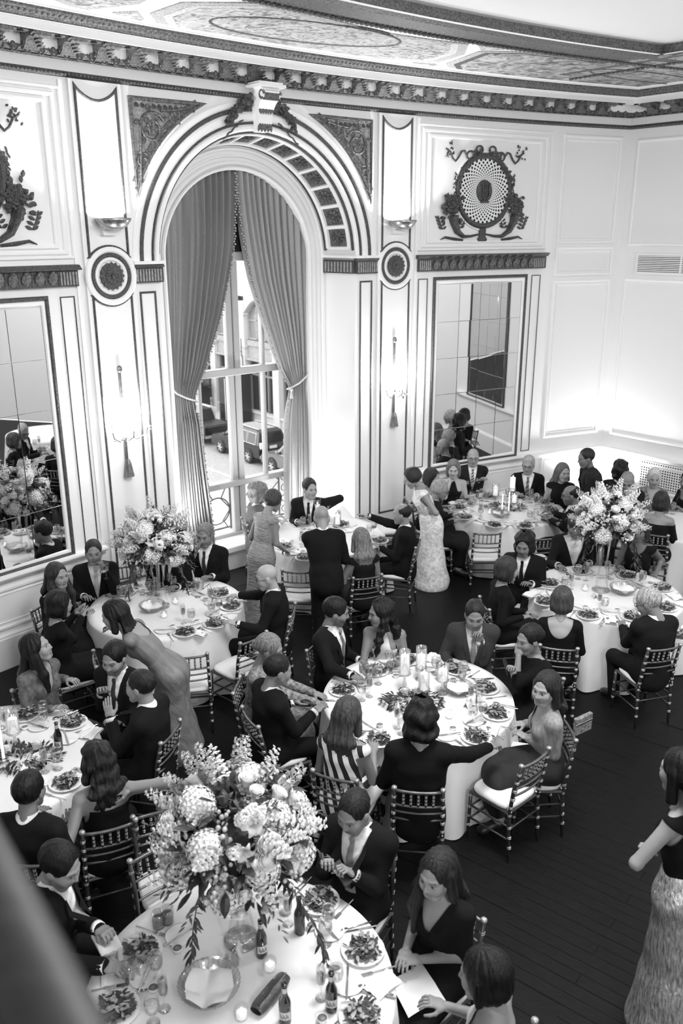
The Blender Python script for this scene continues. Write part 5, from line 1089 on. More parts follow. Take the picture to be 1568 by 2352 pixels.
# ------------------------------------------------------------------ people: bodies grown as one smooth surface from a posed skeleton
class Field:
    def __init__(s, lo, hi, h):
        s.lo = np.array(lo, float); s.h = h; n = np.ceil((np.array(hi, float)-s.lo)/h).astype(int)+1; s.n = n
        s.ax = [(s.lo[i]+h*np.arange(n[i])).astype(np.float32) for i in range(3)]; s.F = np.full(tuple(n), 0.5, np.float32)
    def _sl(s, lo, hi):
        a = np.clip(np.floor((np.asarray(lo)-s.lo)/s.h).astype(int), 0, s.n); b = np.clip(np.ceil((np.asarray(hi)-s.lo)/s.h).astype(int)+1, 0, s.n)
        if np.any(b <= a): return None
        sl = tuple(slice(a[i], b[i]) for i in range(3)); return sl, s.ax[0][sl[0]][:, None, None], s.ax[1][sl[1]][None, :, None], s.ax[2][sl[2]][None, None, :]
    def _mix(s, sl, d, k, op='u'):
        f = s.F[sl]
        if op == 'u': m = np.minimum(f, d); m -= np.maximum(k-np.abs(f-d), 0)**2/(4*k)
        else: d = -d; m = np.maximum(f, d); m += np.maximum(k-np.abs(f-d), 0)**2/(4*k)
        s.F[sl] = m
    def cap(s, a, b, ra, rb, k=0.02, op='u'):
        a = np.asarray(a, float); b = np.asarray(b, float); r = max(ra, rb)+k*1.5+s.h*2; g = s._sl(np.minimum(a, b)-r, np.maximum(a, b)+r)
        if g is None: return
        sl, X, Y, Z = g; ab = b-a; L = ab@ab+1e-12; t = np.clip(((X-a[0])*ab[0]+(Y-a[1])*ab[1]+(Z-a[2])*ab[2])/L, 0, 1)
        d = np.sqrt((X-a[0]-ab[0]*t)**2+(Y-a[1]-ab[1]*t)**2+(Z-a[2]-ab[2]*t)**2)-(ra+(rb-ra)*t); s._mix(sl, d, k, op)
    def ell(s, c, r, k=0.02, op='u', M=None):
        c = np.asarray(c, float); r = np.broadcast_to(np.asarray(r, float), (3,)); e = max(r)+k*1.5+s.h*2 if M is not None else r+k*1.5+s.h*2; g = s._sl(c-e, c+e)
        if g is None: return
        sl, X, Y, Z = g; x, y, z = X-c[0], Y-c[1], Z-c[2]
        if M is not None: x, y, z = [M[0][i]*x+M[1][i]*y+M[2][i]*z for i in range(3)]
        x, y, z = x/r[0], y/r[1], z/r[2]; n = np.sqrt(x*x+y*y+z*z); g2 = np.sqrt((x/r[0])**2+(y/r[1])**2+(z/r[2])**2)+1e-6; s._mix(sl, n*(n-1)/g2, k, op)
    def seg(s, a, b, wa, da, wb, db, k=0.03, X0=(1, 0, 0)):
        a = np.asarray(a, float); b = np.asarray(b, float); r = max(wa, wb, da, db)+k*1.5+s.h*2; g = s._sl(np.minimum(a, b)-r, np.maximum(a, b)+r)
        if g is None: return
        sl, X, Y, Z = g; ab = b-a; L = np.linalg.norm(ab); az = ab/L; ax = np.asarray(X0, float); ax = ax-az*(ax@az); ax /= np.linalg.norm(ax); ay = np.cross(az, ax)
        x, y, z = X-a[0], Y-a[1], Z-a[2]; h = x*az[0]+y*az[1]+z*az[2]; t = np.clip(h/L, 0, 1); h = h-t*L
        px = x*ax[0]+y*ax[1]+z*ax[2]; py = x*ay[0]+y*ay[1]+z*ay[2]; w = wa+(wb-wa)*t; d = da+(db-da)*t; m = np.minimum(w, d)
        n = np.sqrt((px/w)**2+(py/d)**2+(h/m)**2); s._mix(sl, (n-1)*m, k)
    def noise(s, amp, f, seed=0):
        X, Y, Z = s.ax[0][:, None, None], s.ax[1][None, :, None], s.ax[2][None, None, :]
        s.F += amp*(np.sin(f*X+seed+1.3*np.sin(f*.7*Z))*np.sin(f*1.1*Y+2*seed)+np.sin(f*.9*Z+3*seed+np.sin(f*.6*X)))
    def mesh(s):
        F = s.F; ins = F < 0; nx, ny, nz = F.shape; cn = (nx-1, ny-1, nz-1); N = cn[0]*cn[1]*cn[2]
        cid, ps, quads = [], [], []
        for ax in range(3):
            sa = [slice(None)]*3; sb = [slice(None)]*3; sa[ax] = slice(0, -1); sb[ax] = slice(1, None)
            A, B = F[tuple(sa)], F[tuple(sb)]; ia = ins[tuple(sa)]; I, J, K = np.nonzero(ia != ins[tuple(sb)])
            if not len(I): continue
            fa, fb = A[I, J, K], B[I, J, K]; t = fa/(fa-fb); pos = np.stack([I, J, K], 1).astype(float); pos[:, ax] += t; o1, o2 = [(1, 2), (2, 0), (0, 1)][ax]; idx = np.stack([I, J, K], 1); cs = []; ok = np.ones(len(I), bool)
            for d1, d2 in ((1, 1), (0, 1), (0, 0), (1, 0)):
                c = idx.copy(); c[:, o1] -= d1; c[:, o2] -= d2; v = np.all((c >= 0) & (c < np.array(cn)), 1); ok &= v; l = (c[:, 0]*cn[1]+c[:, 1])*cn[2]+c[:, 2]; cs.append(l); cid.append(l[v]); ps.append(pos[v])
            qd = np.stack(cs, 1)[ok]; fl = ia[I, J, K][ok]; qd[~fl] = qd[~fl][:, ::-1]; quads.append(qd)
        if not quads: return np.zeros((0, 3)), np.zeros((0, 4), int)
        cid = np.concatenate(cid); ps = np.concatenate(ps); u, inv = np.unique(cid, return_inverse=True); cnt = np.bincount(inv); V = np.stack([np.bincount(inv, ps[:, i])/cnt for i in range(3)], 1)*s.h+s.lo
        return V, np.searchsorted(u, np.concatenate(quads))
def keepfaces(V, Q, fn):                            # keep where fn > 0, cutting the surface cleanly along fn = 0
    if not len(Q): return V, Q
    f = np.asarray(fn(V[:, 0], V[:, 1], V[:, 2]), float); f = np.where(np.abs(f) < 1e-6, 1e-6, f); k = f[Q] > 0; full = k.all(1); part = k.any(1) & ~full
    T = np.concatenate([Q[part][:, [0, 1, 2]], Q[part][:, [0, 2, 3]]]); kt = f[T] > 0; c = kt.sum(1); out = [Q[full]]; nv = [V]; n = len(V)
    def cut(A, B): t = f[A]/(f[A]-f[B]); return V[A]+(V[B]-V[A])*t[:, None]
    t3 = T[c == 3]; out.append(np.concatenate([t3, t3[:, 2:]], 1))
    for want in (1, 2):
        S = T[c == want]; ks = kt[c == want]
        if not len(S): continue
        i = np.argmax(ks if want == 1 else ~ks, 1); r = np.arange(len(S)); A, B, C = S[r, i], S[r, (i+1) % 3], S[r, (i+2) % 3]; p, q = cut(A, B), cut(A, C); ip = n+np.arange(len(S)); iq = ip+len(S); nv += [p, q]; n += 2*len(S)
        out.append(np.stack([A, ip, iq, iq], 1) if want == 1 else np.stack([ip, B, C, iq], 1))
    Vn = np.concatenate(nv); Qn = np.concatenate(out); u, inv = np.unique(Qn, return_inverse=True); return Vn[u], inv.reshape(Qn.shape)
def AND(*a): return np.minimum.reduce([np.broadcast_to(x, np.shape(a[0])) if np.ndim(x) == 0 else x for x in a])
def OR(*a): return np.maximum.reduce([np.broadcast_to(x, np.shape(a[0])) if np.ndim(x) == 0 else x for x in a])
# ---- heads and hands, grown once and reused
def head_field(h, fem):
    f = Field((-.105, -.14, -.20), (.105, .15, .135), h); j = 0.92 if fem else 1.0
    f.ell((0, -.012, .034), (.077, .097, .086), .02); f.ell((0, .022, -.040), (.0645*j, .074, .076), .04); f.cap((-.020*j, .062, -.100), (.020*j, .062, -.100), .020, .020, .03)
    for s in (-1, 1):
        f.cap((s*.058*j, -.005, -.045), (s*.030*j, .058, -.096), .018, .016, .03); f.ell((s*.038, .064, -.028), (.028, .026, .034), .03)
        f.cap((s*.014, .087, .028), (s*.046, .071, .027), .009, .008, .018); f.ell((s*.079, -.008, -.012), (.010, .022, .032), .008)
    for s in (-1, 1): f.ell((s*.032, .099, .004), (.017, .018, .012), .012, 'd')
    for s in (-1, 1): f.ell((s*.032, .078, .004), (.0135, .0135, .0125), .003)
    f.cap((0, .090, .014), (0, .109, -.026), .0075, .0105, .012); f.cap((-.013, .098, -.030), (.013, .098, -.030), .0075, .0075, .008)
    f.cap((-.017, .090, -.057), (.017, .090, -.057), .0065, .0065, .006); f.cap((-.014, .090, -.069), (.014, .090, -.069), .0075, .0075, .006); f.cap((-.020, .100, -.063), (.020, .100, -.063), .0022, .0022, .003, 'd')
    f.cap((0, -.022, -.05), (0, -.042, -.19), .052*j+.002, .054*j+.002, .02); return f
def head_tone(V, beard):
    x, y, z = np.abs(V[:, 0]), V[:, 1], V[:, 2]; t = np.ones(len(V))
    face = y > .03
    if beard:
        b = np.clip((-.042+.9*np.maximum(x-.052, 0)-z)/.014, 0, 1)*np.clip((y+.012)/.02, 0, 1)*np.clip((z+.130)/.012, 0, 1); b = np.maximum(b, np.clip(1-np.abs(z+.046)/.009, 0, 1)*(x < .026)*(y > .08)*.9)
        t = 1-(1-beard)*b
    t[(np.abs(z+.063) < .013) & (x < .024) & (y > .080)] = .62
    e = face & (((x-.032)/.017)**2+((z-.004)/.0085)**2 < 1) & (y > .07); t[e] = 1.05
    t[face & (((x-.032)/.0075)**2+((z-.004)/.0075)**2 < 1) & (y > .07)] = .10
    t[face & (np.abs(z-.012) < .003) & (x > .016) & (x < .05) & (y > .06)] = .25
    t[face & (np.abs(z-.030+.12*(x-.032)**2*8) < .0036) & (x > .014) & (x < .050) & (y > .055)] = .45
    return t
_HC = {}
def get_head(fem, lod):
    k = (fem, lod)
    if k not in _HC: _HC[k] = head_field(lod, fem).mesh()
    return _HC[k]
def hand_field(h, pose):
    f = Field((-.09, -.045, -.115), (.085, .225, .06), h)
    f.seg((0, -.03, 0), (0, .03, 0), .024, .019, .034, .016, .015); f.seg((0, .02, 0), (.0, .082, .002), .036, .0145, .041, .013, .012)
    C = {'relaxed': (18, 28, 22), 'grip': (48, 62, 40), 'fist': (78, 95, 60), 'flat': (4, 6, 4), 'point': (8, 10, 6)}[pose]
    for i, (x, L, sp) in enumerate(((.030, .070, 7), (.010, .080, 2), (-.011, .074, -3), (-.031, .058, -9))):
        p = np.array([x, .083, .001]); cu = C
        if pose == 'point' and i > 0: cu = (70, 90, 50)
        a = 0; sp_ = math.radians(sp); r0 = .0088 if i < 3 else .0076
        for j, fr in enumerate((.45, .30, .25)):
            a += math.radians(cu[j]+i*2); d = np.array([math.sin(sp_)*math.cos(a), math.cos(a)*math.cos(sp_), -math.sin(a)]); q = p+d*L*fr; f.cap(p, q, r0-.0007*j, r0-.0007*(j+1), .005); p = q
    d = np.array([.62, .66, -.40]); d /= np.linalg.norm(d)
    if pose in ('grip', 'fist'): d = np.array([.40, .62, -.68]); d /= np.linalg.norm(d)
    p = np.array([.024, .018, -.004]); q = p+d*.045; f.cap(p, q, .0145, .0115, .012); d2 = d+np.array([-.35, .4, -.1 if pose != 'flat' else .1]); d2 /= np.linalg.norm(d2); q2 = q+d2*.032; f.cap(q, q2, .0108, .0095, .005); f.cap(q2, q2+(d2+np.array([-.2, .2, 0]))*.024, .0095, .0075, .005)
    return f
_HA = {}
def get_hand(pose, lod, side):                      # modelled as the right hand (thumb towards -x after mirroring for the side)
    k = (pose, lod)
    if k not in _HA: _HA[k] = hand_field(lod, pose).mesh()
    V, Q = _HA[k]
    if side > 0: V = V*np.array([-1, 1, 1]); Q = Q[:, ::-1]
    return V, Q
def unit(v): v = np.asarray(v, float); return v/(np.linalg.norm(v)+1e-12)
def ik(a, target, l1, l2, pole):
    a = np.asarray(a, float); t = np.asarray(target, float); d = t-a; L = np.linalg.norm(d); Lc = min(max(L, abs(l1-l2)+.03), (l1+l2)*.995); u = d/L; t = a+u*Lc; x = (l1*l1-l2*l2+Lc*Lc)/(2*Lc); h = math.sqrt(max(0, l1*l1-x*x)); p = np.asarray(pole, float); p = p-u*(p@u); p = unit(p); return a+u*x+p*h, t
def R3(axis, deg): return np.array(Matrix.Rotation(math.radians(deg), 3, axis))
SKIN = {}
def skin(g):
    g = g*.92
    k = round(g, 2)
    if k not in SKIN: SKIN[k] = mat('skin_tone', g, 0.5, bump=0.04, scale=60, tone=True) if not SKIN else mat('skin_tone_%d' % len(SKIN), g, 0.5, bump=0.04, scale=60, tone=True)
    return SKIN[k]
def cloth(kind, g):
    if g < .1: g = g*.6
    return mat('%s_cloth_%d' % (kind, int(g*1000)), g, 0.85 if kind != 'satin' else 0.4, bump=0.25, scale=9 if kind != 'tweed' else 90, vary=0.12 if kind in ('suit', 'dress', 'satin') else 0.5, sheen=0.0, spec=0.18)
def hairmat(g): return mat('hair_%d' % int(g*1000), g*(.6 if g < .1 else .8), 0.5, bump=0.35, scale=26, vary=0.55, stretch=(3.5, 3.5, 0.5), spec=0.25)
NPEOPLE = [0]
def person(label, head, face=180, lean=5, side=0, hy=0, hp=10, hr=0, sex='m', pose='sit', h=1.0, wear='suit', g=0.012, shirt=0.72, tie=None, hair='short', hg=0.02, skin_g=0.30, beard=0, L=None, R=None, neckline='scoop', sleeves='none', glasses=False, hz=None, lod=None, hands=('relaxed', 'relaxed'), skirt=None, extra=None, pz=None, ph=None, chairlab=None, twist=0, vopen=0.075, polL=None, polR=None, legs=True, tiek='dress', hup=None):
    """head: photograph position of the head's middle; the body is built under it and set on its seat or the floor"""
    lean = lean*.55 if pose == 'sit' else lean
    fem = sex == 'f'; NPEOPLE[0] += 1; seed = NPEOPLE[0]
    sw = .150 if fem else .172; bw = .88 if fem else 1.0
    Ry = R3('Z', -face); Rt = Ry @ R3('X', -lean) @ R3('Y', side); Rh = R3('Z', -(face+hy)) @ R3('X', -hp) @ R3('Y', hr)
    pz = pz if pz is not None else ((.565 if pose == 'sit' else .93*h)); ph = ph
    spine = .50*h; J = np.array([0, .005, spine+.075]); hoff = np.array([0, .030, .108])
    rel = Rt @ J + Rh @ hoff; hw = at(head[0], head[1], pz+rel[2]); pel = hw-rel; T = lambda p: Rt.T @ (np.asarray(p, float)-pel)
    dist = np.linalg.norm(hw-np.array([0, 0, CH])); near = dist < 8.6; lod = lod or (.0048 if near else .0068); vox = .0155 if near else .019
    hs = 1.07 if not fem else 1.03; hs *= (0.5+0.5*h)
    # skeleton in the torso's own frame
    hipL = lambda s: np.array([s*.088, 0, -.01]); N0 = np.array([0, -.005, spine]); 
    B = {}
    for s in (-1, 1): B['sh', s] = np.array([s*sw, -.012, spine-.055])
    yaw = lambda r, f, z: pel*np.array([1, 1, 0])+Ry @ np.array([r, f, 0])+np.array([0, 0, z])
    for s, spec in ((-1, L), (1, R)):
        if spec is None: spec = ('l', s*.13, .34, .79) if pose == 'sit' else ('l', s*.26, .06, pz-.10)
        tw = yaw(*spec[1:]) if spec[0] == 'l' else at(spec[1], spec[2], spec[3]) if spec[0] == 'p' else hw+Ry @ np.array(spec[1:])
        tg = T(tw); pole = (polL if s < 0 else polR) or (s*.34, -.45, -.8); pole = Rt.T @ (Ry @ np.array(pole, float))
        d0 = tg-B['sh', s]; wr = tg-unit(d0)*.06
        B['el', s], B['wr', s] = ik(B['sh', s], wr, .285*h, .250*h, pole)
    for s in (-1, 1):
        if pose == 'sit': kn, an, to = yaw(s*.13, .43*h, .50), yaw(s*.12, .38*h, .10), yaw(s*.14, .52*h, .045); 
        else: kn, an, to = yaw(s*.095, .02, .50*h), yaw(s*.10, -.03, .09), yaw(s*.13, .13, .045)
        if pose == 'stand' and lean > 12: kn = kn*1.0
        B['kn', s], B['an', s], B['to', s] = T(kn), T(an), T(to)
        hp_w = pel+Rt @ hipL(s); B['hip', s] = hipL(s)
    # ---- primitives
    LV = [(-.03, .165, .118), (.09, .148 if not fem else .125, .105 if not fem else .088), (.24, .158 if not fem else .132, .112 if not fem else .098), (.37, .172 if not fem else .142, .115 if not fem else .10), (.445, .150 if not fem else .125, .085 if not fem else .075)]
    if fem: LV[0] = (-.03, .172, .120)
    def torso(f, o, k=.04):
        for (z0, w0, d0), (z1, w1, d1) in zip(LV[:-1], LV[1:]): f.seg((0, 0, z0*h), (0, 0, z1*h), w0+o, d0+o, w1+o, d1+o, k)
        for s in (-1, 1): f.cap((s*.05, -.005, spine-.045), B['sh', s], .062*bw+o, .060*bw+o, .04)
        if fem:
            for s in (-1, 1): f.ell((s*.066, .078, .335*h), (.056+o, .050+o, .058+o), .04)
    def arms(f, o, t1=1.0, k=.02):
        for s in (-1, 1):
            f.cap(B['sh', s], B['el', s], .054*bw+o, .042*bw+o, k)
            if t1 > 0: f.cap(B['el', s], B['el', s]+(B['wr', s]-B['el', s])*t1, .042*bw+o, (.042+(.028-.042)*t1)*bw+o, k)
    def legsp(f, o, k=.03):
        for s in (-1, 1): f.cap(B['hip', s], B['kn', s], .086+o, .060+o, k); f.cap(B['kn', s], B['an', s], .058+o, .042+o, k)
    def feet(f, o):
        for s in (-1, 1): f.cap(B['an', s]+unit(B['to', s]-B['an', s])*(-.02), B['to', s], .040+o, .036+o, .02)
    pts = np.array([v for v in B.values()]+[N0, (0, 0, 0)]); lo, hi = pts.min(0)-.19, pts.max(0)+.19; hi[2] = max(hi[2], spine+.12)
    f = Field(lo, hi, vox); torso(f, 0); arms(f, 0); f.cap(N0-np.array([0, 0, .04]), J+np.array([0, 0, .0]), .058*bw, .054*bw, .035)
    if legs: legsp(f, 0); feet(f, 0)
    BV, BQ = f.mesh(); bodyF = f
    # head, hands placed in the torso frame and joined into the one body mesh
    HT = Rt.T @ Rh; hc = J+HT @ hoff; HV, HQ = get_head(fem, lod); tone = [np.ones(len(BV)), head_tone(HV, beard)]
    V = [BV, (HV*hs) @ HT.T+hc]; Q = [BQ, HQ+len(BV)]; n = len(BV)+len(HV)
    for s in (-1, 1):
        fd = unit(B['wr', s]-B['el', s]); up = Rt.T @ np.array(hup[0 if s < 0 else 1] if hup else (0, 0, 1.0)); zz = unit(up-fd*(up@fd)); xx = np.cross(fd, zz); M = np.stack([xx, fd, zz], 1)
        hv, hq = get_hand(hands[0 if s < 0 else 1], lod*(.85 if near else .95), s); hv = (hv*(.92 if fem else 1.0)*h) @ M.T+B['wr', s]; V.append(hv); Q.append(hq+n); n += len(hv); tone.append(np.full(len(hv), .95))
    root_M = Matrix.Translation(Vector(pel.tolist())) @ Matrix(Rt.tolist()).to_4x4()
    root = link('person', new_mesh('person', np.concatenate(V), np.concatenate(Q), skin(skin_g), True, np.concatenate(tone))); root.matrix_world = root_M
    tag(root, label, 'person')
    def child(name, V, Q, m, smooth=True):
        if len(Q): return link(name, new_mesh(name, V, Q, m, smooth), root)
    def smask(C): return C
    vz0, vz1 = .14*h, spine+.02
    def vw(z): return np.clip((z-vz0)/(vz1-vz0), 0, 1.2)*vopen
    # ---- clothes
    if wear == 'suit':
        cs = cloth('suit', g); rn = np.array([0, 0, spine+.01]); neckr = lambda x, y, z: np.hypot(x, (y+.012))
        f = Field(lo, hi, vox); torso(f, .021); arms(f, .014, .93); f.seg((0, -.01, -.10), (0, -.005, .03), .185, .135, .170, .128, .05)
        if pose == 'sit': 
            for s in (-1, 1): f.cap(B['hip', s], B['hip', s]*.78+B['kn', s]*.22, .105, .098, .04)
        f.noise(.0022, 30, seed); JV, JQ = f.mesh(); jf = f
        def jm(x, y, z): return AND(OR(neckr(x, y, z)-.070, spine-.05-z), OR(.02-y, np.abs(x)-vw(z), vz0-z, z-spine-.05))
        child('jacket', *keepfaces(JV, JQ, jm), cs)
        f = Field(lo, (hi[0], hi[1], spine+.12), .012); torso(f, .010); f.cap(N0-np.array([0, 0, .05]), J*.55+N0*.45+np.array([0, 0, .012]), .066*bw, .061*bw, .03); SV, SQ = f.mesh(); sf = f
        child('shirt', *keepfaces(SV, SQ, lambda x, y, z: AND(OR(AND(y+.01, vw(z)+.03-np.abs(x), z-vz0+.03), AND(.105-neckr(x, y, z), z-spine+.06)), spine+.060-.16*np.maximum(y+.012, 0)-z)), cloth('shirt', shirt))
        q = MB()
        for s in (-1, 1):
            a, b = B['el', s], B['wr', s]; d = b-a; q.tube([a+d*.88, a+d*1.0], [.043*bw, .040*bw], 14)
        child('shirt_cuff', q.verts(), q.F, cloth('shirt', shirt))
        def fronty(F_, x, z):
            i = int(np.clip(round((x-F_.lo[0])/F_.h), 0, F_.n[0]-1)); k = int(np.clip(round((z-F_.lo[2])/F_.h), 0, F_.n[2]-1)); c = F_.F[i, :, k]; j = np.nonzero(c < 0)[0]; return F_.ax[1][j[-1]]+F_.h*.6 if len(j) else .1
        if tie is not None:
            q = MB(); zs = np.linspace(spine-.005, .12*h, 10); V_ = []
            for z in zs:
                t = (spine-z)/(spine-.12*h); wv = .013+.024*t; y = fronty(sf, 0, min(z, spine-.02))+.005; V_ += [(-wv, y, z), (0, y+.006, z), (wv, y, z)]
            q.add(V_, [(3*i+j, 3*i+j+1, 3*i+j+4, 3*i+j+3) for i in range(9) for j in range(2)]); q.ball((0, V_[1][1]+.003, spine-.012), (.019, .013, .022), 8, 6)
            child('tie', q.verts(), q.F, TIES.get(tie) if isinstance(tie, str) else cloth('tie', tie))
        if near or dist < 13.5:
            for s in (-1, 1):
                q = MB(); V_ = []; zs = np.linspace(vz0+.01, spine-.02, 8)
                for i, z in enumerate(zs):
                    t = i/7; x0 = vw(z); wv = .012+.045*math.sin(math.pi*min(1, t*1.05))**.7*(.5+.5*t); 
                    for e in (0, .5, 1): x = s*(x0+wv*e); V_.append((x, fronty(jf, x, z)+.006+.004*(1-e), z))
                q.add(V_, [(3*i+j, 3*i+j+1, 3*i+j+4, 3*i+j+3) for i in range(7) for j in range(2)]); child('lapel', q.verts(), q.F, cs)
        f = Field(lo, hi, vox); legsp(f, .014); f.ell((0, -.01, -.02), (.165, .12, .11), .04)
        if legs: child('trousers', *f.mesh(), cs)
    else:
        cm = g if not isinstance(g, float) else cloth(wear, g); o = .009
        f = Field(lo, hi, vox); torso(f, o, .045)
        if sleeves != 'none': arms(f, .010, {'long': .95, 'short': 0.0, 'half': .35}[sleeves])
        f.noise(.0016, 34, seed); DV, DQ = f.mesh(); top = {'strapless': .385, 'scoop': .47, 'high': .50, 'vneck': .475, 'halter': .47, 'offshoulder': .405, 'lowback': .46, 'scoopback': .47}[neckline]*h; nb = lambda x, y, z: np.hypot(x, (y+.012))
        upA = {s: unit(B['el', s]-B['sh', s]) for s in (-1, 1)}
        def dm(x, y, z):
            ax = np.abs(x); k = top-z
            if neckline == 'scoop': k = AND(.50*h-z, OR(.40*h-z, -y, np.hypot(ax, z-.50*h)-.10), nb(x, y, z)-.072)
            if neckline in ('scoopback', 'lowback'): k = AND(.52*h-z, nb(x, y, z)-.075, OR(y, np.hypot(ax*1.1, (z-.52*h)*(.75 if neckline == 'scoopback' else .45))-.13))
            if neckline == 'vneck': k = AND(nb(x, y, z)-.070, OR(-y, ax-(z-.30*h)*.42), .52*h-z)
            if neckline == 'halter': k = AND(OR(.36*h-z, AND(.50*h-z, y-.01, .03+.35*(.50*h-z)-ax, nb(x, y, z)-.062)), OR(y+.02, .30*h-z))
            if neckline == 'high': k = AND(nb(x, y, z)-.064, .54*h-z)
            if sleeves == 'none':
                for s in (-1, 1):
                    P = np.stack([x, y, z], -1)-B['sh', s]; pa = P @ upA[s]; k = AND(k, OR((.012 if neckline != 'high' else .02)-pa, np.linalg.norm(P-np.outer(pa, upA[s]), axis=1)-.085, .08-s*x))
            return k
        child('dress_top' if wear != 'top' else 'top', *keepfaces(DV, DQ, dm), cm)
        km = skirt if skirt is not None else cm; f = Field(np.minimum(lo, np.array([-.36, lo[1], lo[2]])), np.maximum(hi, np.array([.36, hi[1], lo[2]])), vox); f.seg((0, 0, -.05), (0, 0, .09*h), .19, .14, .16, .12, .05)
        if pose == 'sit':
            for s in (-1, 1): f.cap(B['hip', s], B['kn', s], .100, .080, .05)
            km_, am_ = (B['kn', -1]+B['kn', 1])/2, (B['an', -1]+B['an', 1])/2; f.seg((B['hip', -1]+B['hip', 1])/2, km_, .17, .095, .20, .085, .06); f.seg(km_, km_*.3+am_*.7, .20, .085, .21, .10, .06)
        else:
            fl = (B['an', -1]+B['an', 1])/2; fl = fl+(fl-0)/np.linalg.norm(fl)*.03; f.seg((0, 0, -.05), fl*.45, .19, .15, .185, .16, .05); f.seg(fl*.45, fl, .185, .16, .27, .25, .05)
        f.noise(.004, 22, seed)
        child('skirt', *f.mesh(), km)
    if legs:
        f = Field(lo, hi, .016); feet(f, .008); child('shoe', *f.mesh(), mat('shoe_leather', 0.012, 0.35))
    # ---- hair
    if hair != 'bald':
        hz_ = .0065 if near else .0085; dn = HT.T @ (Rt.T @ np.array([0, 0, -1.0])); ext = .52 if hair in ('long', 'wavy', 'pony') else .0
        lo_ = np.minimum(np.array([-.15, -.19, -.20]), np.array([-.13, -.20, -.05])+dn*ext); hi_ = np.maximum(np.array([.15, .15, .16]), np.array([.13, .10, .0])+dn*ext)
        f = Field(lo_, hi_, hz_); o = {'short': .014, 'crew': .008, 'fringe': .005, 'curly': .036, 'bob': .020, 'long': .016, 'wavy': .020, 'updo': .013, 'pixie': .018, 'pony': .013}[hair]
        f.ell((0, -.016-.6*o, .034+.15*o), (.0785+.75*o, .099+o, .088+o), .01)
        if hair in ('bob', 'pixie', 'curly'):
            zb = {'bob': -.045, 'pixie': -.005, 'curly': -.055}[hair]; f.ell((0, -.035, zb), (.088+o*.7, .085+o, .085 if hair != 'pixie' else .07), .03)
            if hair == 'bob':
                for s in (-1, 1): f.cap((s*.078, .005, .02), (s*.080, .010, -.095), .026, .020, .03)
        if hair in ('long', 'wavy'):
            b0 = np.array([0, -.085, -.01]); L1 = b0+dn*.17+np.array([0, -.045, 0]); L2 = b0+dn*(.36 if hair == 'long' else .42)+np.array([0, -.045, 0]); f.seg(b0, L1, .090, .045, .105, .045, .04, X0=(1, 0, 0)); f.seg(L1, L2, .105, .042, .075, .028, .04)
            for s in (-1, 1): f.cap((s*.078, -.01, .02), np.array([s*.092, -.02, -.02])+dn*.10, .028, .030, .03)
            for s in ((-1, 1) if extra == 'front' else (1,) if extra == 'frontR' else (-1,) if extra == 'frontL' else ()):
                a = np.array([s*.085, .0, -.05]); f.cap(a, a+dn*.16+np.array([s*.02, .055, 0]), .032, .035, .03); f.cap(a+dn*.16+np.array([s*.02, .055, 0]), a+dn*.32+np.array([s*.01, .075, 0]), .035, .016, .03)
        if hair == 'updo': f.ell((0, -.115, .0), (.05, .042, .048), .02)
        if hair == 'pony': b = np.array([0, -.12, .02]); f.cap(b, b+dn*.10+np.array([0, -.03, 0]), .028, .032, .02); f.cap(b+dn*.10+np.array([0, -.03, 0]), b+dn*.32, .032, .014, .02)
        X_, Y_, Z_ = f.ax[0][:, None, None], f.ax[1][None, :, None], f.ax[2][None, None, :]; th = np.arctan2(X_-.02*(seed % 3-1), -(Y_+.01))
        if hair in ('curly', 'wavy'): f.noise(.0042 if hair == 'wavy' else .0075, 75 if hair == 'wavy' else 58, seed)
        elif hair in ('short', 'crew', 'fringe', 'pixie'): f.F += .0016*np.sin(95*X_+seed+2*np.sin(40*Y_))*np.sin(80*Z_+30*Y_)+.0014*np.sin(17*th+25*Z_+seed)
        if hair in ('bob', 'long', 'wavy', 'pony', 'updo'): f.F += .0026*np.sin(15*th+12*Z_*np.sin(seed)+seed)+.0016*np.sin(31*th+9*Z_+2*seed)
        px_ = .014*((seed % 3)-1)
        # carve the face (and, for short cuts, the nape)
        f.ell((px_ if hair in ('bob', 'long', 'wavy', 'updo', 'short') else 0, .112, -.004), (.071 if hair not in ('bob', 'long', 'wavy') else .064, .088, .110), .012, 'd')
        if hair in ('short', 'crew'):
            f.ell((0, .075, -.125), (.16, .095, .115), .01, 'd'); f.ell((0, -.06, -.165), (.15, .12, .105), .01, 'd')
            for s in (-1, 1): f.ell((s*.095, .0, -.02), (.022, .030, .04), .006, 'd')
        if hair == 'fringe': f.ell((0, .035, .13), (.088, .115, .098), .01, 'd'); f.ell((0, .09, -.02), (.14, .095, .14), .01, 'd'); f.ell((0, -.06, -.165), (.15, .12, .105), .01, 'd')
        if hair == 'pixie': f.ell((0, .09, -.11), (.14, .085, .10), .01, 'd'); f.ell((0, -.04, -.19), (.15, .12, .09), .01, 'd')
        hv, hq = f.mesh(); child('hair', (hv*hs) @ HT.T+hc, hq, hairmat(hg))
    if glasses:
        q = MB()
        for s in (-1, 1):
            q.tube([(s*.033+.022*math.cos(t), .103-.10*(.022*math.cos(t))**2*20, .003+.017*math.sin(t)) for t in np.linspace(0, 6.283, 15)[:-1]], .0028, 5, closed=True); q.tube([(s*.056, .098, .006), (s*.078, .06, .006), (s*.083, -.01, .004)], .0026, 5)
        q.tube([(-.011, .105, .006), (.011, .105, .006)], .0026, 5); child('eyeglasses', (q.verts()*hs) @ HT.T+hc, q.F, mat('glasses_frame', 0.02, 0.3), False)
    root['_chair'] = 0
    del root['_chair']
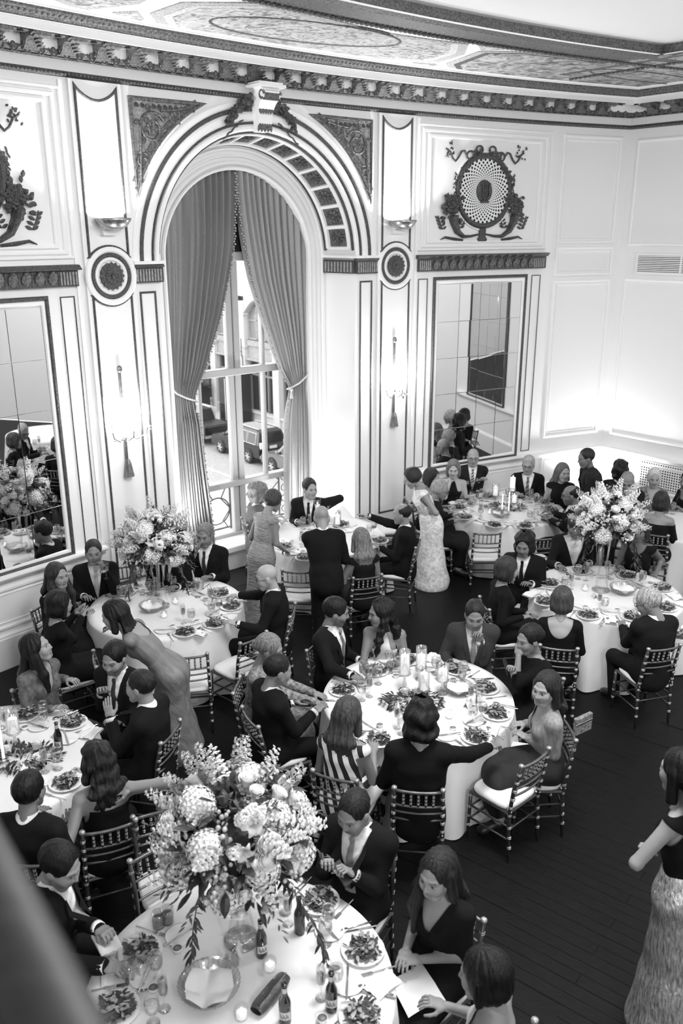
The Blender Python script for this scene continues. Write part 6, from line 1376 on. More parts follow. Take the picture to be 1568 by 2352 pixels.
    info = dict(root=root, pel=pel, face=face, hw=hw, wr={s: pel+Rt @ B['wr', s] for s in (-1, 1)}, Rt=Rt, HT=HT, hc=hc, hs=hs, spine=spine, child=child)
    if pose == 'sit' and chairlab is not False:
        cx, cy = pel[:2]+0.10*np.array([math.sin(math.radians(face)), math.cos(math.radians(face))]); chair(cx, cy, face, chairlab or 'chair under '+SHORT(label))
    info['label'] = label; GUESTS.append((pel[:2].copy(), label)); return info
GUESTS = []
def SHORT(lab):
    return 'the '+' '.join(lab.split()[:11])
def striped(name, g0, g1, sc_, rot=(0, 0, 0), wave='BANDS'):
    m = bpy.data.materials.new(name); m.use_nodes = True; nt = m.node_tree; b = nt.nodes['Principled BSDF']; b.inputs['Roughness'].default_value = .8; tc = nt.nodes.new('ShaderNodeTexCoord'); mp = nt.nodes.new('ShaderNodeMapping'); mp.inputs['Rotation'].default_value = rot
    wv = nt.nodes.new('ShaderNodeTexWave'); wv.inputs['Scale'].default_value = sc_; wv.inputs['Distortion'].default_value = 0.0; cr = nt.nodes.new('ShaderNodeValToRGB'); cr.color_ramp.interpolation = 'CONSTANT'; cr.color_ramp.elements[0].color = (g0, g0, g0, 1); cr.color_ramp.elements[1].position = .5; cr.color_ramp.elements[1].color = (g1, g1, g1, 1)
    nt.links.new(tc.outputs['Object'], mp.inputs[0]); nt.links.new(mp.outputs[0], wv.inputs[0]); nt.links.new(wv.outputs[0], cr.inputs[0]); nt.links.new(cr.outputs[0], b.inputs['Base Color']); return m
TIES = {'stripe': striped('striped_tie', .03, .45, 9, (0, .9, 0)), 'diag': striped('diagonal_tie', .06, .22, 6, (0, .8, 0)), 'paisley': mat('paisley_tie', .14, .6, vary=.7, scale=70)}
M_STRIPED = striped('striped_dress', .012, .75, 4.2, (0, 0.35, 0)); M_LACE = mat('grey_lace', .20, .8, vary=.6, scale=38, bump=.4); M_LACEW = mat('white_lace', .70, .8, vary=.28, scale=26, bump=.5); M_CRINK = mat('crinkled_grey_dress', .25, .5, bump=1.0, scale=16, vary=.35, stretch=(1, 1, 5)); M_FLOR = mat('patterned_blouse', .16, .8, vary=.75, scale=24); M_SEQ = mat('silver_sequins', .55, .35, metal=.6, bump=.6, scale=80, vary=.5, stretch=(1, 1, .25)); M_SHAWL = mat('ribbed_shawl', .28, .9, bump=.8, scale=14, vary=.2, stretch=(3, 3, .6)); M_GOWN = mat('crinkled_pale_gown', .17, .6, bump=.5, scale=14, vary=.25, stretch=(1.5, 1.5, .3)); M_SHEER = mat('patterned_tulle', .10, .85, vary=.45, scale=30, bump=.3)
# ------------------------------------------------------------------ tables
TB = dict(front=(-.605, 3.95), mid=(.726, 7.244), left=(-2.10, 9.386), right=(3.258, 9.733), far=(2.658, 13.124), win=(-.271, 11.878), low=(-2.979, 6.229))
TB = {k: (K*x, K*y) for k, (x, y) in TB.items()}
TB['bay'] = (4.93, 11.0); TB['edge'] = (4.82, 7.52)
TD = dict(front='nearest table with the big flowers, bottles and clutch', mid='candlelit table in the middle of the floor', left='table with tall flowers beside the curtain', right='table with tall flowers near the end wall', far='far table with candles under the corner mirror', win='table right in front of the arched window', low='table cut off by the left edge', bay='table behind the right-hand flowers at the end wall', edge='table just showing at the right edge')
for i, (k, (x, y)) in enumerate(TB.items()): table('round_table', x, y, 'round table under its cloth, the '+TD[k], 'white cloth to the floor on the '+TD[k], 11+i)
# ------------------------------------------------------------------ guests: far table
P = person
P('short-haired woman in a white lace gown standing by the far table', (945, 1098), 262, lean=20, hp=28, sex='f', pose='stand', wear='dress', g=M_LACEW, neckline='scoopback', hair='pixie', hg=.04, skin_g=.28, L=('p', 985, 1185, 1.0), R=('p', 930, 1172, 1.05), h=.98)
P('grey-haired woman in glasses and black, in profile beside the white gown', (1012, 1125), 95, lean=8, sex='f', wear='dress', g=.012, neckline='high', sleeves='long', hair='pixie', hg=.34, glasses=True, skin_g=.22, hp=18)
P('dark-haired woman half hidden behind the grey-haired woman in glasses', (993, 1098), 130, sex='f', wear='dress', g=.015, sleeves='short', hair='bob', hg=.03, skin_g=.3)
P('blonde woman with a bob resting her chin on her hand', (1041, 1078), 188, sex='f', wear='dress', g=.012, neckline='halter', hair='bob', hg=.16, skin_g=.42, R=('h', .0, .09, -.16), polR=(.25, .9, -1.2), lean=6, hup=((0, 0, 1), (0, 1, 0)), hands=('relaxed', 'grip'))
P('bald man in glasses and striped tie with his arms crossed under the mirror', (1086, 1050), 184, lean=0, hp=6, hair='bald', glasses=True, g=.022, tie='stripe', pz=.61, skin_g=.34, L=('l', .14, .26, .90), R=('l', -.14, .24, .95), vopen=.07)
P('grey-haired man in glasses and diagonal tie smiling at the far table', (1213, 1068), 192, lean=8, hy=8, hp=10, hair='short', hg=.42, glasses=True, g=.010, tie='diag', skin_g=.32, vopen=.09)
P('woman with long fair hair in a sleeveless black dress by the end wall', (1293, 1085), 190, hy=-25, lean=8, sex='f', wear='dress', g=.010, neckline='high', hair='long', hg=.13, skin_g=.36, hp=6, L=('l', -.14, .3, .72), R=('l', .14, .3, .72))
P('dark man standing in profile against the bright corner', (1345, 1052), 262, lean=10, pose='stand', g=.03, shirt=.05, hair='crew', hg=.03, skin_g=.16, hp=12)
P('bald man in glasses, in profile, reaching onto the far table', (1310, 1137), 278, lean=10, hp=8, hair='fringe', hg=.02, glasses=True, g=.010, skin_g=.17, beard=.6, L=('p', 1255, 1196, .80), R=('p', 1262, 1180, .8))
# table behind the right-hand flowers
P('man with dark curly hair seen from behind at the end wall', (1425, 1080), 30, hair='curly', hg=.012, g=.012, skin_g=.2)
P('balding man whose crown shows above the right-hand flowers', (1440, 1106), 200, hair='fringe', hg=.2, g=.02, skin_g=.22, hp=25, pz=.68)
P('white-haired woman in a patterned blouse beside the radiator grille', (1502, 1098), 195, sex='f', wear='dress', g=M_FLOR, neckline='vneck', sleeves='long', hair='pixie', hg=.62, skin_g=.30, hp=12)
P('dark-haired woman at the right edge by the end wall', (1578, 1104), 245, pz=.5, sex='f', wear='dress', g=.012, sleeves='short', hair='bob', hg=.012, skin_g=.2)
P('woman with a dark bob in an off-shoulder black dress, from behind', (1518, 1152), 30, sex='f', wear='dress', g=.010, neckline='offshoulder', sleeves='half', hair='bob', hg=.035, skin_g=.25)
# right table
P('man in a dark jacket and open pale shirt behind the right-hand flowers', (1322, 1208), 178, hair='short', hg=.05, g=.010, shirt=.55, vopen=.125, skin_g=.2, R=('p', 1283, 1308, .80), hp=20)
P('woman in a sleeveless black dress hidden behind the right-hand flowers', (1468, 1218), 212, sex='f', wear='dress', g=.010, hair='long', hg=.04, skin_g=.16, L=('p', 1508, 1325, .70))
P('young man with dark hair and narrow tie leaning down between two tables', (1203, 1252), 205, lean=14, hp=14, hair='curly', hg=.008, g=.012, tie=.02, skin_g=.18, h=.96)
P('woman with a brown bob in black, in profile, clasping her hands', (1166, 1308), 82, sex='f', wear='dress', g=.007, neckline='high', sleeves='long', hair='bob', hg=.05, skin_g=.26, R=('p', 1207, 1428, .74), L=('p', 1218, 1415, .78), lean=4, hp=8)
P('woman with brown hair and a low-backed black dress, from behind', (1290, 1378), 14, sex='f', wear='dress', g=.008, neckline='scoopback', sleeves='short', hair='bob', hg=.085, skin_g=.34, lean=10)
P('grey-haired man in glasses, from behind, at the right table', (1487, 1383), 345, hy=-38, hp=25, hair='short', hg=.42, glasses=True, g=.012, skin_g=.22, lean=8, L=('p', 1425, 1440, .80))
# window table
P('grey-haired man in a grey suit turned to the standing woman', (598, 1133), 70, hy=0, hp=5, hair='curly', hg=.22, g=.12, shirt=.7, skin_g=.42, lean=6)
P('short-haired woman in a crinkled grey dress standing from behind', (628, 1150), 48, lean=16, side=-4, hp=25, sex='f', pose='stand', wear='dress', g=M_CRINK, neckline='high', hair='pixie', hg=.07, skin_g=.26, R=('p', 657, 1272, .84), L=('l', -.2, .3, .95), h=.96)
P('man in a dark suit and tie leaning on his elbow by the bright jamb', (712, 1122), 182, hy=-34, hp=6, lean=10, hair='short', hg=.03, g=.012, tie=.03, skin_g=.34, L=('p', 758, 1172, .92), polL=(-.9, .1, -.5), hands=('fist', 'relaxed'))
P('bald man in black standing and bending over, from behind', (738, 1188), 350, lean=24, hp=30, hair='bald', pose='stand', g=.007, skin_g=.26, L=('p', 715, 1262, .88), R=('l', .2, .40, .9), h=1.0, pz=.92)
P('woman with long fair hair seen from behind at the window table', (828, 1238), 342, sex='f', wear='dress', g=.010, hair='long', hg=.20, skin_g=.26)
P('balding man in a dark suit pointing across with an outstretched arm', (922, 1180), 285, hp=5, hair='fringe', hg=.03, g=.009, skin_g=.27, R=('p', 836, 1183, 1.12), hands=('relaxed', 'point'), lean=2)
# left table
l1 = P('short-haired man in a dark suit lifting a wine glass by the mirror', (215, 1268), 164, hp=6, hair='crew', hg=.025, g=.009, tie=.45, skin_g=.26, L=('h', -.07, .17, -.15), polL=(-.4, .2, -1), hands=('grip', 'relaxed'), lean=3)
P('laughing woman with long brown hair beside the wainscot', (133, 1322), 112, hy=10, hp=4, sex='f', wear='dress', g=.012, sleeves='short', hair='long', hg=.04, skin_g=.28, extra='front', lean=10)
P('woman with a dark bob in black gesturing with open hands', (138, 1388), 52, hp=10, sex='f', wear='dress', g=.006, neckline='high', sleeves='long', hair='bob', hg=.010, skin_g=.26, R=('p', 192, 1412, .98), L=('p', 185, 1405, 1.0), hands=('flat', 'flat'), lean=2)
P('woman in a long pale gown bending over beside the left table', (262, 1412), 270, pz=.86, lean=40, hp=20, sex='f', pose='stand', wear='dress', g=M_GOWN, neckline='scoopback', sleeves='short', hair='long', hg=.012, skin_g=.30, L=('p', 282, 1482, .98), R=('p', 235, 1440, .95), polL=(-.3, -1, .3))
l5 = P('man drinking from a glass, half hidden by the flowers', (470, 1230), 192, hp=8, hair='short', hg=.18, g=.009, tie=.05, skin_g=.2, R=('h', .03, .16, -.10), polR=(.5, .2, -1), hands=('relaxed', 'grip'))
P('guest in a dark suit hidden right behind the left flowers', (382, 1252), 182, hair='short', hg=.03, g=.008, tie=.03, skin_g=.22)
P('bald man in glasses and a dark suit reaching onto the left table', (612, 1325), 276, lean=8, hp=12, hy=-12, hair='bald', glasses=True, g=.010, skin_g=.38, L=('p', 532, 1440, .81), R=('p', 525, 1370, .82))
# table at the left edge
P('woman with long dark hair in patterned tulle looking up to the side', (86, 1488), 122, hy=-34, hp=-14, sex='f', wear='dress', g=M_SHEER, neckline='vneck', sleeves='long', hair='long', hg=.010, skin_g=.30, extra='frontR', lean=2, L=('p', 165, 1570, .8))
P('young bearded man in suit and tie looking down, facing us', (262, 1512), 196, hp=16, hair='short', hg=.008, beard=.5, g=.012, tie=.07, skin_g=.26, R=('p', 232, 1605, .90), L=('l', -.1, .3, .75), lean=6)
P('young man with cropped hair in a dark suit talking with raised palm', (322, 1575), 285, hp=4, hair='crew', hg=.02, g=.010, skin_g=.30, L=('p', 240, 1645, 1.0), R=('l', .1, .36, .8), hands=('flat', 'relaxed'), hup=((-.3, -1, .2), (0, 0, 1)))
P('woman in a strapless black dress with a bare back, arm outstretched', (222, 1745), 338, hy=-20, hp=12, sex='f', wear='dress', g=.008, neckline='strapless', hair='wavy', hg=.020, skin_g=.27, L=('p', 80, 1893, 1.0), R=('p', 300, 1815, 1.05), polR=(1, -.4, .2), lean=4)
P('dark-haired boy with a white collar seen from behind', (68, 1815), 8, hair='short', hg=.008, g=.010, skin_g=.2, h=.96)
# middle table
m1 = P('bearded man with a patterned tie turned towards the dark-haired woman', (773, 1405), 118, hy=-26, hp=14, hair='short', hg=.010, beard=.42, g=.011, tie='paisley', skin_g=.20, vopen=.10, R=('p', 818, 1563, .83), L=('l', -.1, .3, .7), hands=('relaxed', 'grip'), lean=0)
P('woman with long dark wavy hair in a white halter dress', (873, 1408), 190, hy=62, hp=6, sex='f', wear='satin', g=.66, neckline='halter', hair='wavy', hg=.010, skin_g=.20, extra='frontL', R=('p', 845, 1548, .78), L=('p', 905, 1535, .80), lean=12, pz=.54)
m3 = P('man in a grey suit looking down with a hand at his tie', (1090, 1412), 186, hp=20, lean=8, hair='crew', hg=.02, g=.06, shirt=.6, tie=.22, skin_g=.22, L=('h', -.02, .10, -.24), R=('l', .22, .3, .75), hands=('grip', 'relaxed'))
m4 = P('woman with pinned-up dark hair in black looking at her phone', (1214, 1468), 246, hp=12, hy=0, sex='f', wear='dress', g=.008, neckline='scoopback', sleeves='half', hair='updo', hg=.018, skin_g=.24, R=('p', 1172, 1548, 1.0), L=('h', .02, .15, -.10), hands=('grip', 'grip'), lean=10, polL=(-.4, .2, -1))
P('smiling woman with a pale shawl and long hair swept back', (1252, 1582), 268, hy=-42, hp=4, sex='f', wear='dress', g=M_SHAWL, neckline='vneck', sleeves='long', hair='long', hg=.03, skirt=cloth('dress', .05), skin_g=.36, L=('p', 1200, 1700, .72), R=('p', 1195, 1672, .74), lean=6)
P('man with cropped hair in a black suit, from behind, left of the candles', (638, 1538), 62, hy=4, hp=14, hair='crew', hg=.015, g=.007, skin_g=.22, lean=6, R=('l', .1, .42, .8))
P('woman with pinned fair hair and grey lace sleeves', (620, 1490), 98, hp=18, sex='f', wear='dress', g=M_LACE, neckline='high', sleeves='long', hair='updo', hg=.20, skin_g=.26, R=('p', 738, 1618, .78), L=('p', 735, 1600, .78), lean=12)
P('woman with long straight brown hair in a striped top, from behind', (800, 1640), 22, hp=14, hy=8, sex='f', wear='dress', g=M_STRIPED, neckline='scoop', hair='long', hg=.075, skin_g=.26, lean=6)
P('man with long dark hair in a black jacket, from behind', (966, 1652), 6, hp=14, hair='curly', hg=.008, g=.007, skin_g=.22, R=('p', 1140, 1712, .83), L=('l', -.18, .36, .80), lean=3, h=1.10)
# nearest table
p1 = P('man in a dark suit with a tie bar looking down at his phone', (812, 1865), 208, hy=8, hp=22, hair='crew', hg=.02, beard=.78, g=.010, tie=.24, skin_g=.26, R=('p', 744, 2002, .94), L=('p', 792, 2022, .92), hands=('grip', 'grip'), lean=0, vopen=.09)
p2 = P('dark-haired woman in a black dress with a napkin on her lap', (1003, 2008), 224, hp=10, hy=-4, sex='f', wear='dress', g=.009, neckline='vneck', sleeves='short', hair='long', hg=.025, skin_g=.30, R=('p', 926, 2208, .70), L=('p', 948, 2220, .70), extra='frontR', lean=4)
P('dark-haired guest in a pale halter top, from behind, at the bottom edge', (1108, 2238), 292, hp=10, sex='f', wear='dress', g=.55, neckline='halter', hair='bob', hg=.010, skin_g=.25)
p4 = P('bearded man at the left reaching for his glass, head bent', (140, 1988), 92, hp=24, hy=18, hair='short', hg=.010, beard=.55, g=.010, skin_g=.30, R=('p', 262, 2235, .82), L=('p', 242, 2152, .86), hands=('grip', 'grip'), lean=14)
P('woman with long black hair and a silver sequin skirt standing at the right', (1562, 1772), 322, hp=8, sex='f', pose='stand', wear='top', g=.007, skirt=M_SEQ, neckline='scoop', hair='long', hg=.006, skin_g=.30, L=('p', 1470, 1960, 1.10), polL=(-1, -.3, .2), h=1.08, R=('l', .24, .15, .9), chairlab=False, lean=6)
# ------------------------------------------------------------------ empty chairs
def seat(u, v, deg, lab): p = at(u, v, .48); chair(p[0], p[1], deg, lab)
def ctop(u, v, deg, lab):
    p = at(u, v, .90); a = math.radians(deg); chair(p[0]+.27*math.sin(a), p[1]+.27*math.cos(a), deg, lab)
seat(1110, 1272, 2, 'empty chair facing the far table, left one of its two'); seat(1228, 1284, 352, 'empty chair facing the far table, right one of its two')
seat(438, 1560, 350, 'empty chair pushed to the front of the left table'); seat(545, 1528, 312, 'empty chair beside the bald man at the left table')
seat(690, 1362, 6, 'empty chair at the near side of the window table'); seat(795, 1188, 192, 'pale-lit empty chair by the bright jamb at the window table'); seat(893, 1212, 262, 'empty chair by the right pilaster at the window table')
seat(1158, 1806, 318, 'empty chair pulled out beside the middle table, its white cushion bare')
ctop(362, 1853, 158, 'empty chair behind the nearest flowers, upper of the two'); ctop(352, 1940, 140, 'empty chair behind the nearest flowers, lower of the two'); ctop(214, 1508, 70, 'empty chair left of the young bearded man')
ctop(1268, 1640, 285, 'chair turned out behind the woman with the pale shawl'); ctop(300, 1292, 160, 'empty chair with a shawl beside the left flowers')
# ------------------------------------------------------------------ settings on the tables
PL = dict(front=[(733, 2072), (833, 2185), (832, 2338), (322, 2188), (268, 2322)], mid=[(787, 1588), (862, 1543), (1050, 1540), (1115, 1583), (1140, 1642), (1093, 1695), (868, 1702), (935, 1518)],
          left=[(425, 1455), (494, 1435), (531, 1395), (440, 1347), (362, 1347), (286, 1362), (505, 1366)], right=[(1262, 1342), (1252, 1385), (1332, 1314), (1440, 1325), (1520, 1352), (1528, 1398), (1350, 1416), (1452, 1420)],
          far=[(1068, 1190), (1053, 1168), (1135, 1208), (1206, 1210), (1268, 1174), (1257, 1196), (1064, 1150), (1122, 1142), (1192, 1143), (1252, 1157)], win=[(700, 1283), (871, 1244), (655, 1258), (785, 1207), (700, 1203)], low=[(152, 1800), (166, 1662), (58, 1645)], bay=[(1497, 1162), (1545, 1170)], edge=[(1560, 1462)])
_ass = {}
def nearest(p): return min(GUESTS, key=lambda g: np.hypot(*(g[0]-np.asarray(p)[:2])))[1]
def assign():                                      # each plate belongs to the nearest guest not yet served
    for k, pts in PL.items():
        pr = sorted((float(np.hypot(*(g[0]-at(u, v, TZ)[:2]))), i, gi) for i, (u, v) in enumerate(pts) for gi, g in enumerate(GUESTS)); ui, ug = set(), set(_ass.get('g', ()))
        for d, i, gi in pr:
            if i in ui or gi in ug or d > 1.0: continue
            ui.add(i); ug.add(gi); _ass[(k, i)] = GUESTS[gi][1]
        _ass['g'] = ug
assign()
_ui = 0
for k, pts in PL.items():
    c = np.array(TB[k])
    for i, (u, v) in enumerate(pts):
        p = at(u, v, TZ+.002); d = c-p[:2]; d /= np.linalg.norm(d)+1e-9; r = np.array([d[1], -d[0]]); rz = math.atan2(d[1], d[0])-math.pi/2; _ui += 1
        tl = 'the '+TD[k]; wn = _ass.get((k, i)); who = 'the '+' '.join(wn.split()[:8]) if wn else 'an empty place near the '+' '.join(nearest(p).split()[:7])
        def put(name, me, dr, df, z, rr, lab, cat, grp, kids=()):
            q = p[:2]+r*dr+d*df; return simple(name, me, lab+who, cat, grp+', '+k+' table', (q[0], q[1], TZ+.001+z), rz+rr, kids)
        put('dinner_plate', 'plate', 0, 0, 0, 0, 'white plate before ', 'plate', 'white dinner plates')
        s_ = put('salad', SAL[_ui % 4], 0, 0, .008, _ui*1.3, 'salad before ', 'salad', 'salads'); link('salad_pieces', SALB[_ui % 4], s_)
        put('fork', 'fork', -.155, -.03, 0, rnd.uniform(-.1, .1), 'silver fork of ', 'fork', 'forks'); put('knife', 'knife', .155, -.03, 0, rnd.uniform(-.15, .15), 'silver knife of ', 'knife', 'knives')
        if k != 'bay': put('spoon', 'spoon', .180, -.02, 0, rnd.uniform(-.15, .15), 'silver spoon of ', 'spoon', 'spoons')
        put('water_goblet', 'goblet', .12, .18, 0, 0, 'water goblet of ', 'glass', 'water goblets', (('water', 'wgob'),))
        if i % 2 == 0: put('champagne_flute', 'flute', .05, .24, 0, 0, 'slim flute of ', 'glass', 'flutes', (('drink', 'wflu'),))
        else: put('wine_glass', 'wine', .19, .14, 0, 0, 'wine glass of ', 'glass', 'wine glasses', (('wine', 'wwin'),) if i % 4 == 1 else ())
        if k not in ('bay',):
            put('side_plate', 'side', -.18, .15, 0, 0, 'bread plate of ', 'plate', 'bread plates'); put('butter_knife', 'knife', -.17, .15, .012, 1.2, 'butter knife of ', 'knife', 'butter knives')
            put('ramekin', 'cup', -.08, .19, 0, 0, 'dressing cup of ', 'cup', 'dressing cups', (('dressing', 'sauce'),))
        if i % 3 == 1: put('napkin', 'napkin', -.25, -.02, 0, .4*i, 'crumpled napkin of ', 'napkin', 'napkins')
# extra glasses and tent cards that show
for (u, v) in ((365, 2128), (385, 2118)): simple('tumbler', 'tumbler', 'short tumbler '+('left' if u == 365 else 'right')+' of a pair behind the herb leaves, nearest table', 'glass', 'tumblers on the nearest table', at(u, v, TZ), 0, (('drink', 'wtum'),))
for (u, v) in ((590, 2215), (745, 2262), (700, 1540), (630, 1560)): pass
for (u, v, lab) in ((545, 2190, 'tent card standing upright beside the bottle on the nearest table'), (1075, 1622, 'small tent card by the bread basket on the middle table'), (885, 1625, 'small tent card left of the votive on the middle table'), (1365, 1372, 'small tent card on the right table')): simple('place_card', 'card', lab, 'card', None, at(u, v, TZ+.001), rnd.uniform(0, 3))
# bottles, shakers, bowls, clutch
bottle(601, 2194, 'brown bottle without a label in the middle of the nearest table'); bottle(688, 2140, 'brown bottle beside the upper salad plate on the nearest table', False); bottle(761, 2318, 'brown bottle with a foil neck right of the clutch'); bottle(655, 2346, 'brown bottle with a printed label in front of the clutch'); bottle(136, 1722, 'brown bottle on the table at the left edge')
def shaker(u, v, lab):
    p = at(u, v, TZ+.002); o = thing('glass_shaker', lab, 'shaker', p); q = MB(); q.lathe([(0, 0), (.022, 0), (.020, .05), (.013, .085), (0, .085)], 12); q.build('glass_body', glass_mat('cut_glass', .90, .5), o); q = MB(); q.lathe([(.014, .085), (.013, .10), (0, .108)], 12); q.build('metal_cap', M_SILV, o)
shaker(522, 2228, 'tall glass shaker beyond the cut glass bowl'); shaker(540, 2215, 'second glass shaker beside the tent card')
bowl(at(482, 2285, TZ+.002), .165, 'large cut glass bowl lined with linen on the nearest table'); bowl(at(350, 1402, TZ+.002), .14, 'glass bread bowl on the left table'); bowl(at(1430, 1362, TZ+.002), .15, 'glass bread bowl on the right table'); bowl(at(1052, 1590, TZ+.002), .13, 'bread basket with linen on the middle table', True); bowl(at(1148, 1186, TZ+.002), .13, 'bread basket with linen on the far table', True)
cl = at(622, 2292, TZ+.002); o = thing('clutch_bag', 'dark leather clutch bag lying on the nearest table', 'bag', cl, math.radians(58)); M_LEA = mat('clutch_leather', .05, .35, bump=.2, scale=60)
q = MB(); q.grid(lambda u, v: ((2*u-1)*.13, .045*math.cos(2*math.pi*v)*(1-.25*abs(2*u-1)**6), .032+.032*math.sin(2*math.pi*v)*(1-.35*abs(2*u-1)**6)), 20, 20); q.build('pouch', M_LEA, o, True); q = MB(); q.tube([(-.125, -.01, .062), (0, -.012, .066), (.125, -.01, .062)], .004, 6); q.build('clasp_frame', M_SILV, o)
# candles
for (u, v, lab) in ((620, 2226, 'votive candle left of the trailing vine on the nearest table'), (555, 2336, 'votive candle at the bottom edge of the nearest table'), (492, 2238, 'votive candle behind the cut glass bowl'), (914, 1630, 'votive candle left of the long-haired man on the middle table'), (1031, 1648, 'votive candle by the roses on the middle table'), (377, 1418, 'votive candle in front of the bread bowl on the left table'), (403, 1386, 'votive candle near the left flowers'), (1343, 1356, 'votive candle left of the bread bowl on the right table'), (56, 1772, 'votive candle in the garland on the table at the left edge'), (1390, 1388, 'votive candle in front of the right flowers'), (1124, 1180, 'votive candle left of the bread basket on the far table')): votive_at(u, v, lab, None)
for (u, v, hs, hc, hg, lab) in ((928, 1586, .17, .17, .22, 'tallest candle in a glass chimney on the middle table, left'), (972, 1606, .10, .15, .20, 'candle in a glass chimney in the centre of the middle table'), (1015, 1592, .13, .10, .15, 'short candle in a glass chimney, right one on the middle table'), (966, 1560, .12, .12, .20, 'candle in a glass chimney at the back of the middle table'),
    (36, 1712, .12, .12, .18, 'candle in a glass chimney on the table at the left edge'), (729, 1200, .10, .16, .24, 'candle in a tall glass chimney on the window table, left'), (775, 1210, .04, .13, .19, 'candle in a low glass chimney on the window table'), (1136, 1158, .14, .12, .17, 'candle in a glass chimney left of the tapers on the far table'), (1174, 1160, .22, .20, .05, 'tall pillar candle on a stick on the far table'), (1179, 1172, .12, .10, .15, 'short candle in a glass chimney right of the tapers')):
    hurricane(at(u, v, TZ+.002), hs, hc, hg, lab)
for (u, v, h, lab) in ((1152, 1180, .26, 'left taper candle among the greenery on the far table'), (1167, 1182, .30, 'right taper candle among the greenery on the far table'), (10, 1752, .30, 'taper candle at the left edge')): taper(at(u, v, TZ+.002), h, lab)
greenery(.60, 6.42, .20, 260, 'dark leafy garland round the candles on the middle table', 3); greenery(2.37, 11.8, .22, 200, 'leafy garland under the candles on the far table', 4); q_ = at(52, 1745, TZ); greenery(q_[0], q_[1], .22, 240, 'dark leafy garland on the table at the left edge', 5)
# ------------------------------------------------------------------ flowers
arrangement(-.575, 3.86, 1.47, .42, 'largest white floral arrangement, on the nearest table', 1, [(-.45, .50, .25), (-2.2, .35, .08)])
arrangement(-1.95, 8.42, 1.50, .38, 'white floral arrangement on a tall stand beside the curtain', 2, [(-2.3, .35, .12), (-.4, .35, .08)])
arrangement(2.90, 8.82, 1.60, .37, 'white floral arrangement on a tall stand near the end wall', 3, [(-.2, .45, .12), (-.6, .35, .08), (-2.6, .3, .08)])
# ------------------------------------------------------------------ things held and left about
def inhand(info, s, fn, name, lab, cat, off=(0, 0, .0)):
    p = info['wr'][s]+np.array(off); o = thing(name, lab, cat, p); fn(o); return o
def gl(o): link('wine', ME['wwin'], link('glass_body', ME['wine'], o))
fwd = lambda i: np.array([math.sin(math.radians(i['face'])), math.cos(math.radians(i['face'])), 0])
inhand(l1, -1, gl, 'wine_glass', 'wine glass held up by the man beside the mirror', 'glass', tuple(fwd(l1)*.07+np.array([.02, 0, -.08])))
inhand(l5, 1, lambda o: link('drink', ME['wtum'], link('glass_body', ME['tumbler'], o)), 'tumbler', 'tumbler at the lips of the man behind the flowers', 'glass', tuple(fwd(l5)*.05+np.array([0, 0, -.02])))
inhand(m1, 1, lambda o: link('drink', ME['wflu'], link('glass_body', ME['flute'], o)), 'champagne_flute', 'flute of dark drink under the bearded man\'s hand', 'glass', (.085, .02, -.08))
def phone(o): q = MB(); q.bbox((-.036, -.075, -.004), (.036, .075, .004), .003); b = q.build('case', M_BLK, o); q = MB(); q.box((-.033, -.070, .0041), (.033, .070, .0046)); q.build('screen', mat('phone_screen', .02, .3), b)
o = inhand(p1, -1, phone, 'mobile_phone', 'dark phone held by the man with the tie bar', 'phone', (-.06, -.02, .02)); o.rotation_euler = (.7, 0, .8)
o = inhand(m4, 1, phone, 'mobile_phone', 'phone held by the woman with pinned-up hair', 'phone', (-.06, -.01, .05)); o.rotation_euler = (1.1, .3, 1.0)
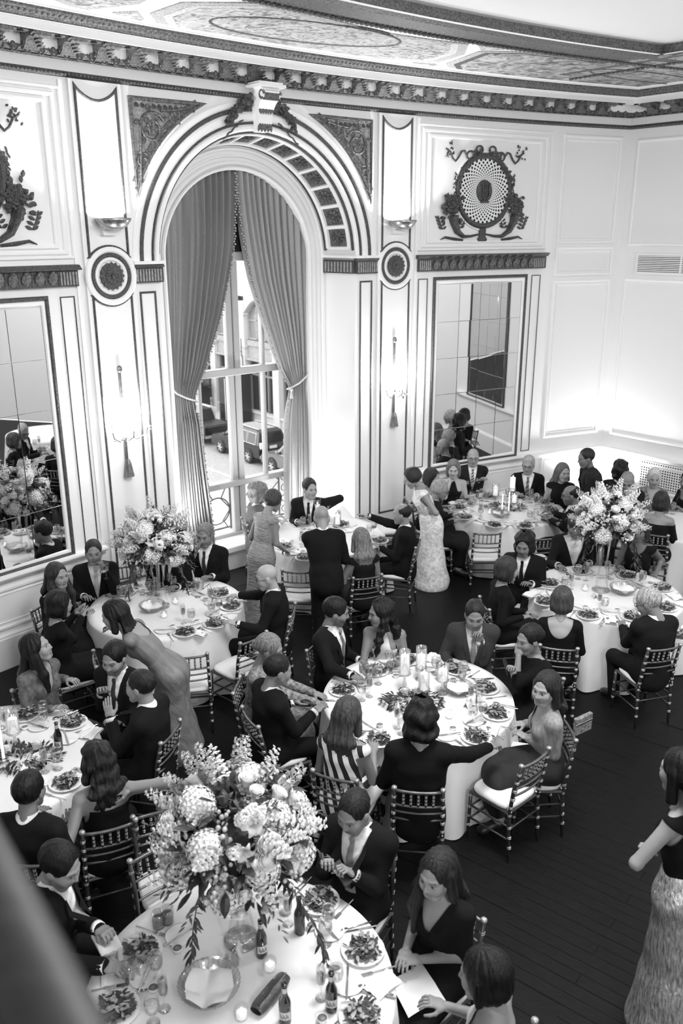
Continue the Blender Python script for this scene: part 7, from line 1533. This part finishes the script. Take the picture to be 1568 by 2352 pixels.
p = p2['wr'][-1]; o = thing('napkin', 'white napkin spread on the lap of the dark-haired woman in black', 'napkin', (p[0]-.05, p[1]-.09, .665), .5); q = MB(); q.grid(lambda u, v: (-.12+.24*u, -.15+.24*v, .012*math.sin(4*u+3*v)-.06*max(0, .45-v)**1.0), 12, 14); q.build('linen', M_NAPK, o, True)
p = p4['wr'][-1]; simple('napkin', 'napkin', 'white napkin crushed in the hand of the bearded man at the left', 'napkin', None, (p[0]+.05, p[1]-.05, p[2]-.05), .6)
p = p4['wr'][1]; simple('tumbler', 'tumbler', 'glass gripped by the bearded man at the left', 'glass', None, (p[0]+.12, p[1]-.0, TZ+.001), 0)
c_ = at(1338, 1662, .70); o = thing('clutch_bag', 'pale striped clutch hanging from the turned-out chair', 'bag', c_, .6); q = MB(); q.bbox((-.10, -.02, -.08), (.10, .02, .08), .008); q.build('pouch', M_LACE, o); q = MB(); q.bbox((-.10, -.022, .01), (.10, .022, .03), .004); q.build('band', M_SILV, o)
c_ = at(245, 1962, .50); o = thing('clutch_bag', 'dark grey clutch on the seat behind the woman in the strapless dress', 'bag', c_, -.1); q = MB(); q.bbox((-.12, -.07, 0), (.12, .07, .035), .01); q.build('pouch', M_LEA, o); q = MB(); q.bbox((-.12, -.075, .02), (.12, .02, .04), .008); q.build('flap', M_LEA, o)
c_ = at(312, 1312, .86); o = thing('shawl', 'grey shawl draped over the empty chair beside the left flowers', 'shawl', c_, math.radians(-70)); q = MB(); q.grid(lambda u, v: (-.22+.44*u, .05*math.sin(math.pi*(v-.5)*2)*(1 if v < .5 else -1)*.8+.02*math.sin(14*u+4*v), .05-.55*abs(v-.42)**1.1+.015*math.sin(9*u)), 26, 20); q.build('folds', cloth('dress', .2), o, True)
# balcony handrail beside the camera
a_, b_ = at(118, 2352, 4.04), at(-75, 1950, 4.04); dv = unit(b_-a_); hr_ = thing('balcony_handrail', 'dark wooden balcony handrail, blurred, at the lower left corner', 'handrail', a_)
q = MB(); q.tube([dv*t for t in np.linspace(-.9, 1.6, 14)], .034, 20); q.build('rail', mat('handrail_wood', .022, .55, vary=.3, scale=12, stretch=(1, 8, 1)), hr_, True)
for t in (-.5, 1.45): q = MB(); q.tube([dv*t, dv*t+np.array([0, 0, -.9])], .018, 8); q.build('baluster', MATS['handrail_wood'], hr_, True)
